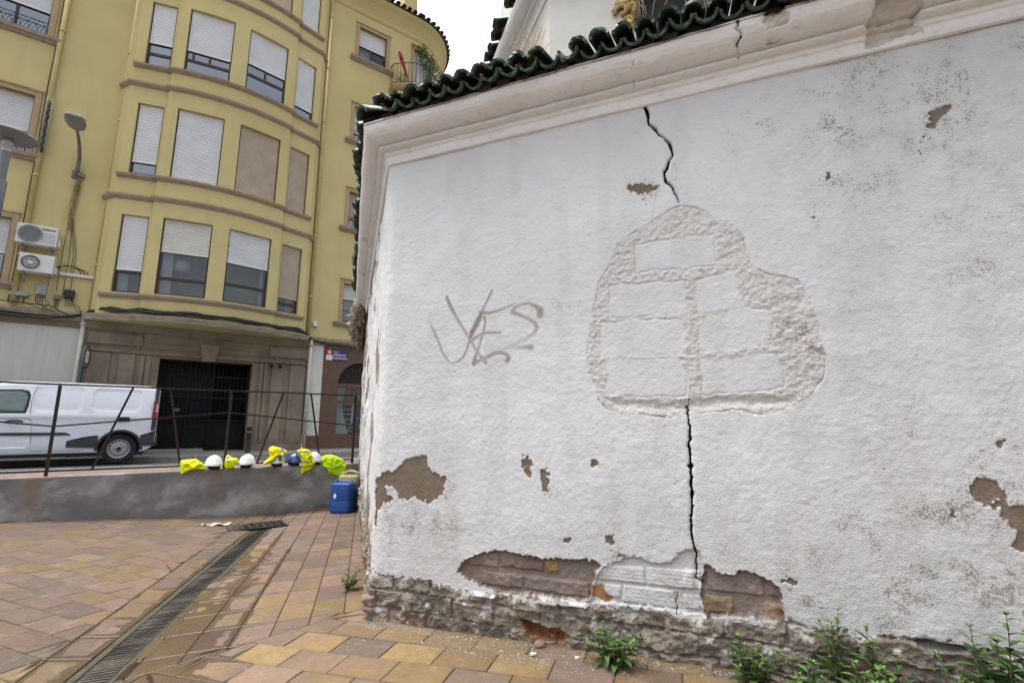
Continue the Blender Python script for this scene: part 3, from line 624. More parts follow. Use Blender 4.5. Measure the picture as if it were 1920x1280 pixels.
# broken end of the side cornice, rubble core showing
def blob(mb, c, rx, ry, rz, seed, amp=.35, nu=26, nv=18, fx=3.0, mat=0):
    vs = []
    for i in range(nv + 1):
        th = math.pi * i / nv
        for j in range(nu):
            ph = 2 * math.pi * j / nu; d = Vector((math.sin(th) * math.cos(ph), math.sin(th) * math.sin(ph), math.cos(th)))
            nn = float(fbm(np.array([d.x * fx + 5 + d.z * 2]), np.array([d.y * fx + d.z * 3 + seed]), seed, 4)[0]); k = 1 + (nn - .5) * 2 * amp
            vs.append((c[0] + d.x * rx * k, c[1] + d.y * ry * k, c[2] + d.z * rz * k))
    mb.add(vs, [(i * nu + j, (i + 1) * nu + j, (i + 1) * nu + (j + 1) % nu, i * nu + (j + 1) % nu) for i in range(nv) for j in range(nu)], mat, True)
M_RUB = M('rubble_core', (.40, .34, .26), (.26, .20, .15), 14, .95, .02, 30, .2)
mb = MB()
for k, (t, o, z, r) in enumerate(((5.0, .10, 3.22, .17), (5.25, .12, 3.12, .2), (5.5, .12, 2.98, .22), (5.7, .10, 2.8, .2), (5.55, .05, 3.3, .2), (5.8, .03, 3.1, .2))):
    blob(mb, (W2DIR[0] * t + W2OUT[0] * o, W2DIR[1] * t + W2OUT[1] * o, z), r * .7, r * .7, r * .9, 300 + k, .75, 40, 28, 6.0)
mb.build('rubble_core', M_RUB, chapel)
# ================================================================ GROUND
D0 = np.array(on_z(165, 1280, -.03)[:2]); DA = -15.5; DDIR = np.array(azv(DA)); DRT = np.array([DDIR[1], -DDIR[0]])   # drain line, its direction, its right
def qd(x, y): return (x - D0[0]) * DRT[0] + (y - D0[1]) * DRT[1], (x - D0[0]) * DDIR[0] + (y - D0[1]) * DDIR[1]
def gh(x, y):
    q = qd(x, y)[0]
    return -.03 + (.036 * max(0, q - .1) if q > 0 else .08 * max(0, -q - .1))
SW = 7.83                                                            # street-side distance of the low wall's face
def mat_paver():
    t = NT('aged_pavers'); c1 = t.attr('ca', True); c2 = t.attr('cb', True); wet = t.attr('wet'); edge = t.attr('edge')
    n1 = t.noise(3.2, 3, .5, stretch=(1, 1, 0)); n2 = t.noise(30, 5, .65); n3 = t.noise(220, 3, .6); n4 = t.noise(1.1, 5, .6)
    c = t.mix(t.ramp(n1, .36, .64), c1, c2)
    n5 = t.noise(7.5, 5, .7); c = t.mix(t.ramp(n5, .50, .68, 0, .36), c, t.mix(.6, c, (.05, .04, .032))); c = t.mix(t.ramp(n5, .46, .30, 0, .4), c, t.mix(.55, c, (.30, .25, .19)))
    c = t.mix(t.ramp(n2, .35, .7, 0, .45), c, t.mix(.5, c, (.08, .06, .045)))
    c = t.mix(t.ramp(n3, .5, .8, 0, .5), c, t.mix(.6, c, (.17, .145, .12)))
    c = t.mix(t.ramp(n4, .52, .72, 0, .25), c, (.115, .10, .09))
    sp = t.ramp(t.noise(46, 2, .5), .755, .775); c = t.mix(t.math('MULTIPLY', sp, .8), c, (.30, .285, .26))
    sp2 = t.ramp(t.noise(60, 3, .6), .27, .24); c = t.mix(t.math('MULTIPLY', sp2, .5), c, (.04, .032, .025))
    c = t.mix(t.ramp(t.math('ADD', edge, t.math('MULTIPLY', t.math('SUBTRACT', n2, .5), .02)), .0, .02, .2, 0), c, (.055, .047, .04))
    wv = t.math('ADD', wet, t.math('MULTIPLY', t.math('SUBTRACT', t.noise(5, 5, .6), .5), .9))
    wv = t.math('ADD', wv, t.ramp(edge, .0, .045, .38, -.05)); w = t.ramp(wv, .52, .56)
    c = t.mix(w, c, t.mix(.62, c, (.034, .021, .008)))
    dust = t.ramp(t.math('ADD', t.attr('dust'), t.math('MULTIPLY', t.math('SUBTRACT', t.noise(7, 5, .65), .5), 1.1)), .45, .85, 0, .75)
    c = t.mix(dust, c, (.21, .197, .178))
    r = t.math('SUBTRACT', t.ramp(n2, .3, .7, .72, .88), t.math('MULTIPLY', w, .42))
    b = t.bump(n3, .002, .7); b = t.bump(n2, .003, .6, b); b = t.bump(n5, .004, .5, b)
    return t.fin(c, r, b, 0, .4)
M_PAVE = mat_paver()
M_JOINT = M('joint_sand', (.06, .05, .04), (.10, .085, .07), 40, .95, .003, 150, .2)
OCH = [(.212, .142, .054), (.195, .126, .052), (.228, .155, .060)]; MAU = [(.190, .122, .088), (.172, .113, .086), (.158, .107, .085), (.200, .127, .082)]; BRN = [(.115, .084, .062), (.140, .100, .070)]
prng = random.Random(4)
pv, pf, pca, pcb, pwet, pedge, pdust = [], [], [], [], [], [], []
def clip_poly(P, n, c):                                              # keep n.p <= c
    out = []
    for i in range(len(P)):
        a, b = P[i], P[(i + 1) % len(P)]; da, db = n[0] * a[0] + n[1] * a[1] - c, n[0] * b[0] + n[1] * b[1] - c
        if da <= 0: out.append(a)
        if (da < 0 < db) or (db < 0 < da): t = da / (da - db); out.append((a[0] + (b[0] - a[0]) * t, a[1] + (b[1] - a[1]) * t))
    return out
def emit(P, pal):
    A = 0
    for i in range(len(P)): A += P[i][0] * P[(i + 1) % len(P)][1] - P[(i + 1) % len(P)][0] * P[i][1]
    if abs(A) < .004: return
    if A < 0: P = P[::-1]
    cx = sum(p[0] for p in P) / len(P); cy = sum(p[1] for p in P) / len(P)
    near = cx * cx + cy * cy < 120
    rnd = prng.random(); y_frac, kk = pal
    ca = prng.choice(OCH) if rnd < y_frac else prng.choice(MAU if prng.random() < .75 else BRN)
    cb = prng.choice(OCH) if prng.random() < y_frac * .8 else prng.choice(MAU if prng.random() < .6 else BRN)
    if prng.random() < .35: cb = ca
    k = prng.uniform(.80, 1.12) * kk; ca = [x * k for x in ca]; cb = [x * k for x in cb]
    tx, ty, dz = prng.uniform(-.006, .006), prng.uniform(-.006, .006), prng.uniform(-.0015, .0015)
    def ring(ins, z):
        r = []
        for i in range(len(P)):
            p0, p, p1 = P[i - 1], P[i], P[(i + 1) % len(P)]
            d0 = Vector((p[0] - p0[0], p[1] - p0[1])); d1 = Vector((p1[0] - p[0], p1[1] - p[1]))
            if d0.length < 1e-6 or d1.length < 1e-6: r.append((p[0], p[1], z)); continue
            d0.normalize(); d1.normalize(); n0 = Vector((-d0.y, d0.x)); n1 = Vector((-d1.y, d1.x)); m = n0 + n1; m = m / max(.3, m.dot(n0)); q = (p[0] + m.x * ins, p[1] + m.y * ins)
            r.append((q[0], q[1], gh(q[0], q[1]) + z + tx * (q[0] - cx) + ty * (q[1] - cy) + dz))
        return r
    rings = [ring(.002, -.02), ring(.002, -.003), ring(.006, 0)] + ([ring(.045, 0)] if near else [])
    ev = [0, 0, .004, .045]
    b = len(pv); n = len(P)
    for ri, r in enumerate(rings):
        for v in r:
            pv.append(v); pca.append(ca); pcb.append(cb); pedge.append(ev[ri])
            q, al = qd(v[0], v[1])
            w = 0
            if -.35 < q < .8 and -1 < al < 3.6: w = .60 * math.exp(-((q - .02) / .36) ** 2) + .34 * math.exp(-((q - .42) / .25) ** 2) - .25 * max(0, al - 2.2) + .34 * math.exp(-((al + .1) / .7) ** 2) * math.exp(-((q - .1) / .45) ** 2)
            pwet.append(w)
            lx = (v[0] - WC[0]) * WDIR[0] + (v[1] - WC[1]) * WDIR[1]; lo = (v[0] - WC[0]) * WOUT[0] + (v[1] - WC[1]) * WOUT[1]
            dd = (.45 * math.exp(-(lo / .28) ** 2) if lx > -.1 and lo > 0 else 0) + .45 * math.exp(-((q - 1.15) / .45) ** 2 - ((al - 2.2) / 1.6) ** 2) + .05
            pdust.append(dd)
    for ri in range(len(rings) - 1):
        for i in range(n): pf.append((b + ri * n + i, b + ri * n + (i + 1) % n, b + (ri + 1) * n + (i + 1) % n, b + (ri + 1) * n + i))
    pf.append(tuple(b + (len(rings) - 1) * n + i for i in range(n)))
def field(az, cell, org, stagger, clips, bbox, pal, holes=()):
    """courses of pavers: cell = (along az, across)"""
    a = np.array(azv(az)); r = np.array([a[1], -a[0]]); cs = [(bbox[i], bbox[j]) for i in (0, 1) for j in (2, 3)]
    us = [(x - org[0]) * a[0] + (y - org[1]) * a[1] for x, y in cs]; vs = [(x - org[0]) * r[0] + (y - org[1]) * r[1] for x, y in cs]
    for j in range(int(math.floor(min(vs) / cell[1])), int(math.ceil(max(vs) / cell[1])) + 1):
        off = (stagger * (j % 2) + prng.uniform(-.02, .02)) * cell[0]
        for i in range(int(math.floor(min(us) / cell[0])) - 1, int(math.ceil(max(us) / cell[0])) + 1):
            P = [tuple(np.array(org) + a * (i * cell[0] + off + dx * cell[0]) + r * (j * cell[1] + dy * cell[1])) for dx, dy in ((0, 0), (1, 0), (1, 1), (0, 1))]
            cx = sum(p[0] for p in P) / 4; cy = sum(p[1] for p in P) / 4
            if not (bbox[0] - .3 < cx < bbox[1] + .3 and bbox[2] - .3 < cy < bbox[3] + .3): continue
            for n, c in clips:
                P = clip_poly(P, n, c)
                if len(P) < 3: break
            if len(P) >= 3: emit(P, pal(cx, cy) if callable(pal) else pal)
def hp(p, d, keep_left):                                             # half plane bounded by the line p + d
    n = (d[1], -d[0]); c = n[0] * p[0] + n[1] * p[1]
    return (n, c) if keep_left else ((-n[0], -n[1]), -c)
JA = D0 + DRT * -.325; DL = D0 + DRT * -.118; DR = D0 + DRT * .118
_d = on_z(484, 990, -.03); DLEN0 = (_d[0] - D0[0]) * DDIR[0] + (_d[1] - D0[1]) * DDIR[1]
BC0 = on_z(656, 1150, 0)[:2]; BCD = azv(47.6)
sw_clip = (FN, SW - .004)
NRM2 = azv(-18.3)
w2p = (WC[0] + .03 * W2OUT[0], WC[1]); 
field(107.5, (.30, .198), on_z(2, 1172, 0)[:2], .5, [hp(JA, DDIR, True), sw_clip], (-9.5, -.8, -1.5, 9), lambda x, y: (.26, .60) if y > 3.6 else (.16, .54))
field(DA, (.295, .205), tuple(JA), 0, [hp(JA, DDIR, False), hp(DL, DDIR, True), sw_clip], (-5, -.2, -1.5, 9), (.22, .56))
field(DA - 1.0, (.30, .2015), tuple(np.array(D0) + DRT * .17 + np.array(azv(DA)) * -1.0), 0, [hp(DR, DDIR, False), hp(BC0, BCD, True), sw_clip], (-5, 0, 2, 9.5), lambda x, y: (.28, .66) if y < 3.9 else (.10, .74))
NL = D0 + DDIR * (DLEN0 - .02)
field(DA, (.3, .12), tuple(NL), 0, [hp(DL, DDIR, False), hp(DR, DDIR, True), hp(NL, (DDIR[1], -DDIR[0]), True), sw_clip], (-5, -2, 4, 9), (.2, .6))
field(107.5, (.302, .198), on_z(938, 1230, .02)[:2], .45, [hp(BC0, BCD, False), hp(DR, DDIR, False)], (-3, 4.6, -1.5, 4.2), (.64, .84))
me = bpy.data.meshes.new('plaza'); me.from_pydata(pv, [], pf); me.materials.append(M_PAVE)
for nm, a in (('wet', pwet), ('edge', pedge), ('dust', pdust)): me.attributes.new(nm, 'FLOAT', 'POINT').data.foreach_set('value', np.array(a, np.float32))
for nm, a in (('ca', pca), ('cb', pcb)):
    b = np.ones((len(pv), 4), np.float32); b[:, :3] = a; me.attributes.new(nm, 'FLOAT_COLOR', 'POINT').data.foreach_set('color', b.ravel())
me.update(); o = bpy.data.objects.new('plaza_paving', me); COL.objects.link(o); tag(o, 'ochre and mauve block paving of the small square in front of the chapel', 'paving', kind='structure')
# bed of sand under the pavers, following the fall of the square
xs = np.linspace(-12, 8, 81); ys = np.linspace(-4, 9.4, 55); V = [(x, y, gh(x, y) - .012 - (.10 if abs(qd(x, y)[0]) < .0 else 0)) for x in xs for y in ys]
V = [v if (v[0] * FN[0] + v[1] * FN[1]) < SW + .25 else (v[0], v[1], -.35) for v in V]
F = [tuple(f) for f in grid_faces(len(xs), len(ys))]
mb = MB(); mb.add(V, F); o = mb.build('ground', M_JOINT); tag(o, 'dark sand bed showing in the joints of the paving', 'ground', kind='structure')
mb = MB(); mb.quad((-400, -400, -.4), (400, -400, -.4), (400, 400, -.4), (-400, 400, -.4)); o = mb.build('terrain', M('far_ground', (.16, .145, .125), None, .5, .95)); tag(o, 'ground stretching away under the town', 'ground', kind='structure')

# ---------------------------------------------------------------- drains
M_IRON = M('dark_grating', (.020, .021, .021), (.042, .040, .033), 30, .5, .001, 100, .5, metallic=.3)
M_DRAINC = M('drain_kerb', (.060, .057, .035), (.034, .034, .022), 12, .85, .002, 80, .3)
M_PIT = M('drain_pit', (.012, .011, .010), None, 8, .95)
dl = on_z(484, 990, -.03); DLEN = (dl[0] - D0[0]) * DDIR[0] + (dl[1] - D0[1]) * DDIR[1]
dr = thing('channel_drain', 'long channel drain with a slatted grating running up the square to the low wall', 'drain', (D0[0], D0[1], -.03), R(-DA))
mb = MB(); a0, a1 = -2.6, DLEN
for sx in (-1, 1): mb.box(*sorted((sx * .082, sx * .116)), a0, a1, -.05, -.004)
mb.build('edge_rail', M_DRAINC, dr, .003)
mb = MB(); rng = random.Random(8); y = a0
for sx in (-1, 1): mb.box(*sorted((sx * .074, sx * .081)), a0, a1, -.035, -.003)
mb.box(-.004, .004, a0, a1, -.03, -.010)
while y < a1:
    mb.obox((0, y, 0), (1, .16, 0), (0, 1, 0), (0, 0, 1), (-.074, .074), (0, .0105), (-.026, -.006 + rng.uniform(-.002, .0012))); y += .031
mb.build('slat_grating', M_IRON, dr)
mb = MB(); mb.box(-.08, .08, a0, a1, -.12, -.05); mb.build('channel', M_PIT, dr)
cg = thing('drain_grate', 'wide dark grating across the head of the channel drain, beside the low wall', 'drain', on_z(480, 987, -.025), ROT_B)
gw = [on_z(*p, -.02) for p in ((424, 996), (441, 979), (536, 976), (519, 991))]
mb = MB(); hw, hd = .33, .19
mb.box(-hw, hw, -hd, hd, -.05, .006, 1)
for k in range(9): x = -hw + .012 + k * (2 * hw - .024) / 8; mb.box(x - .009, x + .009, -hd, hd, .006, .020, 0)
for k in range(4): y = -hd + .01 + k * (2 * hd - .02) / 3; mb.box(-hw, hw, y - .008, y + .008, .007, .018, 0)
for k in range(40): x = -hw + k * 2 * hw / 40; mb.box(x, x + .005, -hd, hd, .006, .013, 0)
mb.build('grating', [M_IRON, M_PIT], cg)

# ---------------------------------------------------------------- low wall, pavements, street
def mat_conc():
    t = NT('smoothed_render')
    n1 = t.noise(1.6, 6, .62, stretch=(1, 1, 1.6)); n2 = t.noise(5, 6, .65); n3 = t.noise(60, 5, .6); st = t.noise(2.2, 3, .5, stretch=(1, .3, .06))
    c = t.mix(t.ramp(n1, .4, .62), (.150, .144, .136), (.26, .25, .24))
    c = t.mix(t.ramp(t.noise(1.9, 6, .62, stretch=(1, 1, 1.5)), .50, .64, 0, .8), c, (.42, .415, .40)); c = t.mix(t.ramp(n2, .42, .3, 0, .5), c, (.10, .096, .092))
    c = t.mix(t.ramp(n3, .4, .7, 0, .25), c, (.10, .09, .08))
    tc = t.n('ShaderNodeSeparateXYZ'); t.l(t.tc.outputs['Object'], tc.inputs[0]); z = tc.outputs['Z']
    rust = t.math('MULTIPLY', t.ramp(st, .585, .66), t.ramp(t.math('ADD', z, t.math('MULTIPLY', n2, .5)), .35, .95)); c = t.mix(t.math('MULTIPLY', rust, .75), c, (.20, .13, .065))
    c = t.mix(t.ramp(t.math('ADD', z, t.math('MULTIPLY', n2, .12)), .12, .04, 0, .5), c, (.09, .085, .06))
    b = t.bump(n3, .002, .5); b = t.bump(n2, .008, .4, b); return t.fin(c, .8, b, 0, .3)
lw = MB(); lw.box(-14, 2.66, 0, .2, -.3, .628)
lwo = lw.build('low_wall', mat_conc(), None, .006); lwo.location = SD(0, SW); lwo.rotation_euler = (0, 0, ROT_B)
tag(lwo, 'long low wall of smeared grey cement render along the edge of the square', 'wall')
SW_Z = .632
def slab_mat(name, base, c2, cell, jcol=.5):
    t = NT(name); bt = t.n('ShaderNodeTexBrick'); t.l(t.tc.outputs['Object'], bt.inputs['Vector']); bt.inputs['Scale'].default_value = 1.0; bt.inputs['Brick Width'].default_value = cell[0]; bt.inputs['Row Height'].default_value = cell[1]; bt.inputs['Mortar Size'].default_value = .006
    bt.inputs['Color1'].default_value = (*base, 1); bt.inputs['Color2'].default_value = (*c2, 1); bt.inputs['Mortar'].default_value = (*[x * jcol for x in base], 1)
    n = t.noise(3, 5, .6); c = t.mix(t.ramp(n, .4, .7, 0, .5), bt.outputs[0], tuple(x * .65 for x in base)); return t.fin(c, .85, t.bump(t.noise(90, 3), .002, .5), 0, .3)
def strip(name, d0, d1, z0, z1, mat, s0=-60, s1=60, label=None, cat=None):
    mb = MB(); n = 24
    for i in range(n):
        a, b = s0 + (s1 - s0) * i / n, s0 + (s1 - s0) * (i + 1) / n
        mb.quad((a, d0, z0), (b, d0, z0), (b, d1, z1), (a, d1, z1))
    o = mb.build(name, mat); o.rotation_euler = (0, 0, ROT_B); return tag(o, label, cat, kind='structure')
strip('pavement', SW + .2, 9.3, SW_Z - .008, SW_Z - .02, slab_mat('pink_flags', (.20, .145, .125), (.165, .12, .105), (.4, .2)), label='narrow pink paved footway behind the low wall', cat='pavement')
M_KERB = M('kerb_stone', (.30, .285, .26), (.20, .19, .175), 5, .85, .003, 60, .3)
def kerb(name, d0, d1, zt, zb, label):
    mb = MB()
    for i in range(50): a = -40 + i * 1.2; mb.box(a + .004, a + 1.196, d0, d1, zb, zt)
    o = mb.build(name, M_KERB, None, .012); o.rotation_euler = (0, 0, ROT_B); tag(o, label, 'kerb', kind='structure')
kerb('kerb', 9.3, 9.45, SW_Z - .02, .3, 'kerb on the near side of the street')
M_ASPH = M('asphalt', (.095, .095, .098), (.13, .13, .13), 1.5, .9, .004, 220, .3)
strip('street', 9.45, 15.40, .505, .335, M_ASPH, label='grey asphalt street behind the railing', cat='street')
kerb('kerb', 15.40, 15.55, .452, .2, 'kerb at the foot of the yellow building')
strip('pavement', 15.55, 16.6, .450, .535, slab_mat('grey_flags', (.27, .255, .23), (.23, .215, .195), (.4, .4), .75), label='grey pavement at the foot of the yellow building', cat='pavement')
# ================================================================ YELLOW BUILDING
def mat_stucco():
    t = NT('yellow_stucco'); n1 = t.noise(.55, 6, .6); n2 = t.noise(2.4, 5, .6); st = t.noise(2.2, 5, .65, stretch=(1, 1, .12)); n3 = t.noise(45, 4, .6)
    c = t.mix(t.ramp(n1, .38, .64), (.535, .455, .218), (.475, .403, .188)); c = t.mix(t.ramp(st, .54, .76, 0, .45), c, (.37, .31, .15))
    c = t.mix(t.ramp(n2, .58, .75, 0, .3), c, (.52, .45, .22)); 
    wv = t.n('ShaderNodeTexBrick'); t.l(t.tc.outputs['Object'], wv.inputs['Vector'])
    b = t.bump(n3, .003, .5); b = t.bump(n2, .012, .5, b); return t.fin(c, .9, b, 0, .2)
M_YEL = mat_stucco()
M_TRIM = M('mauve_stone_trim', (.33, .265, .19), (.255, .20, .148), 7, .85, .002, 70, .25)
M_SURR = M('tan_surround', (.40, .30, .17), (.33, .245, .145), 6, .85, .002, 70, .25)
def mat_portal():
    t = NT('sooty_stone'); n1 = t.noise(.9, 6, .65); n2 = t.noise(6, 6, .65); st = t.noise(1.8, 5, .6, stretch=(1, 1, .15)); n3 = t.noise(70, 4)
    c = t.mix(t.ramp(n1, .36, .64), (.27, .215, .155), (.175, .138, .102)); c = t.mix(t.ramp(st, .52, .72, 0, .6), c, (.075, .062, .05)); c = t.mix(t.ramp(n2, .6, .75, 0, .4), c, (.30, .25, .18))
    return t.fin(c, .88, t.bump(n3, .003, .5), 0, .25)
M_PORT = mat_portal()
M_FRAME = M('brown_window_frame', (.032, .018, .014), (.045, .025, .018), 20, .45, 0, 60, .4)
M_SHW = M('white_shutter', (.62, .625, .625), (.56, .565, .565), 3, .55, 0, 60, .4); M_SHT = M('tan_shutter', (.43, .36, .27), (.37, .30, .225), 2.5, .6, 0, 60, .4); M_SHC = M('cream_shutter', (.60, .585, .52), (.53, .515, .45), 3, .55); M_SHB = M('beige_shutter', (.50, .41, .27), (.45, .37, .25), 3, .6)
def mat_glass(tint, mixf=.42):
    m = bpy.data.materials.new('window_glass'); m.use_nodes = True; t = m.node_tree; t.nodes.clear(); o = t.nodes.new('ShaderNodeOutputMaterial'); mx = t.nodes.new('ShaderNodeMixShader'); g = t.nodes.new('ShaderNodeBsdfGlossy'); tr = t.nodes.new('ShaderNodeBsdfTransparent')
    g.inputs['Roughness'].default_value = .04; g.inputs['Color'].default_value = (.72, .76, .80, 1); tr.inputs['Color'].default_value = (*tint, 1); mx.inputs[0].default_value = mixf
    t.links.new(tr.outputs[0], mx.inputs[1]); t.links.new(g.outputs[0], mx.inputs[2]); t.links.new(mx.outputs[0], o.inputs[0]); return m
M_GLASS = mat_glass((.45, .5, .5), .30); M_GLCLR = mat_glass((.62, .66, .66), .10)
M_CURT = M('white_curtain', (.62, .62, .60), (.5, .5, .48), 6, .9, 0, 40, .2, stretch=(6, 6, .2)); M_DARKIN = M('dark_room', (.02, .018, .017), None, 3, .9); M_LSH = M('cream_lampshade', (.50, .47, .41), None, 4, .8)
M_IRONB = M('black_iron', (.010, .010, .011), (.018, .017, .016), 30, .5, 0, 60, .25); M_ROOFB = M('brown_roof_tile', (.095, .075, .065), (.055, .045, .042), 12, .85, .003, 60, .3)
BO = SD(0, DF)
bld = thing('apartment_building', 'mustard yellow apartment building with a curved bay of shuttered windows over a dark stone gateway', 'building', BO, ROT_B)

def wall_open(mb, s0, s1, z0, z1, ops, y=0.0, rev=.18, mat=0):
    S = sorted({s0, s1, *[v for o in ops for v in o[:2] if s0 < v < s1]}); Zs = sorted({z0, z1, *[v for o in ops for v in o[2:4] if z0 < v < z1]})
    for a, b in zip(S, S[1:]):
        for c, d in zip(Zs, Zs[1:]):
            if not any(o[0] <= a and b <= o[1] and o[2] <= c and d <= o[3] for o in ops): mb.quad((a, y, c), (b, y, c), (b, y, d), (a, y, d), mat)
    for a, b, c, d in [o[:4] for o in ops]:
        r = y + rev
        mb.quad((a, y, c), (a, y, d), (a, r, d), (a, r, c), mat); mb.quad((b, y, d), (b, y, c), (b, r, c), (b, r, d), mat); mb.quad((a, y, d), (b, y, d), (b, r, d), (a, r, d), mat); mb.quad((a, y, c), (a, r, c), (b, r, c), (b, y, c), mat)

def make_window(parent, A, B, z0, z1, inset, sh=0.0, shm=None, bars=(), mull=(), curtain=None, guard=False, glass=None, room=True, extra=None, shz=None):
    """A, B: plan ends of the opening, left to right seen from the street"""
    A, B = Vector((*A, 0)), Vector((*B, 0)); ex = (B - A).normalized(); w = (B - A).length; ey = Vector((-ex.y, ex.x, 0)); ez = Vector((0, 0, 1)); o = A + ey * inset; h = z1 - z0
    mb = MB(); f = .055
    bx = lambda xr, yr, zr: mb.obox(o, ex, ey, ez, xr, yr, zr)
    bx((.004, f), (0, .06), (z0 + .003, z1 - .003)); bx((w - f, w - .004), (0, .06), (z0 + .003, z1 - .003)); bx((f, w - f), (0, .06), (z0 + .003, z0 + f)); bx((f, w - f), (0, .06), (z1 - f, z1 - .003))
    bars_z = sorted(z0 + h * b for b in bars)
    for z in bars_z: bx((f, w - f), (.004, .056), (z - .04, z + .04))
    for m_ in mull: bx((w * m_ - .03, w * m_ + .03), (.006, .054), ((bars_z[0] + .04) if bars_z else z0 + f, z1 - f))
    win = mb.build('window', M_FRAME, parent)
    mb = MB(); p = [o + ex * x + ey * .03 for x in (f, w - f)]; mb.quad(*[(*q.xy, z) for q, z in ((p[0], z0 + f), (p[1], z0 + f), (p[1], z1 - f), (p[0], z1 - f))]); mb.build('pane', glass or M_GLASS, win)
    if sh > 0:
        mb = MB(); zt = z1 - .01; zbm = z1 - sh * h + (.004 if sh >= 1 else 0); n = max(3, int((zt - zbm) / .056)); prof = []
        for i in range(n):
            za = zt - (zt - zbm) * i / n; zb_ = zt - (zt - zbm) * (i + 1) / n; hh = za - zb_
            prof += [(.004, za - .001), (-.016, za - hh * .08), (-.020, za - hh * .45), (-.017, za - hh * .90), (.004, zb_ + hh * .05)]
        x0, x1 = (.035, w - .035); vs = []
        for yy, zz in prof:
            for x in (x0, x1): vs.append(o + ex * x + ey * yy + ez * zz)
        mb.add(vs, [(2 * i, 2 * i + 1, 2 * i + 3, 2 * i + 2) for i in range(len(prof) - 1)], 0, False)
        mb.obox(o, ex, ey, ez, (x0, x1), (-.026, -.002), (zbm - .03, zbm + .015))
        mb.build('shutter', shm, win)
    if curtain:
        for (c0, c1, cz0, cz1) in curtain:
            mb = MB(); n = 24; vs = []
            for i in range(n + 1):
                x = w * (c0 + (c1 - c0) * i / n); yy = .16 + .02 * math.sin(i * 1.9) 
                for z in (z0 + h * cz0, z0 + h * cz1): vs.append(o + ex * x + ey * yy + ez * z)
            mb.add(vs, [(2 * i, 2 * i + 2, 2 * i + 3, 2 * i + 1) for i in range(n)], 0, True); mb.build('curtain', M_CURT, win)
    if room:
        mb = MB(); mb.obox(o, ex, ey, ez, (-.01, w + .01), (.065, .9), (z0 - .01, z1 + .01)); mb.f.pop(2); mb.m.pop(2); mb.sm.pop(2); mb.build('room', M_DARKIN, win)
    if extra == 'lamp':
        mb = MB(); c = o + ex * (w * .42) + ey * .4; mb.lathe([(.0, z0 + 1.12), (.20, z0 + 1.12), (.23, z0 + .78), (.0, z0 + .78)], 24, (c.x, c.y, 0)); mb.tube([(c.x, c.y, z0), (c.x, c.y, z0 + .8)], .012, 6); mb.build('lampshade', M_LSH, win)
    if guard:
        mb = MB(); gz = z0 + .40; q = lambda x, z: o + ex * x + ey * -.06 + ez * z
        mb.tube([q(0, gz), q(w, gz)], .010, 5); mb.tube([q(0, z0 + .03), q(w, z0 + .03)], .008, 5); n = max(4, int(w / .16))
        for i in range(n):
            x0 = w * i / n; d = w / n * 1.9
            mb.tube([q(min(w, x0 + d * k / 8), z0 + .03 + (gz - z0 - .03) * math.sin(math.pi * k / 8)) for k in range(9)], .005, 4)
        mb.build('window_guard', M_IRONB, win)
    return win

# ---- flat facade with window openings, curving away at the right-hand corner
RZ = [4.66, 8.02, 11.38, 14.72]                                      # sills of the flat windows
LW = [(-4.78, -3.47, z + .04, z + 1.62) for z in RZ]; RW = [(4.66, 5.73, 4.72, 6.05), (4.66, 5.73, 8.10, 9.42), (4.66, 5.73, 11.46, 12.78), (4.66, 5.73, 14.82, 16.12)]
LW2 = [(a - 3.6, b - 3.6, c, d) for a, b, c, d in LW]
mb = MB(); wall_open(mb, -12, 7.0, 3.9, 17.6, LW + LW2 + RW + [(6.86, 7.0, 14.05, 16.3)])
curve = [(7.0, 0.0)]
for i in range(1, 15): a = math.pi / 2 * i / 14 * 1.0; curve.append((7.0 + 1.75 * math.sin(a), 1.75 * (1 - math.cos(a)) * 1.25))
curve.append((8.75, 9.0))
for (a, b), (c, d) in zip(curve, curve[1:]):
    dooring = a < 7.7
    if dooring:
        mb.quad((a, b, 3.9), (c, d, 3.9), (c, d, 14.05), (a, b, 14.05), 0); mb.quad((a, b, 16.3), (c, d, 16.3), (c, d, 17.6), (a, b, 17.6), 0)
    else: mb.quad((a, b, 3.9), (c, d, 3.9), (c, d, 17.6), (a, b, 17.6), 0)
mb.quad((-12, 0, 3.9), (-12, 0, 17.6), (-12, 9, 17.6), (-12, 9, 3.9)); mb.quad((-12, 9, .4), (-12, 9, 17.6), (8.75, 9, 17.6), (8.75, 9, .4))
mb.build('wall', M_YEL, bld)
# window surrounds and sills
def surround(ops, w=.13):
    for a, b, c, d in ops:
        mb = MB(); mb.box(a - w, a, -.03, .05, c - .04, d + w); mb.box(b, b + w, -.03, .05, c - .04, d + w); mb.box(a, b, -.03, .05, d, d + w); mb.box(a - w - .02, b + w + .02, -.055, .0, d + w, d + w + .05); mb.build('window_surround', M_SURR, bld, .008)
        mb = MB(); mb.sweep([(a - w - .16, 0), (b + w + .16, 0)], [(0, c - .20), (.05, c - .20), (.075, c - .15), (.125, c - .12), (.14, c - .04), (.0, c - .035)], closed=True); mb.build('window_sill', M_TRIM, bld)
surround(LW + LW2 + RW)
sh_l = [(.55, M_SHW), (.60, M_SHW), (.52, M_SHW), (.4, M_SHW)]
for ops in (LW, LW2):
    for i, (a, b, c, d) in enumerate(ops): make_window(bld, (a, 0), (b, 0), c, d, .12, sh_l[i][0], sh_l[i][1], bars=(), mull=(.5,), guard=i in (1, 2, 3))
sh_r = [(.38, M_SHC), (.72, M_SHT), (.74, M_SHW), (.52, M_SHW)]
for i, (a, b, c, d) in enumerate(RW): make_window(bld, (a, 0), (b, 0), c, d, .12, sh_r[i][0], sh_r[i][1], mull=(.5,), guard=True, curtain=[(.05, .55, .05, .95)] if i in (0, 3) else None, glass=M_GLCLR if i in (0, 3) else None)

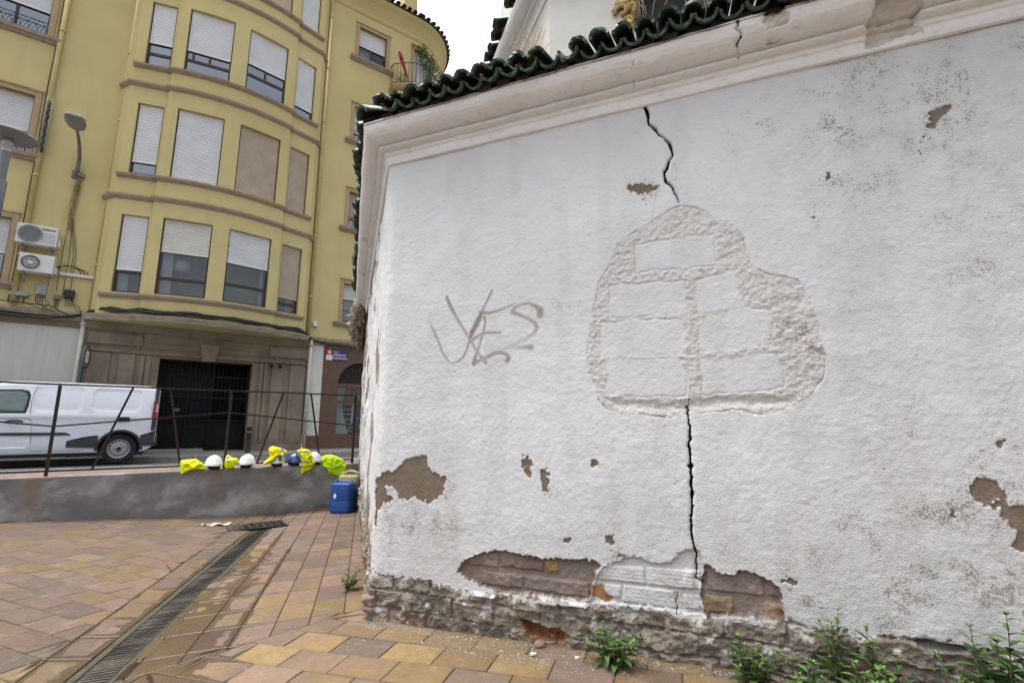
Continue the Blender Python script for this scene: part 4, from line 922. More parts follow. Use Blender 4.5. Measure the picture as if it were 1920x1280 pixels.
# ---- the bay
BC, BH1, BH2 = .87, 1.60, 2.475
def bay_y(u): return -(.985 - .275 * (u / BH1) ** 2)
bay_path = [(BC - 2.69, 0), (BC - BH2, -.37), (BC - BH1, -.62), (BC - BH1, -.71)] + [(BC + BH1 * k / 10, bay_y(BH1 * k / 10)) for k in range(-9, 10)] + [(BC + BH1, -.71), (BC + BH1, -.62), (BC + BH2, -.37), (BC + 2.69, 0)]
def bay_at(s):
    u = s - BC
    if abs(u) < BH1: return (s, bay_y(u))
    return (s, -.62 + (abs(u) - BH1) / (BH2 - BH1) * .25)
BWIN = [(-1.385, -.785), (-.475, .66), (1.075, 2.21), (2.54, 3.165)]; BZ = [(4.66, 6.80), (8.0, 10.10), (11.34, 13.36), (14.66, 16.7)]
mb = MB(); P = [bay_path[0], bay_path[1]]; brk = sorted([v for w_ in BWIN for v in w_])
pts = []
for i, p in enumerate(bay_path[:-1]):
    q = bay_path[i + 1]; pts.append(p)
    if 0 < i < len(bay_path) - 2 and q[0] - p[0] > 1e-6: pts += [bay_at(s) for s in brk if p[0] + 1e-4 < s < q[0] - 1e-4]
pts.append(bay_path[-1])
for p, q in zip(pts, pts[1:]):
    m_ = (p[0] + q[0]) / 2; inw = any(a < m_ < b for a, b in BWIN) and q[0] - p[0] > 1e-6
    zs = [4.06] + ([v for z in BZ for v in z] if inw else []) + [17.3]
    segs = [(zs[i], zs[i + 1]) for i in range(0, len(zs), 2)] if inw else [(4.06, 17.3)]
    for c, d in segs: mb.quad((*p, c), (*q, c), (*q, d), (*p, d))
for a, b in BWIN:
    A, B = Vector(bay_at(a)), Vector(bay_at(b)); ex = (B - A).normalized(); n = Vector((-ex.y, ex.x)) * .16
    mids = [Vector(p) for p in pts if a - 1e-6 <= p[0] <= b + 1e-6 and abs(p[1]) > .3]
    for c, d in BZ:
        mb.quad((*A, c), (*A, d), (*(A + n), d), (*(A + n), c)); mb.quad((*B, d), (*B, c), (*(B + n), c), (*(B + n), d))
        for p, q in zip(mids, mids[1:]):
            mb.quad((*p, d), (*q, d), (*(q + n), d), (*(p + n), d)); mb.quad((*q, c), (*p, c), (*(p + n), c), (*(q + n), c))
mb.build('bay_wall', M_YEL, bld)
off_path = bay_path
for (c, d) in BZ:
    mb = MB(); mb.sweep(bay_path[1:-1], [(0, c - .165), (.035, c - .165), (.05, c - .135), (.085, c - .11), (.095, c - .05), (.0, c - .035)], closed=True); mb.build('sill_band', M_TRIM, bld)
for z in (7.235, 10.60, 13.96):
    mb = MB(); mb.sweep(bay_path, [(0, z), (.03, z), (.045, z + .03), (.075, z + .06), (.085, z + .12), (.0, z + .13)], closed=True); mb.build('string_course', M_TRIM, bld)
cfg = {(0, 0): dict(sh=.70, shm=M_SHW, bars=(.27,), curtain=[(.08, .42, .02, .98)], glass=M_GLCLR), (0, 1): dict(sh=.43, shm=M_SHC, bars=(.22,), curtain=[(.06, .26, .02, .98)], glass=M_GLCLR, extra='lamp'), (0, 2): dict(sh=.45, shm=M_SHW, bars=(.25,), curtain=[(.86, .93, .02, .98)], glass=M_GLCLR), (0, 3): dict(sh=.78, shm=M_SHT, bars=(.13,), curtain=[(.55, .85, .02, .9)], glass=M_GLCLR),
       (1, 0): dict(sh=.82, shm=M_SHW), (1, 1): dict(sh=1.0, shm=M_SHW), (1, 2): dict(sh=1.0, shm=M_SHT), (1, 3): dict(sh=1.0, shm=M_SHT),
       (2, 0): dict(sh=.63, shm=M_SHW, bars=(.2,)), (2, 1): dict(sh=.65, shm=M_SHW, bars=(.2,), mull=(.16, .52)), (2, 2): dict(sh=.55, shm=M_SHW, bars=(.27,), mull=(.48,)), (2, 3): dict(sh=.84, shm=M_SHW),
       (3, 0): dict(sh=.7, shm=M_SHW), (3, 1): dict(sh=.6, shm=M_SHW), (3, 2): dict(sh=1.0, shm=M_SHB), (3, 3): dict(sh=.97, shm=M_SHW)}
for r in range(4):
    for c in range(4):
        a, b = BWIN[c]; make_window(bld, bay_at(a), bay_at(b), BZ[r][0], BZ[r][1], .08, **cfg[(r, c)])
# canopy slab under the bay
def grow(path, g): return [(p[0] + (g * .9 if p[0] > BC + 1.0 else -g * .9 if p[0] < BC - 1.0 else g * .6 * (p[0] - BC)), p[1] - (g if p[1] < -.01 else 0)) for p in path]
cp = [(BC - 2.72, 0), (BC - 2.70, -.25), (BC - BH2 - .02, -.45), (BC - BH1 - .02, -.70), (BC - BH1 - .02, -.82)] + [(BC + BH1 * k / 10, bay_y(BH1 * k / 10) - .11) for k in range(-9, 10)] + [(BC + BH1 + .02, -.82), (BC + BH1 + .02, -.70), (BC + BH2 + .02, -.45), (BC + 2.70, -.25), (BC + 2.72, 0)]
mb = MB(); mb.sweep(cp, [(0, 3.90), (.02, 3.93), (.03, 3.97), (.055, 4.0), (.06, 4.045), (0, 4.05)], 0); 
for z in (4.051, 3.90):
    for p, q in zip(cp, cp[1:]): mb.quad((*p, z), (*q, z), (q[0], .05, z), (p[0], .05, z), 1 if z < 4 else 0)
mb.build('canopy', [M('pale_stone_edge', (.36, .31, .23), (.25, .21, .16), 6, .85, .004, 50, .25), M_YEL], bld)

# ---- stone gateway
PL, PR, GL, GR, GT = -1.80, 3.62, -.17, 2.10, 3.06
mb = MB(); wall_open(mb, PL, PR, .4, 3.92, [(GL, GR, .4, GT)], -.05, .55)
mb.quad((PL, -.05, .4), (PL, -.05, 3.92), (PL, .2, 3.92), (PL, .2, .4)); mb.quad((PR, -.05, .4), (PR, .2, .4), (PR, .2, 3.92), (PR, -.05, 3.92))
def panel(s0, s1, z0, z1, pr=.05): mb.box(s0, s1, -.05 - pr, -.049, z0, z1)
for mir in (0, 1):
    g = lambda a, b: (a, b) if not mir else (2 * (GL + GR) / 2 - b, 2 * (GL + GR) / 2 - a)
    for a, b, pr in ((-1.66, -1.22, .06), (-1.04, -.70, .06), (-.60, -.50, .035), (-.46, -.36, .055)): panel(*g(a, b), .72, 3.10, pr)
    a, b = g(-1.70, -.34); panel(a, b, .42, .71, .08)
    a, b = g(-1.72, -.60); panel(a, b, 3.33, 3.62, .05)
mb.sweep([(PL + .02, -.05), (PR - .02, -.05)], [(0, 3.10), (.05, 3.11), (.09, 3.14), (.10, 3.19), (0, 3.20)], closed=True)
for z in (3.29, 3.43): mb.box(PL + .06, PR - .06, -.085, -.051, z, z + .022)
mb.sweep([(PL + .01, -.05), (PR - .01, -.05)], [(0, 3.68), (.05, 3.70), (.10, 3.76), (.16, 3.84), (.18, 3.895), (0, 3.897)], closed=True)
mb.add([(x, y, z) for (x, z) in ((.80, 3.03), (1.12, 3.03), (1.20, 3.52), (.72, 3.52)) for y in (-.19, -.05)], [(0, 2, 4, 6), (0, 1, 3, 2), (2, 3, 5, 4), (4, 5, 7, 6), (6, 7, 1, 0)])
for a in (-.75, 2.65): mb.box(a - .10, a - .07, -.11, -.05, 3.2, 3.68); mb.box(a + .07, a + .10, -.11, -.05, 3.2, 3.68)
mb.build('gateway', M_PORT, bld, .006)
mb = MB(); mb.box(GL - .15, 1.05, -.32, .3, .45, .60); mb.build('doorstep', M_KERB, bld, .01)
gate_m = M('black_gate', (.006, .006, .0065), (.010, .010, .010), 6, .6, 0, 60, .15); mb = MB(); y0 = .30
mb.box(GL, 1.15, y0 + .06, y0 + .08, .5, GT); mb.box(1.15, GR, y0 + .06, y0 + .08, .5, 1.35); mb.box(1.15, GR, 1.2, 1.22, .4, GT); mb.box(GL, GR, 1.22, 1.24, .4, GT)
for x in (GL, .55, 1.13, GR - .06): mb.box(x, x + .06, y0, y0 + .059, .5, GT)
for z in (.55, 1.35, 2.0, 2.62, GT - .05): mb.box(GL + .06, GR - .06, y0 + .005, y0 + .055, z, z + .05)
gate = mb.build('gate', gate_m, bld)
mb = MB()
for k in range(21): x = GL + .08 + k * (GR - GL - .16) / 20; mb.tube([(x, y0 + .028, 1.37), (x, y0 + .028, GT - .02)], .010, 6); mb.lathe([(0, 2.60), (.02, 2.63), (0, 2.67)], 6, (x, y0 + .028, 0))
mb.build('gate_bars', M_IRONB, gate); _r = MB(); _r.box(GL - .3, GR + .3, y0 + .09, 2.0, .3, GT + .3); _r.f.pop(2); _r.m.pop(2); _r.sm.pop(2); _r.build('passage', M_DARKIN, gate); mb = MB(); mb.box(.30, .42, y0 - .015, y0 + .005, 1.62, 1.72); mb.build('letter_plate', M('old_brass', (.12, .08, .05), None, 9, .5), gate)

# ---- shop fronts left and right
M_SHOPW = M('pale_metal_panel', (.46, .455, .41), (.40, .395, .355), 2, .6, .002, 30, .3, stretch=(5, 5, .3))
mb = MB(); mb.box(-12, -1.88, -.06, .2, .4, 3.68); mb.build('shop_panel', M_SHOPW, bld)
mb = MB(); mb.box(-12, -1.88, -.10, .2, 3.68, 3.82); mb.build('shop_fascia', M('dark_timber', (.10, .07, .05), (.16, .12, .09), 9, .8), bld)
mb = MB(); mb.sweep([(-12, 0), (-1.86, 0)], [(0, 3.82), (.06, 3.83), (.10, 3.88), (.14, 3.93), (.16, 4.02), (.10, 4.05), (0, 4.10)], closed=True); mb.build('ground_cornice', M('weathered_stone', (.33, .27, .19), (.22, .18, .135), 6, .85, .003, 60, .25), bld); mb = MB(); mb.sweep([(3.62, 0), (7.0, 0)] + curve[1:8], [(0, 3.82), (.06, 3.84), (.10, 3.90), (.16, 3.95), (.17, 4.05), (0, 4.09)], closed=True); mb.build('ground_cornice', M('weathered_stone', (.33, .27, .19), (.22, .18, .135), 6, .85, .003, 60, .25), bld)
mb = MB(); mb.box(3.66, 4.13, -.05, .2, .93, 3.80); mb.build('white_pier', M('offwhite_paint', (.60, .60, .54), (.52, .52, .46), 3, .8), bld)
M_SHOPB = M('brown_shopfront', (.125, .068, .045), (.10, .055, .036), 4, .6)
mb = MB(); y = -.06; AX, AW, AZ = 5.35, .70, 2.62                     # arched shop window
a0, a1 = AX - AW, AX + AW
mb.quad((3.66, y, .45), (a0, y, .45), (a0, y, .93), (3.66, y, .93)); mb.quad((4.13, y, .93), (a0, y, .93), (a0, y, 3.80), (4.13, y, 3.80)); mb.quad((a0, y, .45), (a1, y, .45), (a1, y, .95), (a0, y, .95)); mb.quad((a1, y, .45), (7.0, y, .45), (7.0, y, 3.80), (a1, y, 3.80))
arc = [(AX - AW * math.cos(math.pi * k / 20), AZ + AW * math.sin(math.pi * k / 20)) for k in range(21)]
for p, q in zip(arc, arc[1:]): mb.quad((p[0], y, p[1]), (q[0], y, q[1]), (q[0], y, 3.80), (p[0], y, 3.80)); mb.quad((p[0], y, p[1]), (p[0], .1, p[1]), (q[0], .1, q[1]), (q[0], y, q[1]))
mb.quad((a0, y, .95), (a0, y, AZ), (a0, .1, AZ), (a0, .1, .95)); mb.quad((a0, y, .95), (a0, .1, .95), (a1, .1, .95), (a1, y, .95)); mb.quad((a1, y, AZ), (a1, y, .95), (a1, .1, .95), (a1, .1, AZ))
mb.box(a0 + .002, a1 - .002, -.02, .05, AZ - .12, AZ - .0); mb.quad((4.13, -.06, .93), (4.13, -.06, 3.8), (4.13, .1, 3.8), (4.13, .1, .93)); mb.box(a0 + .002, a1 - .002, -.0, .05, 2.0, 2.06)
sf = mb.build('shopfront', M_SHOPB, bld)
mb = MB()
for k in range(28): x = a0 + .02 + k * (2 * AW - .04) / 27; zt = AZ + math.sqrt(max(0, AW ** 2 - (x - AX) ** 2)) - .01; mb.box(x - .012, x + .012, .02, .045, AZ, max(AZ + .01, zt))
mb.build('fan_slats', M('dark_brown_slat', (.05, .03, .025), None, 9, .6), sf)
mb = MB(); mb.quad((a0, .04, .95), (a1, .04, .95), (a1, .04, AZ - .12), (a0, .04, AZ - .12)); mb.build('pane', M_GLCLR, sf)
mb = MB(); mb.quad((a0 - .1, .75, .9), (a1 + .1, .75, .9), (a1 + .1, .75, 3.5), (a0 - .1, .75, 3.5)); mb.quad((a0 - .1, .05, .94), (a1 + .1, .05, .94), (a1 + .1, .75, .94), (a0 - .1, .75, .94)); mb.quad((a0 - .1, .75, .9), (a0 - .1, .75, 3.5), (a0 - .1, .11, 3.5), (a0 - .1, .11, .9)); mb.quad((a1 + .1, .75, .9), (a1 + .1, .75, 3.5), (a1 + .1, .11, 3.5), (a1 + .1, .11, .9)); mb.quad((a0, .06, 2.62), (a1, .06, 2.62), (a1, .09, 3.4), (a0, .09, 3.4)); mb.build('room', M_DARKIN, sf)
mb = MB(); n = 30; vs = []
for i in range(n + 1):
    for k in range(9):
        f = k / 8; wid = .18 + .26 * (abs(f - .62) * 1.6) ** 1.2 if f < .62 else .18 + .10 * (f - .62) / .38; x = a0 + .02 + wid * i / n + .02; vs.append((x, .12 + .02 * math.sin(i * 1.3), .97 + f * 1.60))
mb.add(vs, [(i * 9 + k, (i + 1) * 9 + k, (i + 1) * 9 + k + 1, i * 9 + k + 1) for i in range(n) for k in range(8)], 0, True); mb.build('curtain', M_CURT, sf)

# ---- eaves with clay tiles
ep = [(-12, 0), (7.0, 0)] + curve[1:]
mb = MB(); mb.sweep(ep, [(0, 16.70), (.03, 16.71), (.035, 16.75), (.05, 16.76), (.055, 16.80), (.0, 16.82)], closed=True); mb.sweep(ep, [(0, 16.95), (.06, 17.08), (.18, 17.26), (.30, 17.36), (.34, 17.40), (.34, 17.50), (0, 17.55)], smooth=False); mb.build('eaves', M_YEL, bld)
mb = MB(); L = 0; acc = 0
for p, q in zip(ep[1:], ep[2:] ):
    pass
dense = [(5.0 - .24 * k, 0) for k in range(60, 0, -1)] + [(5.0 + .24 * k, 0) for k in range(9)]
cl = curve[:]; per = [(a, b) for a, b in cl]; out_pts = []; rem = .0
for p, q in zip(per, per[1:]):
    v = Vector(q) - Vector(p); ln = v.length
    while rem < ln: out_pts.append(tuple(Vector(p) + v * (rem / ln))); rem += .21
    rem -= ln
allp = [x for x in dense if x[0] > -3] + out_pts
for i, p in enumerate(allp):
    q = allp[min(i + 1, len(allp) - 1)]; q0 = allp[max(i - 1, 0)]; d = (Vector(q) - Vector(q0)).normalized(); nr = Vector((d.y, -d.x)); ux = Vector((d.x, d.y, 0)); ax = Vector((-nr.x, -nr.y, .42)).normalized(); upv = ux.cross(ax); upv = upv if upv.z > 0 else -upv
    b = Vector((p[0], p[1], 17.56)) + Vector((nr.x, nr.y, 0)) * .46
    add_tile(mb, b, ux, ax, upv, .09, .6, True, .016); add_tile(mb, b + ux * .105 + Vector((0, 0, -.01)), ux, ax, upv, .09, .6, False, .016)
mb.sweep(ep, [(.40, 17.51), (-2.5, 18.6)]); mb.build('roof', [M_ROOFB, M_ROOFB, M_ROOFB], bld)
ch = Vector((6.9, .9, 0)); 
mb = MB(); mb.obox(ch, (1, 0, 0), (0, 1, 0), (0, 0, 1), (-.30, .30), (-.3, .3), (17.3, 19.5)); mb.obox(ch, (1, 0, 0), (0, 1, 0), (0, 0, 1), (-.36, .36), (-.36, .36), (19.5, 19.6)); mb.build('chimney', M_YEL, bld, .03)

# ---- balcony at the curved corner
bp = [(5.93, 0.02), (5.95, -.30), (6.30, -.62), (6.62, -.86), (7.15, -.80), (7.6, -.55), (8.05, -.15), (8.2, .35)]
mb = MB(); mb.sweep(bp, [(-.4, 13.78), (-.12, 13.80), (-.06, 13.88), (.0, 13.93), (.03, 14.0), (.05, 14.02), (.05, 14.08), (0, 14.09)], smooth=False)
for z in (14.085, 13.785):
    for p, q in zip(bp, bp[1:]): mb.quad((*p, z), (*q, z), (min(q[0], 7.5), .4, z), (min(p[0], 7.5), .4, z))
balc = mb.build('balcony', M_SURR, bld)
mb = MB(); n = 22; pl = [Vector(p) for p in bp]; Ls = [0]
for a, b in zip(pl, pl[1:]): Ls.append(Ls[-1] + (b - a).length)
def along(t):
    for i in range(len(pl) - 1):
        if t <= Ls[i + 1]: return pl[i] + (pl[i + 1] - pl[i]) * ((t - Ls[i]) / (Ls[i + 1] - Ls[i]))
    return pl[-1]
for k in range(n + 1): p = along(Ls[-1] * k / n); mb.tube([(p.x, p.y + .04, 14.09), (p.x, p.y + .04, 15.0)], .009, 5)
for z, r in ((15.0, .016), (14.18, .010)): mb.tube([(along(Ls[-1] * k / 40).x, along(Ls[-1] * k / 40).y + .04, z) for k in range(41)], r, 6)
mb.build('balcony_railing', M_IRONB, balc)
mb = MB(); wd_ = [(6.86, 0), (7.0, 0)] + [c for c in curve[1:7]]
for p, q in zip(wd_, wd_[1:]): mb.quad((p[0], p[1] + .1, 14.05), (q[0], q[1] + .1, 14.05), (q[0], q[1] + .1, 16.3), (p[0], p[1] + .1, 16.3))
mb.build('balcony_door', M_SHW, bld)
mb = MB(); mb.box(6.74, 6.86, -.03, .05, 14.05, 16.44); mb.sweep([(6.74, 0), (7.0, 0)] + curve[1:8], [(0, 16.30), (.03, 16.30), (.03, 16.44), (.06, 16.45), (.06, 16.5), (0, 16.5)], closed=True); mb.build('window_surround', M_SURR, bld)
# ---- drainpipes
M_PIPEY = M('yellow_pipe', (.46, .385, .155), (.40, .33, .13), 3, .7); M_PIPEW = M('cream_pipe', (.50, .48, .40), (.40, .38, .31), 5, .6)
for s, z0, z1, m_, y_ in ((-3.19, 4.15, 17.0, M_PIPEY, -.07), (-1.74, 4.15, 17.0, M_PIPEY, -.07), (3.60, 4.15, 17.0, M_PIPEY, -.06), (-1.835, .45, 4.0, M_PIPEW, -.13), (3.70, .45, 3.95, M_PIPEW, -.16)):
    mb = MB(); mb.tube([(s, y_, z0), (s, y_, z1)], .055 if m_ is M_PIPEY else .05, 12)
    z = z0 + 1.2
    while z < z1: mb.tube([(s, y_, z), (s, y_, z + .07)], .064, 12); z += 2.1
    mb.build('drainpipe', m_, bld)
# ================================================================ THINGS ON THE YELLOW FACADE
def bl(s, y, z): return SD(s, DF + y, z)                              # a point given along / out of the facade
M_ACW = M('ac_white', (.60, .60, .575), (.54, .54, .51), 4, .5); M_ACG = M('ac_grille', (.16, .165, .17), (.22, .22, .22), 9, .6); M_BLK = M('black_plastic', (.014, .014, .015), (.022, .022, .022), 20, .5, 0, 60, .4); M_GREYP = M('grey_plastic', (.30, .305, .29), (.24, .24, .23), 8, .6)
def ac_unit(s0, s1, z0, z1, label, round_guard):
    t = thing('air_conditioner', label, 'air conditioner', bl((s0 + s1) / 2, -.04, z0), ROT_B, 'outdoor air conditioning units on the yellow wall'); w = s1 - s0; h = z1 - z0; hw = w / 2; D = .30; fc = -hw * .33
    mb = MB(); mb.box(-hw, hw, -D - .08, -.08, 0, h); mb.build('casing', M_ACW, t, .012)
    mb = MB(); r = h * .40; yy = -D - .082
    if round_guard:
        for q in range(30): a = 2 * math.pi * q / 30; mb.bar((fc + .03 * math.cos(a), yy - .012, h / 2 + .03 * math.sin(a)), (fc + r * math.cos(a + .25), yy - .006, h / 2 + r * math.sin(a + .25)), .0035, .006)
        for rr in (.6, 1.0): mb.tube([(fc + r * rr * math.cos(2 * math.pi * k / 32), yy - .01, h / 2 + r * rr * math.sin(2 * math.pi * k / 32)) for k in range(33)], .005, 5)
        mb.lathe([(0, 0), (.03, 0)], 16, (0, 0, 0)); mb.v[-32:] = [(fc + v[0], yy - .016, h / 2 + v[1]) for v in mb.v[-32:]]
    else:
        for k in range(15): z = h / 2 - r + (k + .5) * 2 * r / 15; x = math.sqrt(max(0, r * r - (z - h / 2) ** 2)); mb.box(fc - x, fc + x, yy - .012, yy - .004, z - .006, z + .006)
        for rr in (1.0, 1.12): mb.tube([(fc + r * rr * math.cos(2 * math.pi * k / 32), yy - .008, h / 2 + r * rr * math.sin(2 * math.pi * k / 32)) for k in range(33)], .007, 5)
    mb.build('fan_guard', M_ACW if round_guard else M_GREYP, t)
    mb = MB(); vs = [(fc + r * math.cos(2 * math.pi * k / 32), yy - .001, h / 2 + r * math.sin(2 * math.pi * k / 32)) for k in range(32)]; mb.add(vs, [tuple(range(31, -1, -1))]); mb.build('fan_opening', M('fan_dark', (.045, .047, .05), None, 4, .7), t)
    for x in (-hw * .72, hw * .72):
        mb = MB(); mb.bar((x, -D - .06, -.015), (x, .03, -.015), .03); mb.bar((x, -D, -.02), (x, .02, -.20), .025); mb.build('bracket', M_GREYP, t)
    mb = MB(); mb.box(hw + .001, hw + .05, -D + .02, -.12, h * .06, h * .42); mb.build('valve_cover', M_ACW, t, .01)
    return t
t = ac_unit(-3.28, -2.54, 5.60, 6.09, 'cream air conditioner with slatted round grille, the upper of two on the yellow wall', False)
text_mesh('SAMSUNG', .056, M_BLK, t, (.075, -.385, .385), (1, 0, 0), (0, 0, 1), .001, 'brand_lettering', bold=.002)
mb = MB(); 
for k in range(6): mb.box(.09, .33, -.386, -.381, .07 + k * .045, .078 + k * .045)
mb.build('vent_slots', M_GREYP, t)
ac_unit(-3.15, -2.52, 4.91, 5.36, 'white air conditioner with spoked round fan guard, the lower of two on the yellow wall', True)
def jbox(s, z, w, h, d, m, label, cat='junction box', lid=True):
    t = thing('junction_box', label, cat, bl(s, 0, z), ROT_B); mb = MB(); mb.box(-w / 2, w / 2, -d, .0, 0, h); mb.build('housing', m, t, .01); mb = MB(); mb.box(-w / 2 - .008, w / 2 + .008, -d - .02, -d - .001, h * .05, h * .95); mb.build('lid', m, t, .006)
    mb = MB()
    for k in (-.25, 0, .25): mb.tube([(w * k, -d / 2, 0), (w * k * 1.1, -d / 2, -.08), (w * k * 1.0, -d * .4, -.20)], .007, 6)
    mb.build('cable_tail', M_BLK, t); return t
jbox(-2.72, 4.42, .17, .27, .12, M_GREYP, 'grey upright junction box fixed under the air conditioners')
jbox(-3.1, 4.34, .34, .10, .10, M_GREYP, 'long low grey junction box left of the upright one under the air conditioners')
jbox(-2.42, 4.36, .12, .12, .08, M('dull_grey', (.16, .165, .17), None, 6, .6), 'small dark grey junction box right of the upright grey one')
jbox(-2.2, 4.42, .20, .22, .10, M_BLK, 'black cable splice box on a white plate beside the drainpipe')
tr = thing('cable_trunking', 'white horizontal cable trunking running from the lower air conditioner to the bay', 'cable duct', bl(-2.1, 0, 5.0), ROT_B)
mb = MB(); mb.box(-.35, .38, -.09, 0, 0, .075); mb.build('duct', M_ACW, tr, .006); mb = MB()
for k in range(3): mb.tube([(-.38, -.2, .12 + .02 * k), (-.28, -.15, .24 - .01 * k), (-.12, -.1, .26), (.02 + .06 * k, -.06, .18), (.06 + .08 * k, -.05, .07)], .010, 6)
mb.build('hose', M_BLK, tr)
# street lamp on the wall
M_LAMPG = M('galvanised_grey', (.17, .165, .145), (.13, .125, .11), 10, .55, 0, 60, .4, metallic=.3)
lt = thing('street_lamp', 'flat headed street lamp on a curved arm bolted to the yellow wall', 'street lamp', bl(-2.44, 0, 8.0), ROT_B)
mb = MB(); arm = [(0, -.05, -.28), (0, -.07, -.05), (.01, -.13, .18), (.0, -.28, .42), (-.02, -.50, .60), (-.04, -.74, .70)]; mb.tube(arm, [.045, .045, .042, .038, .034, .03], 10); mb.build('arm', M_LAMPG, lt)
mb = MB(); mb.box(-.10, .10, -.05, 0, -.34, -.14); mb.box(.03, .16, -.10, 0, -.30, -.18); mb.build('wall_plate', M_LAMPG, lt, .01)
mb = MB(); hd = [(-.09, -.70), (.02, -.70), (.12, -.78), (.17, -.95), (.17, -1.20), (.10, -1.27), (-.18, -1.27), (-.25, -1.20), (-.25, -.95), (-.19, -.78)]
n = len(hd); up_ = .10; vs = [(x, y, .66 - (y + .7) * .22) for x, y in hd] + [(x * .94, y * .985 - .01, .72 - (y + .7) * .22) for x, y in hd]
mb.add(vs, [tuple(range(n)), tuple(range(2 * n - 1, n - 1, -1))] + [(i, n + i, n + (i + 1) % n, (i + 1) % n) for i in range(n)]); mb.build('lamp_head', M('pale_lamp_paint', (.44, .43, .40), None, 5, .5), lt, .008)
mb = MB(); ins = [(x * .86, -.985 + (y + .985) * .86) for x, y in hd]; mb.add([(x, y, .652 - (y + .7) * .22) for x, y in ins], [tuple(range(n))]); mb.build('lens', M('lamp_lens', (.20, .20, .19), (.26, .26, .25), 9, .25), lt)
# cables
def cable(mb, pts, r=.012, n=5, sag=0.0):
    P = []
    for a, b in zip(pts, pts[1:]):
        a, b = Vector(a), Vector(b); k = 6
        P += [a + (b - a) * (i / k) - Vector((0, 0, sag * math.sin(math.pi * i / k))) for i in range(k)]
    P.append(Vector(pts[-1])); mb.tube(P, r, n)
rng = random.Random(12)
cb = thing('cable_bundle', 'thick bundle of black cables lying along the canopy over the gateway', 'cables', BO, ROT_B)
for k in range(9):
    mb = MB(); o1, o2 = rng.uniform(0, .10), rng.uniform(0, .09)
    P = [(-1.75, -.12 - o1, 4.05 + o2), (-1.5, -.38 - o1 * .5, 4.18 + rng.uniform(-.03, .06))] + [(s, bay_at(s)[1] - .03 - o1 * .6, 4.12 + o2 + rng.uniform(-.03, .03)) for s in np.linspace(-1.3, 3.2, 16)] + [(3.5, -.24 - o1 * .5, 4.10 + o2 * .5), (3.75, -.18, 3.95), (4.2, -.19, 3.84 + o2 * .3), (5.5, -.18, 3.80 + o2 * .4), (6.9, -.18, 3.80 + o2 * .3)]
    cable(mb, P, rng.uniform(.012, .024), 5); mb.build('cable', M_BLK, cb)
cb2 = thing('cable_bundle', 'tangle of black cables sagging along the cornice above the pale shop panel', 'cables', BO, ROT_B)
for k in range(7):
    mb = MB(); o1 = rng.uniform(0, .08); zz = rng.choice((3.92, 3.86, 4.18))
    cable(mb, [(-9, -.17 - o1, zz + .05), (-5, -.19 - o1, zz - .02), (-3.4, -.18 - o1, zz + rng.uniform(-.03, .05)), (-2.5, -.18 - o1, zz - .02), (-2.05, -.2 - o1, 3.88 + o1), (-1.75, -.12 - o1, 4.05 + o1)], rng.uniform(.011, .02), 5, .01); mb.build('cable', M_BLK, cb2)
for k in range(5):
    mb = MB(); s = rng.uniform(-3.0, -1.9); cable(mb, [(s, -.05, 4.4), (s + rng.uniform(-.1, .2), -.16, 4.22), (s + rng.uniform(0, .4), -.10, 4.10), (s + .5, -.15, 4.02)], .009, 5, .03); mb.build('cable', M_BLK, cb2)
cd = thing('cable_drop', 'straw coloured bunch of wires hanging down the yellow wall below the street lamp', 'cables', BO, ROT_B)
M_WIREY = M('ochre_wire', (.30, .21, .08), (.20, .15, .08), 30, .8)
for k in range(12):
    mb = MB(); j = lambda a: rng.uniform(-a, a); zend = rng.uniform(6.2, 6.7)
    cable(mb, [(-2.36 + j(.05), -.05, 7.86), (-2.38 + j(.07), -.05 + j(.02), 7.4), (-2.42 + j(.08), -.05, 6.95), (-2.42 + j(.05), -.05, zend)], .008, 4); mb.build('wire', M_WIREY, cd)
for s0, s1, z1 in ((-2.42, -2.46, 4.6), (-2.38, -2.25, 5.1), (-2.36, -2.20, 4.55), (-2.36, -2.33, 4.5)):
    mb = MB(); cable(mb, [(s0, -.04, 7.8), (s0 - .02, -.03, 6.6), (s1, -.03, 5.6), (s1, -.03, z1)], .007, 4); mb.build('wire', M_BLK, cd)
for s, z0, z1, lab in ((-3.27, 4.2, 17, 'thin black cable running down beside the left yellow drainpipe'), (-1.66, 4.1, 17, 'pair of black cables running down beside the drainpipe left of the bay')):
    t = thing('wall_cable', lab, 'cable', BO, ROT_B)
    for k in range(1 if s < -3 else 2): mb = MB(); cable(mb, [(s + .04 * k + rng.uniform(-.01, .01), -.03, z) for z in np.linspace(z0, z1, 14)], .010, 5); mb.build('cable', M_BLK, t)
ld = thing('cable_ladder', 'short pale rack of knotted cables strapped over the left drainpipe', 'cable rack', bl(-3.16, 0, 8.1), ROT_B)
mb = MB(); mb.tube([(.05, -.15, 0), (.05, -.15, 1.55)], .014, 6); mb.tube([(-.06, -.15, 0), (-.06, -.15, 1.55)], .014, 6); mb.build('rail', M_GREYP, ld); mb = MB(); mb.tube([(.02 * math.sin(z * 9), -.15 + .015 * math.cos(z * 14), z * .1) for z in range(15)], .024, 6); mb.build('cable', M_BLK, ld)
t = thing('wall_box', 'small white alarm box on the yellow wall right of the bay', 'alarm box', bl(3.80, 0, 4.42), ROT_B); mb = MB(); mb.box(-.07, .07, -.10, 0, 0, .17); mb.build('housing', M_ACW, t, .015); mb = MB(); mb.lathe([(0, 0), (.02, 0), (.015, -.03), (0, -.04)], 12, (0, -.05, 0)); mb.build('spout', M_BLK, t)
t = thing('wall_lamp', 'pair of small black lamps on the stone pilaster right of the gate', 'wall lamp', bl(2.70, -.12, 3.02), ROT_B)
for x in (-.12, .12): mb = MB(); mb.tube([(x, 0, .05), (x, -.06, .04), (x + .02, -.16, -.02)], [.02, .045, .055], 10); mb.build('lamp_body', M_BLK, t)
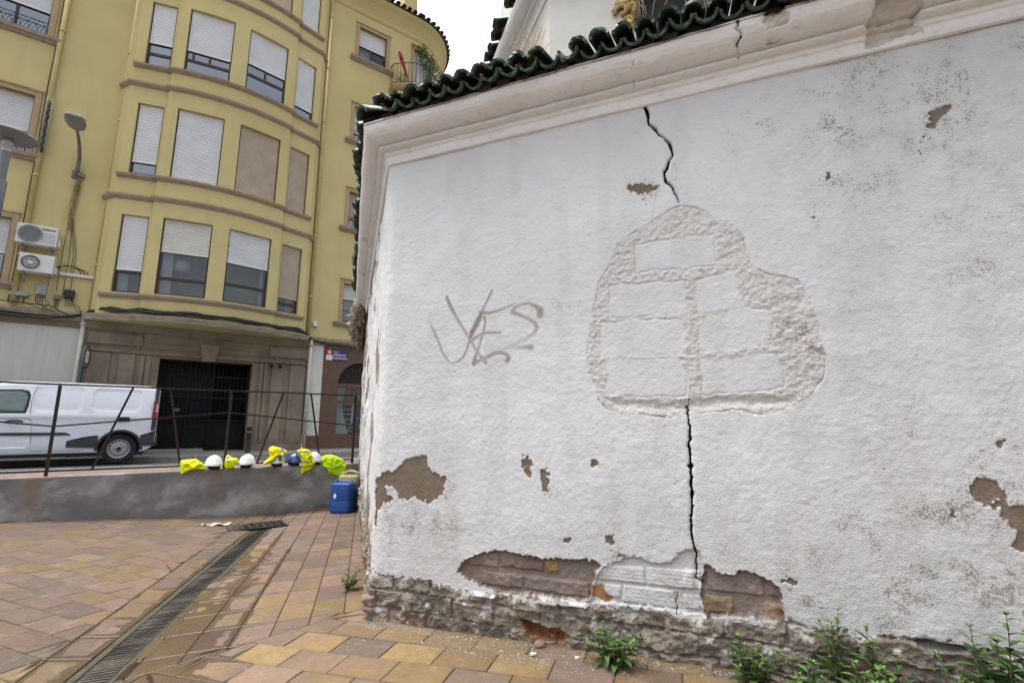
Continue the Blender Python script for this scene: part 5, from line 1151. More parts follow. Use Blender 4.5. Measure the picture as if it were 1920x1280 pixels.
mb = MB(); cable(mb, [(.14, 0, .05), (.2, .03, -.05), (.3, .04, .10), (.6, .04, .10), (.9, .04, -.02)], .008, 4); mb.build('cable', M_GREYP, t)
# street plate
sp = thing('street_sign', 'blue street name plate reading PASOS DE SANTIAGO on the brown shopfront', 'street sign', bl(4.21, -.062, 3.36), ROT_B)
M_BLUE = M('sign_blue', (.025, .03, .16), None, 5, .35); M_RED = M('sign_red', (.50, .035, .045), None, 5, .35); M_WHT = M('sign_white', (.72, .72, .72), None, 5, .4)
mb = MB(); mb.box(.20, .66, -.02, 0, .0, .34); mb.build('plate', M_BLUE, sp); mb = MB(); mb.box(0, .198, -.02, 0, .172, .34); mb.build('red_panel', M_RED, sp); mb = MB(); mb.box(0, .198, -.02, 0, 0, .17); mb.build('white_panel', M_WHT, sp)
mb = MB(); mb.add([(x, -.0215, z) for x, z in ((.06, .31), (.14, .31), (.14, .24), (.10, .20), (.06, .24))], [(0, 1, 2, 3, 4)]); mb.tube([(.1, -.022, .31), (.1, -.022, .33)], .012, 6); mb.build('crest', M_WHT, sp)
for tx, x, z, sz in (('CALLE', .225, .265, .055), ('PASOS DE', .225, .155, .092), ('SANTIAGO', .225, .045, .092)): text_mesh(tx, sz, M_WHT, sp, (x, -.021, z), (1, 0, 0), (0, 0, 1), .001, 'lettering', bold=.002)
# round traffic sign seen almost edge on
t = thing('traffic_sign', 'round red rimmed traffic sign on a dark green post beside the gateway', 'traffic sign', SD(-1.72, DF - .42, .47), ROT_B)
M_GRN = M('dark_green_paint', (.012, .035, .03), (.018, .045, .038), 9, .5); mb = MB(); mb.tube([(0, 0, 0), (0, 0, 2.72)], .045, 12); mb.lathe([(0, 2.74), (.05, 2.72), (.05, 2.70)], 12); mb.build('post', M_GRN, t)
def disc(r, x0, x1, mat, name, r0=0.0):
    mb = MB(); n = 40; c = math.cos(R(-9)); s_ = math.sin(R(-9)); vs = []
    for x in (x0, x1):
        for rr in ((r0, r) if r0 else (r,)):
            for k in range(n): a = 2 * math.pi * k / n; yy = rr * math.cos(a); vs.append((x * c - yy * s_, x * s_ + yy * c, 2.45 + rr * math.sin(a)))
    if r0: fs = [(k, (k + 1) % n, n + (k + 1) % n, n + k) for k in range(n)] + [(2 * n + k, 3 * n + k, 3 * n + (k + 1) % n, 2 * n + (k + 1) % n) for k in range(n)] + [(n + k, n + (k + 1) % n, 3 * n + (k + 1) % n, 3 * n + k) for k in range(n)]
    else: fs = [tuple(range(n))[::-1], tuple(range(n, 2 * n))] + [(k, (k + 1) % n, n + (k + 1) % n, n + k) for k in range(n)]
    mb.add(vs, fs); return mb.build(name, mat, t)
disc(.29, .055, .075, M('sign_face', (.17, .17, .17), None, 5, .6), 'sign_plate'); disc(.29, .076, .079, M('faded_red', (.085, .035, .032), None, 5, .6), 'rim', .25)
mb = MB(); c = math.cos(R(-9)); s_ = math.sin(R(-9))
for a, b in (((-.14, -.02), (.14, -.02)), ((-.06, -.14), (-.06, .14)), ((.06, -.14), (.06, .14)), ((-.14, .06), (.14, .06))): mb.bar((.08 * c - a[0] * s_, .08 * s_ + a[0] * c, 2.45 + a[1]), (.08 * c - b[0] * s_, .08 * s_ + b[0] * c, 2.45 + b[1]), .035, .004)
mb.build('symbol', M_WHT, t)
t = thing('bollard', 'dark grey round bollard at the right foot of the gateway', 'bollard', SD(2.12, DF - .45, .47), ROT_B); mb = MB(); mb.lathe([(.06, 0), (.06, .68), (.062, .68), (.062, .74), (0, .75)], 20); mb.build('post', M('bollard_grey', (.055, .06, .065), None, 6, .5), t); mb = MB(); mb.lathe([(.0605, .57), (.063, .575), (.063, .60), (.0605, .605)], 20); mb.build('band', M_GREYP, t)
# balcony things
def leaf_cluster(mb, c, rx, ry, rz, n, size, rng, mat=0, nm=2):
    for i in range(n):
        while True:
            d = Vector((rng.uniform(-1, 1), rng.uniform(-1, 1), rng.uniform(-1, 1)))
            if d.length < 1: break
        p = Vector(c) + Vector((d.x * rx, d.y * ry, d.z * rz)); a = Vector((rng.gauss(0, 1), rng.gauss(0, 1), rng.gauss(0, .6) - .3)).normalized(); b = a.orthogonal().normalized(); b = (b + a.cross(b) * rng.uniform(-1, 1)).normalized(); s = size * rng.uniform(.6, 1.3)
        mb.add([p, p + a * s * .5 + b * s * .32, p + a * s, p + a * s * .5 - b * s * .32], [(0, 1, 2, 3)], rng.randrange(nm))
M_VINE = M('vine_leaf', (.075, .16, .030), (.045, .10, .022), 40, .6, 0, 60, .3); M_VINE2 = M('vine_leaf_pale', (.13, .23, .05), (.09, .17, .035), 40, .6); M_POT = M('clay_pot', (.25, .12, .07), None, 9, .9)
rng = random.Random(31); t = thing('balcony_vine', 'bushy green climber trained against the door on the corner balcony', 'climbing plant', bl(7.3, -.15, 14.1), ROT_B); mb = MB()
for c, r, n in (((-.15, -.05, 2.1), (.28, .2, .3), 190), ((.1, -.05, 1.75), (.38, .22, .35), 260), ((.3, 0, 1.35), (.40, .25, .35), 260), ((.5, .12, 1.0), (.35, .25, .3), 170), ((.3, .0, 1.6), (.5, .2, .3), 150)): leaf_cluster(mb, c, *r, n, .095, rng)
mb.build('foliage', [M_VINE, M_VINE2], t); mb = MB(); mb.tube([(.15, 0, .2), (.1, .03, .8), (.05, 0, 1.5), (-.05, 0, 2.1)], [.02, .016, .012, .006], 6); mb.build('stem', M_WOODF, t); mb = MB(); mb.lathe([(0, 0), (.13, 0), (.17, .28), (.18, .30), (.15, .30)], 16, (.15, 0, 0)); mb.build('pot', M_POT, t)
t = thing('potted_plant', 'small loose plant behind the balcony railing, left of the climber', 'potted plant', bl(6.35, -.35, 14.1), ROT_B); mb = MB(); leaf_cluster(mb, (0, 0, .38), .28, .2, .22, 150, .07, rng); mb.build('foliage', [M_VINE, M('dull_leaf', (.10, .10, .05), None, 30, .7)], t); mb = MB(); mb.lathe([(0, 0), (.09, 0), (.12, .2), (.10, .2)], 14); mb.build('pot', M_POT, t)
t = thing('closed_parasol', 'closed red parasol leaning out over the balcony railing', 'parasol', bl(6.28, -.5, 14.15), ROT_B); mb = MB(); A_, B_ = Vector((.28, .05, .05)), Vector((-.28, -.12, 1.18))
mb.tube([A_ + (B_ - A_) * f for f in (.25, .4, .6, .8, .93, 1.0)], [.028, .045, .06, .072, .07, .03], 12); mb.build('canopy', M('faded_red_cloth', (.42, .045, .05), (.30, .03, .035), 12, .8, .003, 40, .2), t); mb = MB(); mb.tube([A_, A_ + (B_ - A_) * .3], .018, 8); mb.build('pole', M_GREYP, t); mb = MB(); q = A_ + (B_ - A_) * .78; mb.tube([q - (B_ - A_) * .02, q + (B_ - A_) * .02], .078, 12); mb.build('strap', M_BLK, t)
# in the shop window
t = thing('wheelchair', 'white framed wheelchair with blue back standing in the arched shop window', 'wheelchair', bl(5.28, .42, .96), ROT_B)
mb = MB(); fr = lambda pts, r=.022: mb.tube(pts, r, 8)
fr([(-.45, -.1, .98), (-.30, -.1, 1.0), (.15, -.1, 1.0)]); fr([(-.45, -.1, .98), (-.40, -.1, .9), (-.25, -.1, .25), (-.15, -.1, .12), (0, -.1, .10)]); fr([(.02, -.1, 1.0), (.0, -.1, .3), (-.12, -.1, .12)], .03)
for z in (.32, .48, .66, .82): fr([(-.36 + (.98 - z) * .12, -.1, z), (.0, -.1, z)], .014)
mb.build('frame', M_WHT, t); mb = MB(); mb.box(.05, .32, -.08, -.02, .25, .88); mb.build('backrest', M('seat_blue', (.03, .05, .22), None, 6, .7), t, .05)
mb = MB(); mb.tube([(.25 + .26 * math.cos(2 * math.pi * k / 32), -.14, .27 + .26 * math.sin(2 * math.pi * k / 32)) for k in range(33)], .016, 6)
for k in range(8): a = math.pi * 2 * k / 8; mb.tube([(.25, -.14, .27), (.25 + .26 * math.cos(a), -.14, .27 + .26 * math.sin(a))], .004, 4)
mb.build('wheel', M_GREYP, t)
t = thing('poster', 'dark purple poster of figures hanging in the arched shop window', 'poster', bl(5.12, .14, 1.98 - .05), ROT_B)
pm = NT('printed_poster'); n_ = pm.noise(9, 5, .7, col=False); cc = pm.mix(pm.ramp(n_, .42, .55), (.02, .012, .04), (.20, .10, .07)); cc = pm.mix(pm.ramp(pm.noise(17, 3, .6), .62, .68), cc, (.40, .33, .12)); pm.fin(cc, .4)
mb = MB(); mb.box(-.28, .18, -.012, 0, .05, .62); mb.box(.22, .55, -.012, 0, .10, .55); mb.build('sheet', pm.mat, t)

# ================================================================ NEAR STREET LAMP AT THE LEFT EDGE
dL = ray(8, 300); k_ = 6.3 / dL[1]; lx, ly, lz = dL[0] * k_, 6.3, CAM_H + dL[2] * k_; lz += .11; lg = SW_Z - .02
t = thing('street_lamp', 'grey disc topped lamp post at the left edge of the view', 'street lamp', (lx, ly, lg))
H_ = lz - lg; M_LPG = M('lamp_post_grey', (.16, .17, .18), (.13, .135, .14), 5, .42, 0, 60, .5, metallic=.4); M_LDISC = M('lamp_underside', (.17, .17, .18), (.21, .21, .215), 5, .45)
mb = MB(); mb.lathe([(.052, 0), (.052, H_ + .02)], 28); mb.lathe([(.09, 0), (.09, .02), (.06, .03)], 28); mb.build('post', M_LPG, t)
mb = MB(); mb.lathe([(.053, H_ + .021), (.053, H_ + .10), (.062, H_ + .105), (.062, H_ + .20), (.0, H_ + .20)], 28); mb.build('collar', M('brushed_collar', (.45, .45, .44), None, 8, .35, metallic=.5), t)
mb = MB(); z = H_ + .20; mb.lathe([(.05, z), (.10, z + .010), (.20, z + .022), (.285, z + .045)], 48); mb.build('diffuser', M_LDISC, t); mb = MB(); mb.lathe([(.286, z + .044), (.302, z + .050), (.308, z + .062), (.30, z + .075), (.20, z + .12), (.0, z + .14)], 48); mb.build('shade', M_ACG, t)
mb = MB(); zs = H_ - .42; mb.lathe([(.053, zs - .95), (.072, zs - .95), (.074, zs - .02), (.066, zs), (.053, zs + .005)], 28); mb.build('sleeve', M_LPG, t)

# ================================================================ VAN
def build_van():
    t = thing('parked_van', 'white panel van with black side trim parked in the street, its back beside the gateway', 'van', SD(-.05, 13.79, .418), ROT_B)
    Lv, Wv = 4.28, 1.80
    M_VP = M('white_van_paint', (.63, .66, .70), (.61, .64, .68), 1.5, .28, 0, 60, .5, coat=.5); M_CLAD = M('grey_black_plastic', (.028, .030, .034), (.04, .042, .045), 20, .6); M_TYRE = M('tyre_rubber', (.018, .018, .019), (.028, .027, .026), 14, .85, .002, 60, .2); M_RIM = M('steel_rim', (.34, .345, .35), (.28, .28, .29), 9, .4, 0, 60, .5, metallic=.5)
    X = np.array([0, .012, .035, .07, .12] + list(np.arange(.15, 4.05, .02)) + [4.08, 4.14, 4.20, 4.25, 4.28])
    def top(x):
        return np.interp(x, [0, .03, .08, .18, .6, 1.6, 2.4, 2.7, 2.95, 3.25, 3.5, 3.7, 4.0, 4.15, 4.25, 4.28], [1.655, 1.695, 1.72, 1.738, 1.75, 1.755, 1.745, 1.72, 1.60, 1.37, 1.14, 1.06, .96, .86, .70, .62])
    def bot(x): return np.interp(x, [0, .05, .2, 3.9, 4.2, 4.28], [.46, .34, .245, .22, .26, .36])
    def endin(x): return np.interp(x, [0, .012, .035, .07, .12, .2], [.10, .066, .038, .016, .004, 0]) + np.interp(x, [3.6, 3.9, 4.1, 4.2, 4.28], [0, .05, .13, .22, .36])
    def inset(z): return .13 * np.clip((z - .98) / .75, 0, 1.2) ** 1.6 + .045 * np.clip((.45 - z) / .25, 0, 1) ** 2
    def rr(x, z, cx, cz, hx, hz, r):
        dx = np.abs(x - cx) - hx + r; dz = np.abs(z - cz) - hz + r
        return np.hypot(np.maximum(dx, 0), np.maximum(dz, 0)) + np.minimum(np.maximum(dx, dz), 0) - r
    def press(x, z):
        d1 = rr(x, z, .745, 1.355, .42, .245, .12); d2 = rr(x, z, 1.705, 1.355, .385, .265, .12)
        p = .016 * sst(.012, -.03, np.minimum(d1, d2))
        p = p - .012 * np.exp(-((z - .98 - .02 * np.sin(x)) / .05) ** 2) * sst(.1, .3, x) * sst(3.5, 3.2, x)
        return p
    ns = 44; sec = []
    for x in X:
        zt, zb = float(top(x)), float(bot(x)); zs = max(zb + .1, zt - .15); S = []
        for k in range(ns): z = zb + (zs - zb) * k / (ns - 1); S.append((float(inset(z) + endin(x) + press(x, z)), z))
        y0, z0 = S[-1]; nr = 9
        for k in range(1, nr + 1):
            a = math.pi / 2 * k / nr; S.append((y0 + .20 * (1 - math.cos(a)) ** 1.0, z0 + (zt - z0 - .03) * math.sin(a)))
        for k in range(1, 5): S.append((S[ns + nr - 1][0] + (Wv / 2 - S[ns + nr - 1][0]) * k / 4, zt - .03 + .03 * math.sin(math.pi / 2 * k / 4)))
        full = S + [(Wv - y, z) for y, z in S[-2::-1]]
        sec.append([(-x, y, z) for y, z in full])
    n = len(sec[0]); mb = MB()
    vs = [v for s in sec for v in s]
    fs = [(i * n + j, (i + 1) * n + j, (i + 1) * n + (j + 1) % n, i * n + (j + 1) % n) for i in range(len(sec) - 1) for j in range(n)]
    mb.add(vs, fs, 0, True); mb.f += [list(range(n)), list(range((len(sec) - 1) * n, len(sec) * n))[::-1]]; mb.m += [0, 0]; mb.sm += [False, False]
    body = mb.build('body', M_VP, t)
    WX = (-.62, -3.32); WZ = .31
    cut = MB()
    for wx in WX:
        for y0, y1 in ((-.2, .30), (Wv - .30, Wv + .2)):
            k = 48; v = [(wx + .365 * math.cos(2 * math.pi * i / k), y, WZ + .365 * math.sin(2 * math.pi * i / k)) for y in (y0, y1) for i in range(k)]
            cut.add(v, [tuple(range(k)), tuple(range(2 * k - 1, k - 1, -1))] + [(i, k + i, k + (i + 1) % k, (i + 1) % k) for i in range(k)])
    me = body.data; bm = bmesh.new(); bm.from_mesh(me); bmesh.ops.recalc_face_normals(bm, faces=bm.faces); bm.to_mesh(me); bm.free()
    co = cut.build('cutter', M_CLAD); bm = bmesh.new(); bm.from_mesh(co.data); bmesh.ops.recalc_face_normals(bm, faces=bm.faces); bm.to_mesh(co.data); bm.free()
    body.data.materials.append(M_CLAD); co.parent = t
    md = body.modifiers.new('arches', 'BOOLEAN'); md.operation = 'DIFFERENCE'; md.object = co; md.solver = 'EXACT'
    bpy.context.view_layer.update()
    dg = bpy.context.evaluated_depsgraph_get(); nm = bpy.data.meshes.new_from_object(body.evaluated_get(dg)); body.modifiers.clear(); body.data = nm; bpy.data.objects.remove(co)
    side = lambda x, z: float(inset(np.array(z)) + endin(np.array(x)) + press(np.array(x), np.array(z)))
    sf = lambda x, z, o=.004: (-x, side(x, z) - o, z)
    def patch(pts_fn, nu, nv, mat, name, o=.004, parent=t, thick=True):
        mb = MB(); vs = [sf(*pts_fn(i / (nu - 1), j / (nv - 1)), o) for i in range(nu) for j in range(nv)]; mb.add(vs, [tuple(f) for f in grid_faces(nu, nv)], 0, True)
        if thick:
            rim = [i * nv for i in range(nu)] + [(nu - 1) * nv + j for j in range(1, nv)] + [i * nv + nv - 1 for i in range(nu - 2, -1, -1)] + [j for j in range(nv - 2, 0, -1)]
            b = len(mb.v); mb.v += [(vs[i][0], vs[i][1] + o + .01, vs[i][2]) for i in rim]; k = len(rim)
            for i in range(k): mb.f.append([rim[i], rim[(i + 1) % k], b + (i + 1) % k, b + i]); mb.m.append(0); mb.sm.append(False)
        return mb.build(name, mat, parent)
    def gap(pts, w=.007, name='door_gap', parent=t, mat=M_CLAD, o=.0035):
        mb = MB(); mb.tube([sf(x, z, o - w * .5) for x, z in pts], w * .6, 5); return mb.build(name, mat, parent)
    # cab door: outline, window, handle
    door = patch(lambda u, v: (2.09 + u * (1.12 + .0) + .10 * (v > .99) * 0 - .05 * math.sin(math.pi * min(1, v)) * (1 - u) , .36 + v * .60), 24, 16, M_VP, 'door', .003)
    gap([(2.02, .34), (2.03, .5), (2.06, .8), (2.10, 1.05), (2.12, 1.3), (2.10, 1.5), (2.07, 1.63)], name='door_gap', parent=door); gap([(3.2, .34), (3.22, .6), (3.2, .98)], name='door_gap', parent=door)
    winp = [(2.19, 1.07), (2.165, 1.2), (2.16, 1.40), (2.20, 1.49), (2.30, 1.515), (2.62, 1.50), (2.85, 1.40), (3.10, 1.16), (3.16, 1.07)]
    def poly_patch(P, name, mat, o, parent):
        mb = MB(); c = (sum(p[0] for p in P) / len(P), sum(p[1] for p in P) / len(P)); k = len(P); vs = [sf(*c, o)]; rings = 6
        for r_ in range(1, rings + 1):
            for p in P: vs.append(sf(c[0] + (p[0] - c[0]) * r_ / rings, c[1] + (p[1] - c[1]) * r_ / rings, o if r_ < rings else .0))
        fs = [(0, 1 + i, 1 + (i + 1) % k) for i in range(k)] + [(1 + r_ * k + i, 1 + r_ * k + k + i, 1 + r_ * k + k + (i + 1) % k, 1 + r_ * k + (i + 1) % k) for r_ in range(rings - 1) for i in range(k)]
        mb.add(vs, fs, 0, True); return mb.build(name, mat, parent)
    def dense(P, m=4): return [(P[i][0] + (P[(i + 1) % len(P)][0] - P[i][0]) * k / m, P[i][1] + (P[(i + 1) % len(P)][1] - P[i][1]) * k / m) for i in range(len(P)) for k in range(m)]
    c0 = (2.6, 1.28); out_ = [(c0[0] + (x - c0[0]) * 1.04, c0[1] + (z - c0[1]) * 1.10) for x, z in winp]
    wf = poly_patch(dense(out_), 'window_seal', M_BLK, .006, door); vg = NT('tinted_van_glass'); vg.fin(vg.mix(vg.ramp(vg.noise(1.2, 3), .4, .6), (.12, .155, .14), (.17, .21, .19)), .06, spec=.6); poly_patch(dense(winp), 'door_window', vg.mat, .010, door)
    mb = MB(); mb.tube([sf(2.19, .885, .02), sf(2.26, .905, .035), sf(2.38, .90, .035), sf(2.44, .88, .02)], [.015, .02, .02, .015], 8); mb.build('handle', M_CLAD, door)
    patch(lambda u, v: (1.44 + u * (1.76 - .0), .605 + v * (.062 * (1 - 0) ) * min(1, .25 + u * 16)), 40, 4, M_CLAD, 'side_trim', .014)
    # black cladding round the back wheel and up into the bumper
    def ring_patch(a0, a1, r0, r1, name):
        mb = MB(); na = 26; nb = 5; vs = []
        for i in range(na):
            a = a0 + (a1 - a0) * i / (na - 1)
            for j in range(nb):
                r_ = r0 + (r1(a) - r0) * j / (nb - 1); x = .62 - r_ * math.cos(a); z = WZ + r_ * math.sin(a); x = min(max(x, .015), 4.2); vs.append((*sf(x, max(.28, z), .016 if 0 < j < nb - 1 else .004),))
        mb.add(vs, [tuple(f) for f in grid_faces(na, nb)], 0, True); return mb.build(name, M_CLAD, t)
    ring_patch(R(-4), R(184), .366, lambda a: .415, 'wheel_arch_trim')
    # pointed sill cladding ahead of the rear wheel
    patch(lambda u, v: (.99 + u * .50, .33 + .03 * u + v * (.27 - .14 * u ** 1.5)), 20, 8, M_CLAD, 'sill_cladding', .015)
    patch(lambda u, v: (.012 + u * .26, .36 + v * (.34 - .10 * u)), 14, 10, M_CLAD, 'rear_bumper', .014)
    mb = MB(); mb.box(-.06, .045, .09, Wv - .09, .36, .60); mb.build('rear_bumper', M_CLAD, t, .02)
    patch(lambda u, v: (.010 + u * .085, .70 + v * .55), 8, 12, M_CLAD, 'lamp_surround', .010)
    patch(lambda u, v: (.012 + u * .075, 1.36 + v * .30), 8, 10, M_CLAD, 'pillar_trim', .010)
    tl = patch(lambda u, v: (.008 + u * .095, .97 + v * .385), 8, 12, M('red_lens', (.30, .012, .018), (.22, .01, .014), 30, .15, 0, 60, .6), 'tail_light', .016); patch(lambda u, v: (.006 + u * .035, 1.12 + v * .19), 5, 6, M('clear_lens', (.55, .45, .44), None, 9, .15), 'reversing_lens', .022, tl)
    patch(lambda u, v: (.012 + u * .05, .53 + v * .10), 5, 5, M('red_reflector', (.12, .01, .02), None, 5, .3), 'reflector', .022)
    patch(lambda u, v: (.495 + u * .20, .895 + v * .10), 8, 6, M_BLK, 'sliding_door_handle', .018)
    gap([(1.34, 1.67), (2.06, 1.67)], .006); gap([(.16, 1.66), (.14, 1.2), (.13, .72)], .006)
    gap([(2.0, .30), (1.2, .30)], .006, 'sill_gap')
    mb = MB(); mb.box(-3.95, -.20, .12, Wv - .12, .16, .30); mb.build('underbody', M_BLK, t)
    for wx in WX:
        for y, sg in ((.02, 1), (Wv - .02, -1)):
            w = MB(); pr = [(.20, .02), (.26, .012), (.30, .018), (.314, .04), (.317, .07), (.317, .14), (.31, .17), (.27, .19), (.2, .19)]; k = 48
            vs = [(wx + r_ * math.cos(2 * math.pi * j / k), y + sg * d, WZ + r_ * math.sin(2 * math.pi * j / k)) for r_, d in pr for j in range(k)]; w.add(vs, [(i * k + j, i * k + (j + 1) % k, (i + 1) * k + (j + 1) % k, (i + 1) * k + j) for i in range(len(pr) - 1) for j in range(k)], 0, True)
            wh = w.build('wheel', M_TYRE, t)
            w = MB(); pr = [(.203, .018), (.198, .012), (.188, .022), (.178, .045), (.150, .05), (.135, .035), (.10, .030), (.075, .045), (.06, .028), (.03, .025), (0, .025)]
            vs = [(wx + r_ * math.cos(2 * math.pi * j / k), y + sg * d, WZ + r_ * math.sin(2 * math.pi * j / k)) for r_, d in pr for j in range(k)]; w.add(vs, [(i * k + j, i * k + (j + 1) % k, (i + 1) * k + (j + 1) % k, (i + 1) * k + j) for i in range(len(pr) - 1) for j in range(k)], 0, True); 
            for q in range(16):
                a = 2 * math.pi * q / 16; c = Vector((wx + .163 * math.cos(a), y + sg * .044, WZ + .163 * math.sin(a))); w.add([c + Vector((math.cos(b) * .013, -sg * .004, math.sin(b) * .013)) for b in [2 * math.pi * k2 / 10 for k2 in range(10)]], [tuple(range(10)) if sg < 0 else tuple(range(9, -1, -1))], 1)
            w.add([(wx + .045 * math.cos(2 * math.pi * j / 16), y + sg * .024, WZ + .045 * math.sin(2 * math.pi * j / 16)) for j in range(16)], [tuple(range(16))], 1); w.build('rim', [M_RIM, M_BLK], wh)
    mb = MB(); vs = []                                                 # windscreen, lamps, mirror: out of the photograph but part of the van
    for i in range(9):
        x = 2.80 + .60 * i / 8
        for j in range(9): yy = .2 + (Wv - .4) * j / 8; vs.append((-x, yy, float(top(x)) + .006 - .02 * abs(j - 4) / 4))
    mb.add(vs, [tuple(f) for f in grid_faces(9, 9)], 0, True); mb.build('windscreen', vg.mat, t)
    for y in (.12, Wv - .42): mb = MB(); mb.box(-4.2, -3.95, y, y + .3, .72, .86); mb.build('headlight', M_GREYP, t, .03)
    mb = MB(); mb.box(-3.12, -2.98, -.2, -.02, 1.02, 1.22); mb.build('mirror', M_BLK, t, .03)
build_van()
# ================================================================ RAILING ON THE LOW WALL
M_RUST = M('dark_rusty_steel', (.022, .017, .015), (.042, .028, .021), 25, .75, .001, 90, .25)
FDD = SW + .11
rl = thing('railing', 'thin dark steel railing of upright and slanting bars on the low grey wall', 'railing', SD(0, FDD), ROT_B)
ZT, ZB = 1.705, .69
per = 1.79
posts = []
for k in range(-3, 1):
    o_ = k * 2 * per
    posts += [(-1.02 + o_, -1.02 + o_, 1), (-.614 + o_, -.32 + o_, 0), (.278 + o_, .074 + o_, 0), (.79 + o_, .79 + o_, 1), (1.195 + o_, 1.47 + o_, 0), (2.06 + o_, 1.867 + o_, 0)]
posts.append((2.56, 2.56, 1))
for b, tp, main in posts:
    if b < -9: continue
    mb = MB(); z0 = .60 if main else ZB; w = .032 if main else .026
    y_ = 0.0 if main else .004
    mb.obox((b, y_, z0), Vector((1, 0, 0)), (0, 1, 0), Vector((tp - b, 0, ZT - z0)), (-w / 2, w / 2), (-.006, .006) if not main else (-.016, .016), (0, 1 - (.012 if main else .010)))
    mb.build('post', M_RUST, rl)
mb = MB(); mb.box(-9, 2.575, -.016, .016, ZT - .010, ZT + .010); mb.build('top_rail', M_RUST, rl)
mb = MB(); mb.box(-9, 2.56, -.008, .0025, ZB - .012, ZB + .010); mb.build('bottom_rail', M_RUST, rl)
zz = [(2.557, 1.216), (.785, 1.40), (-1.02, 1.205), (-2.79, 1.40), (-4.58, 1.205), (-6.37, 1.4), (-8.16, 1.205)]
for (a, za), (b, zb) in zip(zz, zz[1:]): mb = MB(); mb.bar((a, -.012, za), (b, -.012, zb), .010, .018); mb.build('middle_rail', M_RUST, rl)

# ================================================================ HELMETS
WT = .629
def LS(px, py): dd = SW; p = on_plane(px, py, (FN[0] * dd, FN[1] * dd, 0), (FN[0], FN[1], 0)); return (p[0] * FD[0] + p[1] * FD[1], p[2])
M_HW = M('white_shell', (.66, .67, .67), (.62, .63, .63), 3, .22, 0, 60, .5, coat=.3); M_HB = M('blue_shell', (.025, .045, .16), (.02, .035, .12), 3, .25, 0, 60, .5, coat=.3); M_HL = M('lilac_white_shell', (.52, .52, .66), (.48, .48, .62), 3, .3, 0, 60, .5); M_HGN = M('green_stripe', (.03, .20, .06), None, 3, .3)
def helmet(s, d, label, mat, yaw=0.0, tilt=0.0, green=False, sc=1.0):
    t = thing('safety_helmet', label, 'helmet', SD(s, d, WT), ROT_B + yaw, 'safety helmets left along the low wall')
    n, k = 40, 12; vs = []; A_, B_, H_ = .105 * sc, .132 * sc, .135 * sc; zb = .052 * sc
    for i in range(k + 1):
        f = i / k; el = math.pi / 2 * f
        for j in range(n):
            a = 2 * math.pi * j / n; c = math.cos(el) ** .82; x = A_ * c * math.cos(a); y = B_ * c * math.sin(a); z = zb + H_ * math.sin(el) ** .95
            rg = .006 * sst(.35, .15, abs(x) / A_) * sst(.1, .4, math.sin(el)) if i > 1 else 0
            flare = .017 * (1 - f) ** 7 + (.032 * max(0, -math.sin(a)) ** 3 * (1 - f) ** 10)
            vs.append((x * (1 + flare * 6), y * (1 + flare * 6) , z + float(rg)))
    fs = [(i * n + j, i * n + (j + 1) % n, (i + 1) * n + (j + 1) % n, (i + 1) * n + j) for i in range(k) for j in range(n)]
    mb = MB(); mb.add(vs, fs, 0, True)
    b = len(mb.v); mb.v += [(v[0] * .96, v[1] * .96, v[2] - .004) for v in vs[:n]] + [(v[0] * .9, v[1] * .9, v[2] + .03) for v in vs[:n]]
    for q0, q1 in ((0, b), (b, b + n)):
        for j in range(n): mb.f.append([q0 + (j + 1) % n, q0 + j, q1 + j, q1 + (j + 1) % n]); mb.m.append(0); mb.sm.append(False)
    mats = [mat]
    if green:
        mats.append(M_HGN)
        for i, f in enumerate(fs):
            c = sum((Vector(vs[q]) for q in f), Vector()) / 4
            if c.y < -.02 and .0 < c.x < .045 * sc and c.z < zb + H_ * .75: mb.m[i] = 1
    mb.build('shell', mats, t)
    mb = MB(); band = [(.066 * sc * math.cos(a), .088 * sc * math.sin(a), .032 * sc) for a in [2 * math.pi * j / 32 for j in range(33)]]; 
    for p, q in zip(band, band[1:]): mb.obox(p, Vector(q) - Vector(p), Vector((p[0], p[1], 0)).normalized(), (0, 0, 1), (0, 1), (-.003, .003), (-.018 * sc, .030 * sc))
    for a in (.6, 2.2, 4.0, 5.4): mb.tube([(.09 * sc * math.cos(a), .11 * sc * math.sin(a), .05 * sc), (.06 * sc * math.cos(a), .07 * sc * math.sin(a), .12 * sc), (0, 0, .15 * sc)], .007, 4)
    mb.tube([(-.068 * sc, -.03, .03), (-.045, -.088 * sc, .014), (0, -.100 * sc, .012), (.045, -.088 * sc, .014), (.068 * sc, -.03, .03)], .011, 6); mb.build('harness', M_BLK, t)
    return t
s_ = lambda px, py=874: LS(px, py)[0]
helmet(s_(400) + .01, SW + .10, 'white hard hat between the big plain yellow vest and a railing post', M_HW, .15)
helmet(s_(463) + .01, SW + .10, 'white hard hat standing alone and clear of the vests, second from the left', M_HW, -.35)
helmet(s_(519) + .01, SW + .10, 'white hard hat with a green stripe, half covered by a yellow vest', M_HW, .0, green=True)
helmet(s_(551) + .01, SW + .10, 'dark blue hard hat beside the hanging striped vest', M_HB, .2)
helmet(s_(590) + .01, SW + .13, 'lilac white hard hat behind the hanging striped vest', M_HL, .5)

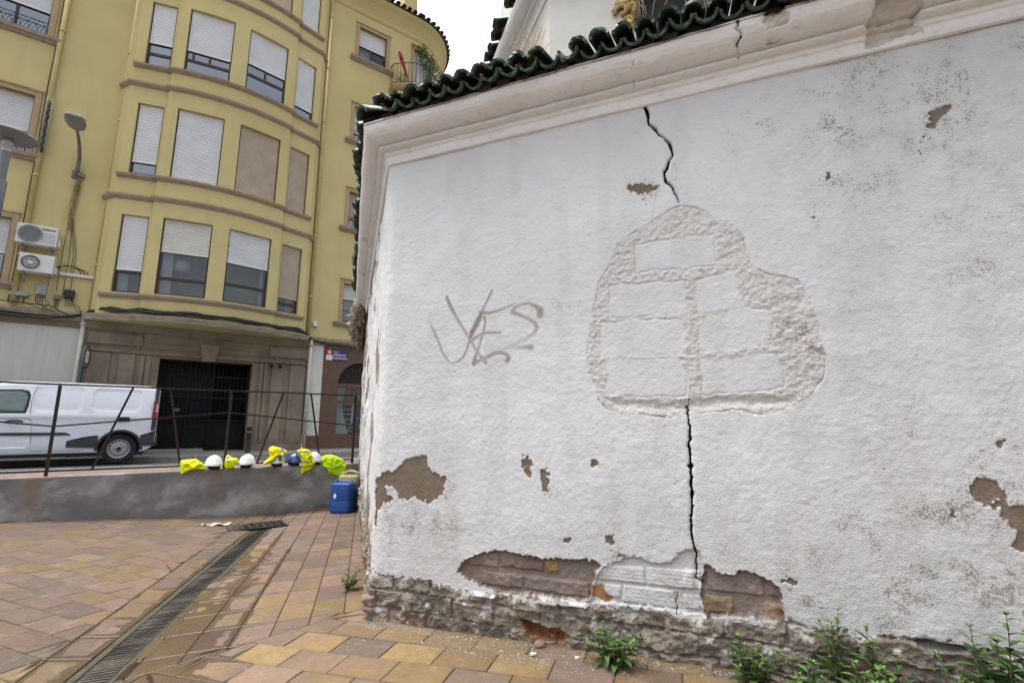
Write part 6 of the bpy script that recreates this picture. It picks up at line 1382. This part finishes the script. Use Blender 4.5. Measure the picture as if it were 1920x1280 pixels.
# ================================================================ HI-VIS VESTS
def mat_vis(name, a, b):
    t = NT(name); n1 = t.noise(14, 4, .6); c = t.mix(t.ramp(n1, .35, .65), a, b); wv = t.noise(420, 2, .5); m = t.fin(c, .75, t.bump(wv, .0004, .4, t.bump(t.noise(20, 3, .5, stretch=(1, 1, .5)), .006, .5)), 0, .2); return m
M_VY = mat_vis('hivis_yellow', (.78, .83, .012), (.66, .74, .012)); M_VG = mat_vis('hivis_lime', (.50, .78, .015), (.40, .66, .012)); M_VO = mat_vis('hivis_warm_yellow', (.84, .76, .012), (.74, .78, .012)); M_SIL = M('silver_tape', (.36, .37, .37), (.28, .29, .29), 30, .45, 0, 60, .4)
def vest(pts, label, mat, seed, thick=.075, stripes=(), piping=(), on=None, d0=None):
    P = [LS(300 + a / 4.571, 800 + b / 4.571) for a, b in pts]; D = []
    for i in range(len(P)):                                          # rounded, slightly rumpled outline
        p0, p1, p2, p3 = (Vector(P[(i + k) % len(P)]) for k in (-1, 0, 1, 2))
        for k in range(8):
            u = k / 8; q = .5 * ((2 * p1) + (p2 - p0) * u + (2 * p0 - 5 * p1 + 4 * p2 - p3) * u * u + (3 * p1 - p0 - 3 * p2 + p3) * u ** 3); D.append(q)
    c = sum(D, Vector((0, 0))) / len(D); n = len(D); rings = 22
    t = thing('hivis_vest', label, 'safety vest', SD(c.x, SW, WT), ROT_B, 'high visibility vests left along the low wall')
    V = {}; mb = MB()
    def yof(x, z, f, front):
        prof = math.sqrt(max(0, 1 - f ** 3.0)); hang = float(sst(.64, .60, z)); zz_ = z
        cen = (d0 if d0 is not None else .045) * (1 - hang) + (-.022) * hang; th = thick * (1 - hang) + .020 * hang
        fold = float(fbm(np.array([x * 7 + z * 5 + seed]), np.array([z * 9 - x * 6]), seed, 2)[0]); rid = 1 - abs(2 * fold - 1); rid2 = 1 - abs(2 * float(fbm(np.array([x * 24 + seed]), np.array([z * 24]), seed + 5, 3)[0]) - 1)
        y = th * prof * (.50 + .70 * rid ** 1.6 - .03 * rid2) if front else -th * prof * .8
        return cen - y if front else cen - y
    fr, bk = [], []
    for side, lst in ((1, fr), (0, bk)):
        for r_ in range(rings + 1):
            f = 1 - r_ / rings
            for j in range(n if r_ < rings else 1):
                q = c + (D[j] - c) * f; lst.append((q.x - c.x, yof(q.x, q.y, f, side), q.y - WT))
                if r_ == rings: break
    def faces(base, flip):
        out = []
        for r_ in range(rings):
            for j in range(n):
                a, b_ = r_ * n + j, r_ * n + (j + 1) % n
                if r_ == rings - 1: f = (a, b_, rings * n)
                else: f = (a, b_, b_ + n, a + n)
                out.append(f[::-1] if flip else f)
        return out
    ff = faces(0, False); mb.add(fr, ff, 0, True); mb.add(bk, faces(0, True), 0, True)
    nf = len(ff)
    for i in range(nf):
        vs = [fr[k] for k in ff[i]]; x = sum(v[0] for v in vs) / len(vs) + c.x; z = sum(v[2] for v in vs) / len(vs) + WT
        for (p, q, w) in stripes:
            A_, B_ = Vector(LS(300 + p[0] / 4.571, 800 + p[1] / 4.571)), Vector(LS(300 + q[0] / 4.571, 800 + q[1] / 4.571)); e = B_ - A_; u = max(0, min(1, (Vector((x, z)) - A_).dot(e) / e.dot(e)))
            if (Vector((x, z)) - A_ - e * u).length < w: mb.m[i] = 1
    o = mb.build('fabric', [mat, M_SIL], t); md = o.modifiers.new('s', 'SUBSURF'); md.levels = 0; md.render_levels = 1
    for pl in piping:
        mb = MB(); pp = [LS(300 + a / 4.571, 800 + b / 4.571) for a, b in pl]; mb.tube([(x - c.x, yof(x, z, .55, 1) - .012, z - WT) for x, z in pp], .005, 5); mb.build('dark_piping', M_BLK, t)
    return t
vest([(175, 300), (200, 285), (270, 278), (310, 275), (340, 295), (372, 318), (386, 342), (383, 366), (330, 370), (270, 375), (225, 388), (190, 400), (178, 388), (172, 340)], 'big crumpled plain yellow vest at the left end of the row', M_VY, 3, .11)
vest([(565, 262), (580, 243), (605, 250), (625, 262), (665, 270), (676, 290), (665, 315), (642, 322), (628, 338), (640, 356), (600, 360), (560, 360), (556, 320), (560, 290)], 'small rolled yellow vest with a grey patch beside a railing post', M_VY, 5, .08, stripes=[((575, 262), (600, 275), .016)])
vest([(935, 185), (965, 165), (1000, 172), (1030, 178), (1070, 192), (1092, 212), (1086, 236), (1050, 236), (1008, 246), (985, 262), (962, 292), (930, 316), (884, 325), (898, 302), (930, 272), (946, 250), (936, 215)], 'bright yellow vest with silver tape thrown over the helmet with a green stripe', M_VO, 9, .085, stripes=[((1035, 170), (1072, 232), .022)], d0=.02)
vest([(1170, 202), (1215, 186), (1270, 195), (1300, 240), (1325, 300), (1312, 335), (1300, 352), (1270, 370), (1240, 380), (1215, 402), (1205, 394), (1208, 330), (1206, 260), (1195, 222)], 'yellow vest with silver bands hanging over the wall beside the blue helmet', M_VY, 12, .06, stripes=[((1195, 215), (1245, 210), .013), ((1200, 300), (1265, 298), .013), ((1268, 262), (1300, 248), .011)], piping=[[(1250, 205), (1268, 262), (1295, 312), (1312, 318)]], d0=-.03)
vest([(1380, 292), (1400, 252), (1470, 238), (1540, 260), (1585, 290), (1592, 340), (1585, 400), (1562, 425), (1500, 410), (1442, 392), (1430, 362), (1382, 322)], 'lime green vest hanging over the wall above the plastic cans', M_VG, 17, .075, piping=[[(1430, 382), (1480, 360), (1520, 342), (1552, 328)]], stripes=[((1470, 262), (1482, 258), .006)])

# ================================================================ PLASTIC CANS
def can(loc, rz, label, mat, w, dpt, h, capm, hh=1.0):
    t = thing('jerry_can', label, 'plastic can', loc, rz, 'plastic cans against the low wall'); mb = MB(); n = 40; prof = [(0, .86), (.015, .96), (.04, 1.0), (h * .34, 1.0), (h * .36, .985), (h * .38, 1.0), (h * .82, 1.0), (h * .86, .98), (h * .89, .92), (h * .90, .82)]; vs = []
    for z, k in prof:
        for j in range(n):
            a = 2 * math.pi * j / n; ca, sa = math.cos(a), math.sin(a); e = .46
            vs.append((w / 2 * k * math.copysign(abs(ca) ** e, ca), dpt / 2 * k * math.copysign(abs(sa) ** e, sa), z))
    fs = [(i * n + j, i * n + (j + 1) % n, (i + 1) * n + (j + 1) % n, (i + 1) * n + j) for i in range(len(prof) - 1) for j in range(n)]
    mb.add(vs, fs, 0, True); b = len(prof) - 1; mb.f.append([b * n + j for j in range(n)]); mb.m.append(0); mb.sm.append(False); mb.f.append(list(range(n))[::-1]); mb.m.append(0); mb.sm.append(False)
    mb.build('body', mat, t)
    mb = MB(); mb.tube([(-w * .22, 0, h * .885), (-w * .20, 0, h * (.885 + .085 * hh)), (-w * .05, 0, h * (.885 + .115 * hh)), (w * .20, 0, h * (.885 + .10 * hh)), (w * .34, 0, h * (.885 + .065 * hh)), (w * .38, 0, h * .885)], [.024, .022, .02, .02, .022, .024], 10); mb.build('handle', mat, t)
    mb = MB(); mb.lathe([(.035, h * .885), (.035, h * .96), (.03, h * .97), (0, h * .97)], 20, (-w * .36, 0, 0)); mb.build('cap', capm, t)
    return t
M_CBL = M('scuffed_blue_plastic', (.012, .065, .27), (.016, .07, .22), 8, .42, .001, 60, .4); M_CCR = M('yellowed_plastic', (.36, .32, .17), (.30, .26, .14), 6, .5)
pL, pR = on_z(617, 961, 0.0), on_z(662, 963, 0.0); cx, cy = (pL[0] + pR[0]) / 2, (pL[1] + pR[1]) / 2; wz = gh(cx, cy)
t = can((cx - .015, cy + .10, wz), R(-14), 'scuffed blue plastic can in front of the cream one by the low wall', M_CBL, .335, .24, .46, M_CBL, .25)
mb = MB(); mb.add([(-.06, -.122, .28), (-.03, -.122, .24), (-.06, -.122, .19), (-.085, -.122, .24)], [(3, 2, 1, 0)]); mb.build('label', M_WHT, t)
can((cx - .0, cy + .33, gh(cx, cy + .33)), R(-12), 'cream plastic can standing behind the blue one against the low wall', M_CCR, .33, .20, .55, M_CCR)

# ================================================================ WEEDS AT THE FOOT OF THE WALL
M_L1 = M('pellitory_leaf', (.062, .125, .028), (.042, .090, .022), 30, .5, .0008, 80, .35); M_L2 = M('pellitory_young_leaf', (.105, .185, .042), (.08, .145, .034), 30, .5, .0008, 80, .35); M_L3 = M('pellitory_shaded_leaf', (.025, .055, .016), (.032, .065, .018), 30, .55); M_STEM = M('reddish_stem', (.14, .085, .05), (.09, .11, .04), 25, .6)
def leaf(mb, p, d, up, L, w, mat, curl=.25):
    d = d.normalized(); s = d.cross(up); s = s.normalized() if s.length > 1e-4 else d.orthogonal().normalized(); n = s.cross(d)
    pts = []; k = 5
    for i in range(k + 1):
        f = i / k; c = p + d * (L * f) - n * (curl * L * f * f) ; ww = w * math.sin(math.pi * min(1, f * .92 + .05)) ** .9 * (1 - .35 * f)
        pts.append((c - s * ww + n * ww * .35, c, c + s * ww + n * ww * .35))
    vs = [q for t3 in pts for q in t3]; mb.add(vs, [(3 * i + j, 3 * i + j + 1, 3 * i + j + 4, 3 * i + j + 3) for i in range(k) for j in (0, 1)], mat, True)
def weed(px, ptop, label, nst, spread, seed, out=.10, lsize=.055, dense=1.0, shade=.2, base_py=1240):
    s, zt = W1(px, ptop, out); rng = random.Random(seed); x = WC[0] + WDIR[0] * s + WOUT[0] * out; y = WC[1] + WDIR[1] * s + WOUT[1] * out; zg = gh(x, y); Hh = zt - zg
    t = thing('weed', label, 'weed', (x, y, zg - .01), ROT_C, 'weeds at the foot of the white wall'); ms, ml = MB(), MB()
    for k in range(nst):
        hh = Hh * (1 if k == 0 else rng.uniform(.45, .95)); a = rng.uniform(0, 6.28); lean = spread * rng.uniform(.2, 1) if k else spread * .1
        b0 = Vector((rng.uniform(-.5, .5) * spread * .7, rng.uniform(-.03, .03), 0)); tip = b0 + Vector((math.cos(a) * lean, -abs(math.sin(a)) * lean * .7, hh)); ph = rng.uniform(0, 6.28)
        P = [b0 + (tip - b0) * f + Vector((math.sin(f * 4 + ph), math.cos(f * 3 + ph), 0)) * .012 * f + Vector((math.cos(a), 0, 0)) * lean * .25 * f * f for f in [i / 8 for i in range(9)]]
        ms.tube(P, [.0042 * (1 - .65 * i / 8) for i in range(9)], 5); nl = max(6, int(hh / .021 * dense)); sp = rng.uniform(0, 6)
        for i in range(nl):
            f = .12 + .88 * (i / nl) ** .9; q = f * 8; i0 = min(7, int(q)); p = P[i0] + (P[i0 + 1] - P[i0]) * (q - i0); sp += 2.4
            L = lsize * 1.32 * (1.15 - .75 * f ** 3) * rng.uniform(.7, 1.15); d = Vector((math.cos(sp), math.sin(sp), .35 + .5 * f + rng.uniform(-.35, .2)))
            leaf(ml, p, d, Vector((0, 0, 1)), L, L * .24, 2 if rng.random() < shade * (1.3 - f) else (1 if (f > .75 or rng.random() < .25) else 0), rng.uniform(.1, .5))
        for i in range(7): a2 = rng.uniform(0, 6.28); leaf(ml, P[-1], Vector((math.cos(a2), math.sin(a2), .9)), Vector((0, 0, 1)), lsize * .5 * rng.uniform(.6, 1), lsize * .11, 1, .1)
    ms.build('stem', M_STEM, t); ml.build('foliage', [M_L1, M_L2, M_L3], t); return t
weed(1150, 1162, 'rounded bush of bright green weed against the wall, left of all the others', 12, .15, 41, .10, .052, 1.1, .25)
weed(1412, 1188, 'broad low bush of weed below the right end of the bare bricks', 10, .14, 42, .10, .048, 1.1, .35)
weed(1560, 1136, 'single tall thin weed standing up against the white plaster', 4, .05, 43, .06, .052, .9, .3)
weed(1632, 1174, 'medium weed with drooping leaves just right of the thin tall one', 4, .05, 44, .07, .05, 1.0, .35)
weed(1515, 1230, 'low sprawling weed in front of the low bush under the plaster edge', 6, .12, 45, .17, .055, 1.0, .25)
weed(1600, 1238, 'low leafy weed in the middle of the patch at the bottom edge of the view', 7, .13, 46, .17, .058, 1.0, .25)
weed(1688, 1226, 'spreading weed with big pale leaves between the medium weed and the short one', 7, .12, 47, .14, .058, 1.0, .25)
weed(1785, 1228, 'short weed on its own left of the tallest weeds', 5, .07, 48, .10, .052, 1.0, .25)
weed(1872, 1143, 'tallest weed, its leafy stems reaching up the white wall near its right end', 6, .07, 49, .10, .064, .95, .25)
weed(1835, 1172, 'leaning weed just left of the tallest one', 4, .06, 50, .12, .06, .95, .25)
weed(1915, 1178, 'weed cut by the right edge of the view beside the tallest one', 4, .07, 51, .14, .06, .95, .25)
# tuft at the chapel corner
x, y = on_z(650, 1112, .0)[:2]; t = thing('weed', 'dark little tuft of weed at the foot of the chapel corner', 'weed', (x - .01, y + .05, gh(x, y)), 0, 'weeds at the foot of the white wall'); rng = random.Random(77); ms, ml = MB(), MB()
for k in range(12):
    a = rng.uniform(0, 6.28); tip = Vector((math.cos(a) * .09, math.sin(a) * .07, rng.uniform(.07, .17))); ms.tube([Vector((0, 0, 0)), tip * .5 + Vector((0, 0, .02)), tip], [.003, .002, .001], 4)
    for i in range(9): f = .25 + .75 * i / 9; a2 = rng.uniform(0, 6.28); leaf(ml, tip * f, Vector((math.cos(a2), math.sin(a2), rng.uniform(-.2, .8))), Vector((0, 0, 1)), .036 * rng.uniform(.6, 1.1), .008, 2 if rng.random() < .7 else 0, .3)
ms.build('stem', M_STEM, t); ml.build('foliage', [M_L1, M_L2, M_L3], t)
# dry grass on the eaves
def straw(s, out, z, label, n, hgt, spread, seed, heads=False):
    p = (WC[0] + WDIR[0] * s + WOUT[0] * out, WC[1] + WDIR[1] * s + WOUT[1] * out, z); t = thing('dry_grass', label, 'dry grass', p, ROT_C, 'dry grass growing on the chapel eaves'); rng = random.Random(seed); mb = MB()
    for k in range(n):
        a = rng.uniform(-1, 1) * spread; h = hgt * rng.uniform(.4, 1); b = rng.uniform(-.05, .05); P = [(b, 0, 0), (b + a * .3, -.01, h * .5), (b + a, -.02 + rng.uniform(-.03, .03), h)]; mb.tube(P, [.0022, .0016, .0008], 4)
        if heads or rng.random() < .3:
            for q in range(4): mb.tube([Vector(P[2]) - Vector((a, 0, h)) * (.08 * q), Vector(P[2]) - Vector((a, 0, h)) * (.08 * q) + Vector((rng.uniform(-.04, .04), 0, .035))], [.0012, .0005], 3)
    mb.build('stalks', M_STRAW, t)
straw(W1(985, 120, .2)[0], .14, 3.42, 'straw coloured clump in the tile gap near the upper eaves', 34, .28, .10, 5, True)
straw(W1(1215, 75, .2)[0], .10, 3.44, 'few long straw stalks crossing the lower left corner of the dark upper window', 5, .5, .22, 6)
straw(W1(1325, 45, .2)[0], .10, 3.44, 'straw stalks at the right edge of the dark upper window', 7, .42, .08, 7)

# ================================================================ DEBRIS
def chunk(px, py, sz, seed, mat, label, flat=.5, ang=0.0):
    x, y = on_z(px, py, gh(*on_z(px, py, .03)[:2]))[:2]; t = MB(); rng = random.Random(seed); bm = bmesh.new(); bmesh.ops.create_icosphere(bm, subdivisions=2, radius=1.0)
    for v in bm.verts: k = .65 + .6 * float(fbm(np.array([v.co.x * 1.3 + seed]), np.array([v.co.y * 1.3 + v.co.z * 2]), seed, 3)[0]); v.co = Vector((round(v.co.x * 2.2) / 2.2 * .5 + v.co.x * .5, v.co.y, v.co.z)) * k
    me = bpy.data.meshes.new('chunk'); 
    for v in bm.verts: v.co = Vector((v.co.x * sz, v.co.y * sz * .7, v.co.z * sz * flat))
    bm.to_mesh(me); bm.free(); me.materials.append(mat); o = bpy.data.objects.new('masonry_fragment', me); COL.objects.link(o); o.location = (x, y, gh(x, y) + sz * flat * .6); o.rotation_euler = (0, 0, ang); tag(o, label, 'rubble', 'fragments fallen from the wall'); return o
M_CHW = M('lime_chip', (.60, .59, .56), (.45, .43, .40), 30, .9, .001, 90); M_CHG = M('grey_stone', (.28, .265, .25), (.20, .19, .17), 25, .9, .002, 90)
chunk(1012, 1193, .055, 1, M_CHG, 'flat grey slab of mortar lying by the orange brick hollow', .25, .1); chunk(1018, 1190, .026, 2, M_CHW, 'white lime chip leaning against the grey slab of mortar', .9)
chunk(1040, 1197, .034, 3, M('brick_shard', (.33, .19, .11), (.24, .13, .08), 30, .9), 'orange brick shard lying in the hollow of the wall foot', .7, .7); chunk(1052, 1201, .025, 4, M_CHW, 'white rod shaped chip right of the orange brick shard', .5, -.8)
chunk(1012, 1212, .036, 5, M('brown_brick_bit', (.22, .15, .115), None, 30, .9), 'brown brick bit on the paving in front of the grey slab', .6); chunk(1072, 1210, .024, 6, M_CHG, 'grey pebble between the brick shard and the bush of weed', .8)
chunk(1255, 1233, .030, 7, M_CHW, 'pale stone right of the bush of weed', .8); chunk(1272, 1236, .026, 8, M_CHG, 'grey stone touching the pale stone by the weed bush', .7); chunk(766, 1167, .028, 9, M_CHW, 'white plaster flake near the chapel corner', .4); chunk(1083, 1234, .016, 10, M_CHW, 'small white crumb on the yellow paver', .6); chunk(1000, 1228, .018, 11, M_CHW, 'white crumb on the grit in front of the brown brick bit', .6)
x, y = on_z(405, 988, -.02)[:2]; mb = MB(); n = 7; vs = [(-.16 + .32 * i / n, -.05 + .1 * j / 3 + .02 * math.sin(i * 2), .012 + .012 * math.sin(i * 1.7 + j)) for i in range(n + 1) for j in range(4)]; mb.add(vs, [tuple(f) for f in grid_faces(n + 1, 4)], 0, True)
o = mb.build('paper_scrap', M('dirty_paper', (.46, .42, .34), (.36, .32, .26), 20, .9)); o.location = (x, y, gh(x, y)); o.rotation_euler = (0, 0, .2); tag(o, 'crumpled strip of dirty paper on the paving left of the drain head', 'litter')
# grit swept up along the wall foot: too fine to count
rng = random.Random(90); mb = MB()
def grain(x, y, r, m):
    z = gh(x, y); a = rng.uniform(0, 3.1); c, s = math.cos(a), math.sin(a); k = rng.uniform(.5, 1.0)
    q = [(x + r * c, y + r * s, z), (x - r * s * k, y + r * c * k, z), (x - r * c * .8, y - r * s * .8, z), (x + r * s * k, y - r * c * k, z), (x + r * .2, y + r * .1, z + r * rng.uniform(.6, 1.1))]
    mb.add(q, [(0, 1, 4), (1, 2, 4), (2, 3, 4), (3, 0, 4)], m)
for i in range(9500):
    s = rng.uniform(.02, 3.6); o = abs(rng.gauss(0, .07)) + .02 if rng.random() < .30 else abs(rng.gauss(.18, .055))
    if o > .1 and not (.35 < s < 1.75): continue
    if o > .1 and rng.random() > math.exp(-((s - .95) / .42) ** 2): continue
    x = WC[0] + WDIR[0] * s + WOUT[0] * o; y = WC[1] + WDIR[1] * s + WOUT[1] * o; grain(x, y, rng.choice((.002, .0025, .003, .004, .005, .009 if rng.random() < .25 else .003)), 0 if rng.random() < .10 else rng.choice((1, 1, 2)))
for i in range(260):
    x, y = rng.uniform(-3, 2), rng.uniform(2.2, 5.5)
    if (x - WC[0]) * WOUT[0] + (y - WC[1]) * WOUT[1] > .1 and abs(qd(x, y)[0]) > .2: grain(x, y, rng.choice((.003, .004, .006)), rng.choice((0, 1)))
o = mb.build('grit', [M('lime_grit', (.42, .41, .39), (.30, .29, .27), 30, .9), M_CHG, M('brown_grit', (.20, .15, .11), None, 30, .9)]); tag(o, 'fine grit and lime crumbs swept along the foot of the wall', 'grit', kind='stuff')
